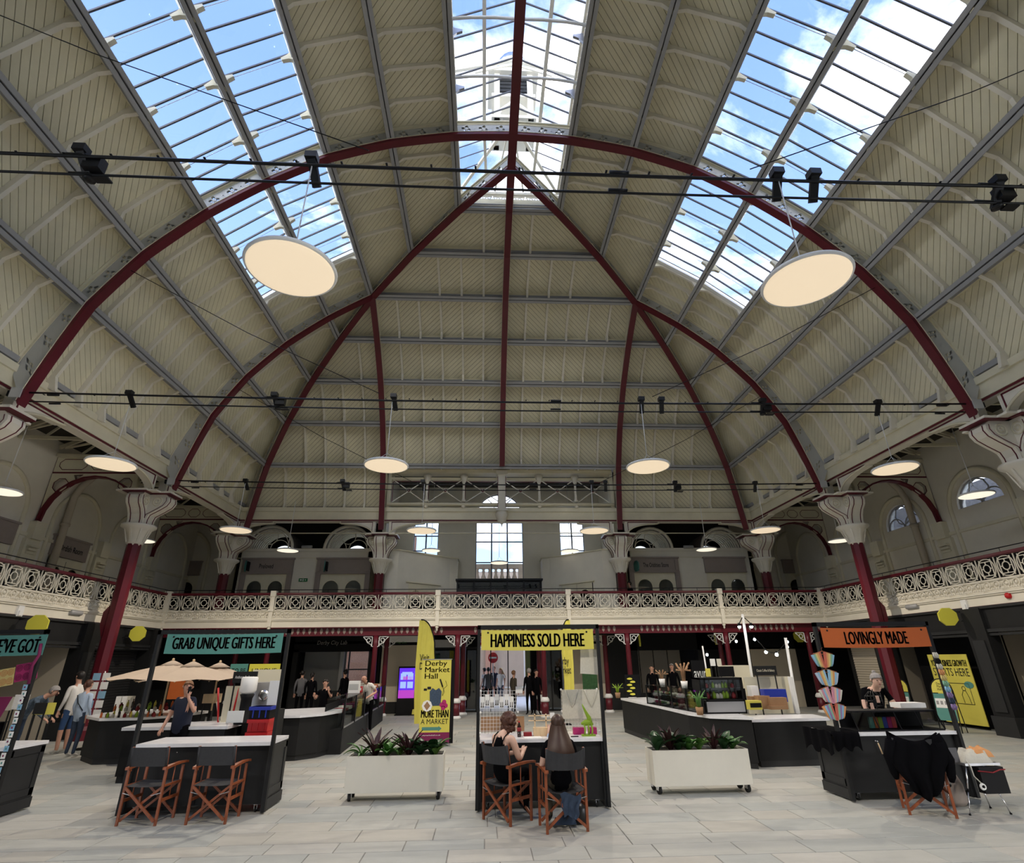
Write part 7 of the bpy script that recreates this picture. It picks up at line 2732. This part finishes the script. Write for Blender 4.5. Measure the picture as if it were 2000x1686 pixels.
def rumple(name, label, cat, x, y, z, w_, d2, h, m, seed, group=None):
    rnd = random.Random(seed)
    q = b(m)
    q.smooth = True
    n = 9
    pts = [(-w_/2+w_*i/(n-1), -d2/2+d2*j/(n-1), (h*rnd.uniform(0.3, 1.0) if 0 < i < n-1 and 0 < j < n-1 else 0)) for j in range(n) for i in range(n)]
    q.poly(pts, [(j*n+i, j*n+i+1, (j+1)*n+i+1, (j+1)*n+i) for j in range(n-1) for i in range(n-1)])
    q.smooth = False
    o = q.put(name, None, (x, y, z))
    tag(o, label, cat, group)
    return o
rumple('tissue_paper', 'crumpled pink tissue paper beside the wooden rack', 'paper', at(1080, 1425, 9.0).x, 9.0, MZ, .20, .16, .16, 'skin_pale', 3)
rumple('wrapping', 'crumpled silver wrapping on the middle stall', 'wrapping', at(1074, 1432, 8.9).x, 8.88, MZ, .10, .08, .05, 'cloth_sky', 4)
box_thing('paper_pad', 'pad of white papers on the middle stall counter', 'paper', (at(1040, 1437, 8.85).x, 8.84, MZ), .26, .16, .008, 'paper', 0.1)
box_thing('pen_case', 'thin black pen case at the right of the middle stall', 'case', (at(1122, 1437, 8.85).x, 8.84, MZ), .11, .03, .012, 'black', 0.1)
t = thing('crochet_creature', 'lime green crocheted creature with a long raised tail', 'toy', (at(1150, 1434, 8.9).x, 8.93, MZ))
b('lime').tube([(-.10, 0, .16), (-.04, 0, .17), (.03, 0, .18), (.07, 0, .14)], [.015, .04, .045, .02], 8).put('body', t)
b('lime').tube([(.03, 0, .18), (.02, 0, .24), (-.02, 0, .31), (-.05, 0, .37), (-.07, 0, .42)], [.04, .032, .022, .014, .006], 8).put('tail', t)
for x in (-.06, 0.0, .05):
    b('lime').tube([(x, -.02, .15), (x+.01, -.03, .08), (x, -.03, .02)], .012, 6).put('leg', t)
b('lime').box(-.10, .10, -.05, .05, 0, .02).put('base', t)

# ------------------------------------------------------------ right food counter
P = [flo(1211, 1367, .82), flo(1290, 1383, .82), flo(1344, 1396, .82), flo(1385, 1402, .82), flo(1468, 1405, .82)]
P2_ = [xy(p) for p in P]
counter('long dark food counter with a white top bending across the right side', [(P[0].x+0.05, P[0].y)]+P2_[1:]+[(P[4].x+0.02, P[4].y+0.75), (P[3].x+0.45, P[3].y+0.8), (P[0].x+0.9, P[0].y+0.2)])
r0_, r1_ = flo(1466, 1405, .80), flo(1612, 1402, .80)
counter('lower white topped counter right of the drinks fridge, piled with cartons', [(r0_.x+0.03, r0_.y-0.02), xy(r1_), (r1_.x+0.1, r1_.y+0.7), (r0_.x+0.1, r0_.y+0.72)], 0.80)
# drinks fridge
fa_, fb_ = at(1372, 1397, 12.9), at(1463, 1400, 12.9)
fy = P[3].y+0.25
fa_, fb_ = at(1374, 1397, fy), at(1461, 1400, fy)
w_ = fb_.x-fa_.x
t = thing('drinks_fridge', 'black countertop fridge with rows of bottles behind glass', 'fridge', ((fa_.x+fb_.x)/2, fy, 0.86))
H = at(1410, 1324, fy).z-0.86
h = w_/2
q = b('black')
q.box(-h, h, 0.42, 0.45, 0, H).box(-h, -h+0.03, 0, 0.45, 0, H).box(h-0.03, h, 0, 0.45, 0, H).box(-h, h, 0, 0.45, H-0.03, H).box(-h, h, 0, 0.45, 0, 0.03)
q.put('case', t)
b('brushed').box(-h+0.10, h-0.03, 0.0, 0.42, 0.03, 0.24).put('lower_panel', t)
b('glass').box(-h+0.12, h-0.03, -0.004, 0.0, 0.26, H-0.03).put('door_pane', t)
q = b('black')
for x in (-h+0.11, h-0.04):
    q.box(x-0.012, x+0.012, -0.02, 0.0, 0.22, H)
q.box(-h+0.1, h-0.03, -0.02, 0, H-0.04, H).box(-h+0.1, h-0.03, -0.02, 0, 0.22, 0.26)
q.put('door_frame', t)
b('white').box(-h+0.12, h-0.05, 0.38, 0.415, 0.26, H-0.05).put('liner', t)
for z in (0.27, 0.27+(H-0.3)*0.55):
    b('glass_case').box(-h+0.12, h-0.05, 0.03, 0.38, z-0.008, z).put('shelf', t)
fr = t
for row, z in enumerate((0.27, 0.27+(H-0.3)*0.55)):
    for k in range(10):
        kk = (3, 1, 2, 4, 4, 2, 2, 1, 3, 1)[k]
        x = fr.location.x-h+0.19+k*(w_-0.3)/9
        small_bottle(kk, x, fy+0.12, 0.86+z, '%s drink bottle, %s on the %s shelf of the black fridge' % (nmb[bot_m[kk][2]], nth[k], ('lower', 'upper')[row]), 'drink bottles in the black fridge', 1.25 if row == 0 else 1.0)
# glass food display along the bend
ga, gb = flo(1256, 1375, .86), flo(1366, 1397, .86)
t = thing('food_display', 'two tier glass food display on the right counter', 'display case', (ga.x, ga.y, 0.86))
rg = (gb.x-ga.x+0.05, gb.y-ga.y+0.15)
for z0, z1, off, dep, nm_, m in ((0.0, 0.42, 0.12, 0.008, 'front_pane', 'glass_case'), (0.42, 0.43, 0.12, 0.36, 'top_pane', 'glass_case'), (0.20, 0.21, 0.12, 0.36, 'shelf', 'glass_case'), (0.0, 0.02, 0.12, 0.36, 'base', 'black')):
    runbox(t, nm_, m, (0, 0), rg, dep, z0, z1, off)
dd = V((rg[0], rg[1], 0))
nd = V((-dd.y, dd.x, 0)).normalized()
for k in range(5):
    p = dd*(k/4)+nd*0.12
    b('black_metal').box(p.x-0.012, p.x+0.012, p.y-0.012, p.y+0.012, 0, 0.43).put('case_post', t)
cak = ('cardboard', 'linen', 'plum', 'leaf_green', 'cream_panel')
for row in range(2):
    for k in range(8):
        p = ga+dd*(0.08+0.115*k)+nd*0.28
        t2 = thing('pastry_dish', '%s, %s tier of the food display, %s from far end' % (('dish of pastries', 'tray of wraps')[k % 2], ('lower', 'upper')[row], ('first', 'second', 'third', 'fourth', 'fifth', 'sixth', 'seventh', 'last')[k]), 'dish', (p.x, p.y, 0.88+0.21*row), 0, 'food in the glass display')
        b('steel').lathe([(0.08, 0), (0.13, 0.02)], 12).put('dish', t2)
        for j in range(3):
            b(cak[(k+row+j) % 5]).sphere((0.05*math.cos(j*2.1), 0.05*math.sin(j*2.1), 0.05), 0.045, 8, 5, 0.7).put('pastry', t2)
# things around the counter
def bunch(u, v, y, label, m, n, L_, r, z, pot='cardboard', group=None, cat='plant'):
    p = at(u, v, y)
    t = thing('potted_plant' if cat == 'plant' else 'vase', label, cat, (p.x, y, z), 0, group)
    b(pot).lathe([(0.06, 0), (0.08, 0.14), (0.07, 0.14)], 10).put('pot', t)
    for k in range(n):
        a = k*2.4
        q = b(m)
        q.tube([(0.02*math.cos(a), 0.02*math.sin(a), 0.1), (0.05*math.cos(a), 0.05*math.sin(a), 0.1+L_*0.6), (0.12*math.cos(a)*(1+k % 3*0.3), 0.12*math.sin(a), 0.1+L_*(0.8+0.2*math.sin(k)))], [r, r, r*1.8 if m == 'cardboard' else r*0.6], 5)
        q.put('stem', t)
    return t
bunch(1366, 1385, P[3].y+0.1, 'tall green cactus plant in a pale pot at the fridge side', 'leaf_green', 12, 0.34, 0.012, 0.86)
bunch(1337, 1340, P[2].y+0.6, 'dried brown pampas stems in a vase above the food display', 'cardboard', 12, 0.42, 0.012, 1.29, 'white', None, 'vase')
bunch(1294, 1340, P[1].y+0.5, 'small dried stems left of the pampas vase', 'cardboard', 8, 0.25, 0.008, 1.29, 'white', None, 'vase')
t = bunch(1206, 1350, P[0].y+0.1, 'small yellow green plant at the far end of the right counter', 'lime', 10, 0.28, 0.01, 0.86)
panel_thing('chalk_board', 'black board with yellow cut-out leaves at the far end of the right counter', 'board', 1222, 1250, 1318, 1362, P[0].y-0.2, 'black', 0.03)
for k in range(6):
    p = at(1230+(k % 2)*6, 1326+k*6, P[0].y-0.24)
    o = b('sign_yellow').prism([(0.07*math.cos(a)*(1+0.3*(a > 3)), 0.03*math.sin(a)) for a in [j*PI/4 for j in range(8)]], lambda a, z, d: V((a, d, z)), -0.004, 0.0).put('leaf_cutout', None, tuple(p))
    tag(o, 'yellow cut-out leaf, %s from the top of the black board' % ('first', 'second', 'third', 'fourth', 'fifth', 'sixth')[k], 'decoration', 'yellow leaves on the black board')
panel_thing('partition', 'cream kiosk partition right of the drinks fridge', 'partition', 1459, 1551, 1322, 1394, 14.2, 'cream_panel', 0.05)
panel_thing('partition', 'higher cream kiosk cabinet behind the drinks fridge', 'partition', 1415, 1470, 1300, 1345, 14.6, 'cream_panel', 0.3)
panel_thing('partition_post', 'white end post of the kiosk partition', 'post', 1548, 1556, 1322, 1394, 13.9, 'white', 0.08)
panel_thing('kiosk_sign', 'black kiosk sign with cream lettering on the right', 'sign', 1473, 1517, 1301, 1319, 14.0, 'anthracite', 0.06, 'Classic Coffee & Bakery', 'cream_panel')
panel_thing('banner_stand', 'tall black banner lettered ayur, left of the light poles', 'banner', 1353, 1383, 1290, 1350, 17.5, 'black', 0.03, 'ayur', 'white_ink')
panel_thing('menu_card', 'white menu card behind the fridge, left one', 'card', 1387, 1397, 1287, 1301, 15.0, 'paper', 0.004)
panel_thing('menu_card', 'grey green menu card behind the fridge, right one', 'card', 1400, 1409, 1287, 1301, 15.0, 'linen', 0.004)
panel_thing('monitor', 'black monitor on a white bracket above the fridge', 'monitor', 1405, 1434, 1302, 1322, 14.3, 'black', 0.03)
panel_thing('yellow_bag', 'orange yellow packet left of the monitor', 'packet', 1380, 1388, 1306, 1322, 13.6, 'yellow', 0.06)
for (u0, u1, v0, v1, y, m, lb) in ((1468, 1492, 1379, 1397, 13.35, 'yellow', 'yellow carton with a black label at the left of the pile'), (1487, 1510, 1370, 1396, 13.5, 'cardboard', 'brown carton behind the yellow one'), (1509, 1543, 1373, 1396, 13.4, 'cardboard', 'wide brown carton at the right of the pile'),
                                   (1470, 1488, 1361, 1380, 13.7, 'cardboard', 'brown carton on top, left'), (1497, 1540, 1347, 1372, 13.6, 'blue', 'blue box propped on the cartons'), (1470, 1484, 1340, 1362, 13.9, 'white', 'white sack behind the cartons'), (1510, 1542, 1391, 1398, 13.3, 'cardboard', 'flat brown tray under the wide carton')):
    a, c = at(u0, v1, y), at(u1, v1, y)
    H = at(u0, v0, y).z-a.z
    box_thing('carton', lb, 'box', ((a.x+c.x)/2, y+0.12, max(0.80, a.z)), c.x-a.x, 0.22, H, m, 0, 'cartons on the lower right counter', 'black' if m == 'yellow' else None)
# light poles and string lights
for (u0, v0, u1, v1, y, lb) in ((1450, 1200, 1467, 1312, 14.6, 'tall white pole carrying two small spotlights above the kiosk'), (1534, 1246, 1558, 1390, 14.0, 'white pole at the right end of the kiosk'), (1372, 1262, 1381, 1318, 15.0, 'thin white pole left of the kiosk')):
    a, c = at(u0, v0, y), at(u1, v1, y)
    t = thing('pole', lb, 'pole', (c.x, y, c.z))
    b('white').tube([(0, 0, -c.z), (0, 0, 0), (a.x-c.x, 0, a.z-c.z)], 0.035 if u0 != 1372 else 0.02, 8).put('tube', t)
    if u0 == 1450:
        for s in (-1, 1):
            q = b('black').tube([(a.x-c.x, 0, a.z-c.z-0.05), (a.x-c.x+s*0.14, -0.05, a.z-c.z-0.22)], 0.012, 5)
            q.lathe([(0.03, 0), (0.06, -0.08)], 8, (a.x-c.x+s*0.16, -0.05, a.z-c.z-0.22))
            q.put('spotlight', t)
            b('bulb').sphere((a.x-c.x+s*0.16, -0.05, a.z-c.z-0.31), 0.045, 8, 6).put('bulb', t)
for k, (u, v, y) in enumerate(((1438, 1253, 19), (1474, 1249, 18), (1496, 1274, 16.5), (1517, 1279, 15.5), (1381, 1279, 19.5), (1538, 1254, 14.2), (1538, 1264, 14.2))):
    p = at(u, v, y)
    t = thing('festoon_bulb', 'cold white festoon bulb, %s' % ('second from the left in the dark bay', 'highest, right of the tall white pole', 'on the sagging cable, middle', 'lowest, above the cream partition', 'leftmost, by the thin pole', 'upper one on the right white pole', 'lower one on the right white pole')[k], 'light', tuple(p), 0, 'festoon bulbs in the dark right bay')
    b('bulb').sphere((0, 0, 0), 0.045 if k < 5 else 0.03, 8, 6).put('bulb', t)
    b('black').tube([(0, 0, 0.04), (0, 0, 0.10)], 0.02, 6).put('socket', t)
pts = [at(1474, 1246, 18), at(1486, 1258, 17.3), at(1496, 1271, 16.5), at(1506, 1275, 16), at(1517, 1276, 15.5), at(1538, 1252, 14.2)]
tag(b('black').tube(pts, 0.012, 4).put('festoon_cable'), 'black cable sagging between the festoon bulbs on the right', 'cable')

# ------------------------------------------------------------ goods on the right stall
RX0, RX1 = flo(1680, 1571).x, 6.33
# black cloth over the left end
q = b('cloth_black')
q.smooth = True
n = 16
pts = []
for j in range(7):
    for i in range(n+1):
        u = i/n
        x = RX0-0.16+u*0.42
        if j == 0:
            p = (x, 9.45, 0.885)
        elif j == 1:
            p = (x, 8.70, 0.885)
        else:
            p = (x, 8.675-0.015*math.sin(u*22+j*0.3), 0.885-0.045*(j-1)*(1+0.15*math.sin(u*14)))
        pts.append(p)
q.poly(pts, [(j*(n+1)+i, j*(n+1)+i+1, (j+1)*(n+1)+i+1, (j+1)*(n+1)+i) for j in range(6) for i in range(n)])
pts = []
for j in range(5):
    for i in range(n+1):
        u = i/n
        pts.append((RX0-0.17-0.015*math.sin(u*22), 8.70+u*0.75, 0.885-0.07*j*(1+0.15*math.sin(u*14))))
q.poly(pts, [(j*(n+1)+i, (j+1)*(n+1)+i, (j+1)*(n+1)+i+1, j*(n+1)+i+1) for j in range(4) for i in range(n)])
q.smooth = False
tag(q.put('table_cover'), 'black cloth draped over the left end of the right stall', 'cloth')
t = thing('glass_cabinet', 'low black framed glass case along the right stall counter', 'display case', ((RX0+RX1)/2+0.12, 8.80, 0.86))
h = (RX1-RX0)/2-0.22
b('black').box(-h, h, 0, 0.45, 0, 0.02).put('base', t)
b('black').box(-h, h, 0.10, 0.45, 0.24, 0.27).put('lid', t)
b('glass_dark').poly([(-h, 0, 0.02), (h, 0, 0.02), (h, 0.10, 0.25), (-h, 0.10, 0.25)], [(0, 1, 2, 3)]).put('front_pane', t)
b('black').box(-h, h, 0.43, 0.45, 0.0, 0.25).put('back', t)
for k in range(5):
    x = -h+2*h*k/4
    b('black').bar((x, 0, 0.01), (x, 0.10, 0.25), 0.012, 0.012, (0, 1, 0)).put('mullion', t)
for k, m in enumerate(('teal', 'orange', 'lime', 'blue', 'pink', 'red')):
    box_thing('pouch', '%s knitted pouch inside the low glass case of the right stall' % ('teal', 'orange', 'lime', 'blue', 'pink', 'red')[k], 'pouch', ((RX0+RX1)/2-0.2+k*0.07, 9.0, 0.885), .065, .04, .15, m, 0, 'knitted pouches in the low glass case')
# rainbow shrugs on hangers down the left post
rb = ['red', 'orange', 'yellow', 'lime', 'teal', 'cloth_sky', 'plum']
mat('pastel_pink', (0.55, 0.25, 0.33), 0.9)
mat('pastel_blue', (0.25, 0.45, 0.62), 0.9)
mat('soft_red', (0.50, 0.13, 0.09), 0.9)
mat('soft_orange', (0.62, 0.30, 0.12), 0.9)
mat('soft_yellow', (0.62, 0.50, 0.20), 0.9)
mat('soft_green', (0.22, 0.42, 0.30), 0.9)
mat('soft_violet', (0.25, 0.18, 0.36), 0.9)
palettes = (('soft_red', 'soft_orange', 'soft_yellow', 'soft_green', 'pastel_blue'), ('pastel_blue', 'soft_yellow', 'soft_orange', 'pastel_blue', 'cloth_sky'), ('pastel_pink', 'skin_pale', 'pastel_blue', 'pastel_pink', 'linen'), ('soft_red', 'soft_green', 'soft_violet', 'pastel_blue', 'soft_orange'))
for k, (u, v, lb) in enumerate(((1605, 1272, 'topmost striped knitted shrug on a hanger, rainbow coloured'), (1613, 1307, 'second striped shrug down, in blue and orange'), (1620, 1340, 'third striped shrug down, in pink and pale blue'), (1627, 1372, 'lowest striped shrug, dark rainbow, nearest the black cloth'))):
    p = at(u, v, 8.60)
    t = thing('knitted_shrug', lb, 'garment', tuple(p), 0, 'striped shrugs on the left post of the right stall')
    b('teak').tube([(-0.16, 0, -0.045), (0, 0, 0.0), (0.16, 0, -0.045)], 0.007, 5).tube([(-0.16, 0, -0.045), (0.16, 0, -0.045)], 0.005, 5).tube([(0, 0, 0), (0, 0, 0.04), (0.02, 0, 0.05)], 0.003, 4).put('hanger', t)
    for s in (-1, 1):
        for j, m in enumerate(palettes[k]):
            f0, f1 = j/5, (j+1)/5
            # stripes run diagonally from shoulder to hem
            q = b(m)
            a0, a1 = V((s*(0.03+0.15*f0), -0.01, -0.01-0.05*f0)), V((s*(0.03+0.15*f1), -0.01, -0.01-0.05*f1))
            c0_, c1_ = V((s*(0.00+0.13*f0), -0.015, -0.24+0.03*f0)), V((s*(0.00+0.13*f1), -0.015, -0.24+0.06*f1))
            q.poly([a0, a1, c1_, c0_, a0+V((0, .03, 0)), a1+V((0, .03, 0)), c1_+V((0, .03, 0)), c0_+V((0, .03, 0))], [(0, 1, 2, 3), (7, 6, 5, 4), (0, 4, 5, 1), (1, 5, 6, 2), (2, 6, 7, 3), (3, 7, 4, 0)])
            q.put('stripe', t)
# necklaces down the right post
t = thing('bead_strands', 'bundle of rainbow bead strands tied to the right post', 'jewellery', tuple(at(1825, 1275, 8.62)))
q_ = ['linen', 'black', 'linen', 'soft_orange', 'soft_yellow', 'soft_green', 'pastel_blue', 'soft_violet', 'cloth_denim', 'soft_violet']
top_, bot_ = at(1823, 1280, 8.62), at(1863, 1392, 8.62)
for k, m in enumerate(q_):
    a, c = (bot_-top_)*(k/10), (bot_-top_)*((k+1)/10)
    for j in range(3):
        b(m).tube([a+V((0.02*(j-1), 0.01*(j % 2), 0)), (a+c)/2+V((0.035*(j-1), -0.01, 0)), c+V((0.02*(j-1), 0, 0))], 0.014, 5).put('strand', t)
t = thing('wire_rack', 'black wire spinner rack with curved loops on the right stall', 'rack', tuple(flo(1730, 1395, .86)))
t.location = (at(1715, 1395, 9.2).x, 9.2, 0.86)
q = b('black_metal')
q.tube([(0, 0, 0), (0, 0, 0.55)], 0.008, 5)
q.tube([(0.15, 0, 0), (0.12, 0, 0.5)], 0.006, 5)
for j in range(4):
    q.tube([(0.13*math.cos(a)-0.02, 0.06*math.sin(a), 0.24+0.07*j) for a in [i*PI/6 for i in range(12)]], 0.004, 4, closed=True)
for i in range(12):
    a = i*PI/6
    q.tube([(0.13*math.cos(a)-0.02, 0.06*math.sin(a), 0.24), (0.13*math.cos(a)-0.02, 0.06*math.sin(a), 0.45), (0.05*math.cos(a)-0.02, 0.02*math.sin(a), 0.52)], 0.004, 4)
q.put('frame', t)
for k in range(3):
    b('black' if k % 2 else 'skin_pale').box(-0.14+0.06*k, -0.09+0.06*k, -0.08, -0.07, 0.26+0.05*k, 0.36+0.05*k).put('card', t)
box_thing('storage_box', 'flat grey white box at the right of the wire rack', 'box', (at(1780, 1388, 9.3).x, 9.35, 1.13), .42, .25, .07, 'white')
for (x, lb) in ((at(1711, 1440, 8.75).x, 'wooden cutlery charm hanging by a lock on the right stall front'),):
    t = thing('key_charm', lb, 'charm', (x, 8.755, 0.74))
    b('steel').sphere((0, -0.01, 0), .014, 8, 5).put('ring', t)
    b('pine').tube([(0, -0.015, -0.02), (0.03, -0.015, -0.16)], 0.010, 5).put('tag', t)
# folding table with clutter
lt = [flo(1895, 1593), flo(1935, 1579), flo(1975, 1591)]
tx, ty, tz = at(1885, 1490, 8.15).x, 8.15, 0.56
t = thing('folding_table', 'small camping table on thin telescopic legs beside the coat chair', 'table', (tx, ty, 0))
hx = at(1925, 1490, 8.15).x-tx
b('brushed').box(-0.12, hx+0.08, -0.14, 0.20, tz-0.03, tz).put('table_top', t)
for k, p in enumerate(lt+[V((lt[0].x-0.02, lt[0].y+0.35, 0))]):
    d = V((p.x-tx, p.y-ty, 0))
    tp = V((max(-0.1, min(hx+0.05, d.x*0.6)), max(-0.12, min(0.18, d.y*0.6)), tz-0.03))
    q = b('steel').tube([d, d*0.5+tp*0.5], 0.008, 6)
    q.tube([d*0.5+tp*0.5, tp], 0.011, 6)
    q.put('leg', t)
    b('black').tube([d, d+V((0, 0, 0.015))], 0.014, 6).tube([d*0.52+tp*0.48, d*0.48+tp*0.52], 0.014, 6).put('leg_collar', t)
rumple('cloth_heap', 'heap of pale cloths on the camping table', 'cloth', tx+0.12, ty, tz, .40, .26, .16, 'linen', 11)
rumple('straw_hat_heap', 'cream and orange coiled straw work on the camping table', 'basket', tx+0.26, ty+0.02, tz+0.06, .26, .22, .12, 'soft_orange', 12)
panel_thing('tablet', 'grey tablet propped up at the left of the camping table', 'tablet', 1856, 1872, 1461, 1490, 8.1, 'cloth_grey', 0.012)
t = thing('shopper_bag', 'black shopping bag with a red string hanging from the camping table', 'bag', (at(1938, 1540, 8.05).x, 8.02, 0.22))
b('black').box(-0.17, 0.17, -0.05, 0.06, 0, 0.30).put('body', t)
b('red_dark').tube([(-0.2, -0.06, 0.26), (0, -0.065, 0.24), (0.1, -0.065, 0.27), (0.19, -0.05, 0.27)], 0.008, 5).put('string', t)
b('linen').tube([(-0.05, -0.055, 0.32), (0.05, -0.055, 0.32)], 0.004, 4).put('label_edge', t)
t = thing('fabric_bag', 'brown fabric bag on the floor behind the coat chair', 'bag', (at(1862, 1550, 8.45).x, 8.45, 0))
q = b('taupe')
q.lathe([(0.13, 0), (0.17, 0.05), (0.16, 0.25), (0.10, 0.38)], 12, sy=0.6)
q.put('body', t)
b('taupe').tube([(-0.08, 0, 0.36), (-0.06, 0, 0.46), (0.06, 0, 0.46), (0.08, 0, 0.36)], 0.012, 5).put('handle', t)
t = thing('thread_reel', 'white reel hanging at the side of the camping table', 'reel', tuple(at(1920, 1537, 7.98)))
b('white').tube([(0.03*math.cos(a), 0, 0.03*math.sin(a)) for a in [k*PI/6 for k in range(12)]], 0.014, 6, closed=True).put('ring', t)
b('linen').tube([(0, 0, 0.03), (-0.08, 0, 0.12), (-0.07, 0.02, 0.22), (-0.09, 0.05, 0.30)], 0.008, 5).put('thread', t)

# bags by the second seated woman
t = thing('backpack', 'black leather bag on the floor behind the long haired woman chair', 'bag', (0.50, 8.05, 0))
q = b('leather')
q.lathe([(0.09, 0), (0.115, 0.03), (0.105, 0.16), (0.07, 0.24)], 14, sy=0.7)
q.put('body', t)
b('leather').tube([(-0.06, -0.06, 0.20), (-0.16, -0.12, 0.10), (-0.22, -0.12, 0.02), (-0.12, -0.1, 0.01), (-0.07, -0.07, 0.05)], 0.008, 5).put('strap', t)
rumple('denim_jacket', 'crumpled denim piece on the floor under the long haired woman', 'jacket', 0.35, 7.70, 0.30, .30, .06, .10, 'cloth_denim', 5)
q = b('cloth_denim')
q.smooth = True
n = 12
pts = []
for j in range(8):
    for i in range(n+1):
        u = -1+2*i/n
        pts.append((CB[0]+0.07+u*(0.13-0.006*j)+0.012*math.sin(j*1.3), CB[1]-0.235+0.018*math.sin(u*9+j*0.8), 0.40-0.034*j-0.02*math.sin(u*3)))
q.poly(pts, [(j*(n+1)+i, j*(n+1)+i+1, (j+1)*(n+1)+i+1, (j+1)*(n+1)+i) for j in range(7) for i in range(n)])
q.smooth = False
tag(q.put('hanging_jacket'), 'dark denim jacket slung from the seat of the long haired woman', 'jacket')
bpy.data.objects['denim_jacket'].location = (0.30, 7.95, 0.02)

# ------------------------------------------------------------ left edge stall goods
t = thing('pink_throw', 'magenta cloth draped over the left edge stall', 'cloth', (-7.9, 8.86, 0.86))
b('plum').poly([(-0.9, 0.30, 0.62), (0.18, 0.30, 0.62), (0.18, 0.10, 0.12), (-0.9, 0.10, 0.12), (-0.9, 0.33, 0.62), (0.18, 0.33, 0.62)], [(0, 3, 2, 1), (0, 1, 5, 4)]).put('upright_fold', t)
b('pink').poly([(-0.9, -0.03, 0.01), (0.30, -0.03, 0.01), (0.30, 0.14, 0.13), (-0.9, 0.14, 0.13), (-0.9, -0.05, -0.1), (0.3, -0.05, -0.04)], [(0, 1, 2, 3), (4, 5, 1, 0)]).put('front_fold', t)
for k, (u0, u1, v0, v1, m, lb) in enumerate(((31, 73, 1293, 1331, 'pink', 'pink square swatch patterned with roses, pegged above the left stall'), (-12, 26, 1308, 1340, 'soft_yellow', 'yellow floral swatch at the left frame edge'))):
    t = thing('fabric_swatch', lb, 'cloth', tuple(at((u0+u1)/2, (v0+v1)/2, 8.95)), 0)
    w_ = at(u1, v0, 8.95).x-at(u0, v0, 8.95).x
    b(m).box(-w_/2, w_/2, -0.003, 0.003, -0.12, 0.12).put('cloth', t)
    t.rotation_euler = (0, R(-10), 0)
    for j in range(6):
        cx_, cz_ = -w_/3+(j % 3)*w_/3, -0.06+(j//3)*0.12
        q = b('plum' if k == 0 else 'soft_orange')
        for rr in (0.012, 0.028, 0.044):
            q.tube([(cx_+rr*math.cos(a), -0.005, cz_+rr*math.sin(a)) for a in [i*PI/5 for i in range(10)]], 0.004, 4, closed=True)
        q.put('rose_print', t)
# ribbon of keyrings wound down the post
x_, y_ = -7.30, 8.82
for k in range(15):
    z = 1.62-k*0.085
    t = thing('ribbon_keyring', 'white patterned keyring on the left edge post, %s from the top' % ('first', 'second', 'third', 'fourth', 'fifth', 'sixth', 'seventh', 'eighth', 'ninth', 'tenth', 'eleventh', 'twelfth', 'thirteenth', 'fourteenth', 'lowest')[k], 'keyring', (x_+0.01*(k % 2), y_-0.04, z), 0, 'keyrings on the left edge post')
    b('paper' if k % 3 else 'pastel_blue').box(-0.028, 0.028, -0.008, 0.0, -0.035, 0.035).put('tag', t)
    b('teal' if k % 2 else 'plum').box(-0.010, 0.010, -0.010, -0.008, -0.012, 0.012).put('print', t)
o = b('teal').box(x_-0.045, x_+0.02, y_-0.045, y_-0.03, 0.05, 0.36).put('teal_ribbon')
tag(o, 'teal ribbon hanging at the foot of the left edge post', 'ribbon')
o = b('plum').tube([(x_+0.02, y_-0.03, 2.2), (x_+0.05, y_-0.04, 2.05), (x_, y_-0.04, 1.9), (x_+0.03, y_-0.04, 1.66)], 0.022, 6).put('wound_scarf')
tag(o, 'dark pink scarf wound around the top of the left edge post', 'scarf')
# framed picture and black draped table behind
t = thing('framed_picture', 'black framed brown picture on the beige shop wall at the left', 'picture', (-12.75, at(88, 1320, 14).y, 1.0), PI/2)
pz = sidep(88, 1300, -14.9)
t.location = (-14.95, pz.y, pz.z)
b('black').box(-0.45, 0.45, -0.03, 0, -0.7, 0.7).put('frame', t)
b('umbrella_cloth').box(-0.38, 0.38, -0.04, -0.03, -0.63, 0.63).put('print', t)
p = flo(85, 1440)
t = thing('draped_table', 'table under a black cloth at the foot of the beige shop', 'table', (-11.75, 13.3, 0))
b('cloth_black').box(-0.8, 0.65, -0.35, 0.35, 0.0, 0.78).put('cloth', t)
b('black').box(-0.82, 0.67, -0.37, 0.37, 0.78, 0.79).put('table_top', t)
panel_thing('table_sign', 'half black half yellow notice on the black draped table', 'sign', 66, 107, 1373, 1396, 12.9, 'yellow', 0.01)
panel_thing('table_sign_half', 'dark left half of the notice with four pictures', 'sign', 66, 90, 1373, 1395, 12.88, 'anthracite', 0.01)
for k, (u0, u1, v0, v1) in enumerate(((2, 24, 1362, 1388), (26, 54, 1357, 1386))):
    panel_thing('framed_print', ('small framed print leaning at the far left', 'larger white framed print beside it')[k], 'picture', u0, u1, v0, v1, 13.4, ('linen', 'white')[k], 0.02)
# card spinner behind the couple
p = at(172, 1400, 15.4)
t = thing('card_spinner', 'wire card spinner with white cards behind the couple', 'rack', (p.x, 15.6, 0))
b('brushed').tube([(0, 0, 0), (0, 0, 1.75)], 0.015, 6).put('stem', t)
b('black_metal').lathe([(0.25, 0), (0.25, 0.02), (0.03, 0.05)], 12).put('base', t)
for j in range(5):
    for s in (-1, 1):
        b('paper' if (j+s) % 3 else 'pastel_blue').box(s*0.12-0.09, s*0.12+0.09, -0.10, -0.09, 0.7+j*0.21, 0.87+j*0.21).put('card', t)
for k, (u, m) in enumerate(((233, 'white'), (245, 'white'), (255, 'linen'))):
    p = at(u, 1370, A3.y+1.1)
    box_thing('paper_bag', 'white paper bag, %s of three behind the bottles' % ('left', 'middle', 'right')[k], 'bag', (p.x, A3.y+1.1, 0.86), .12, .1, .36, m, 0, 'paper bags behind the bottles')
finish_people()
finish_texts()
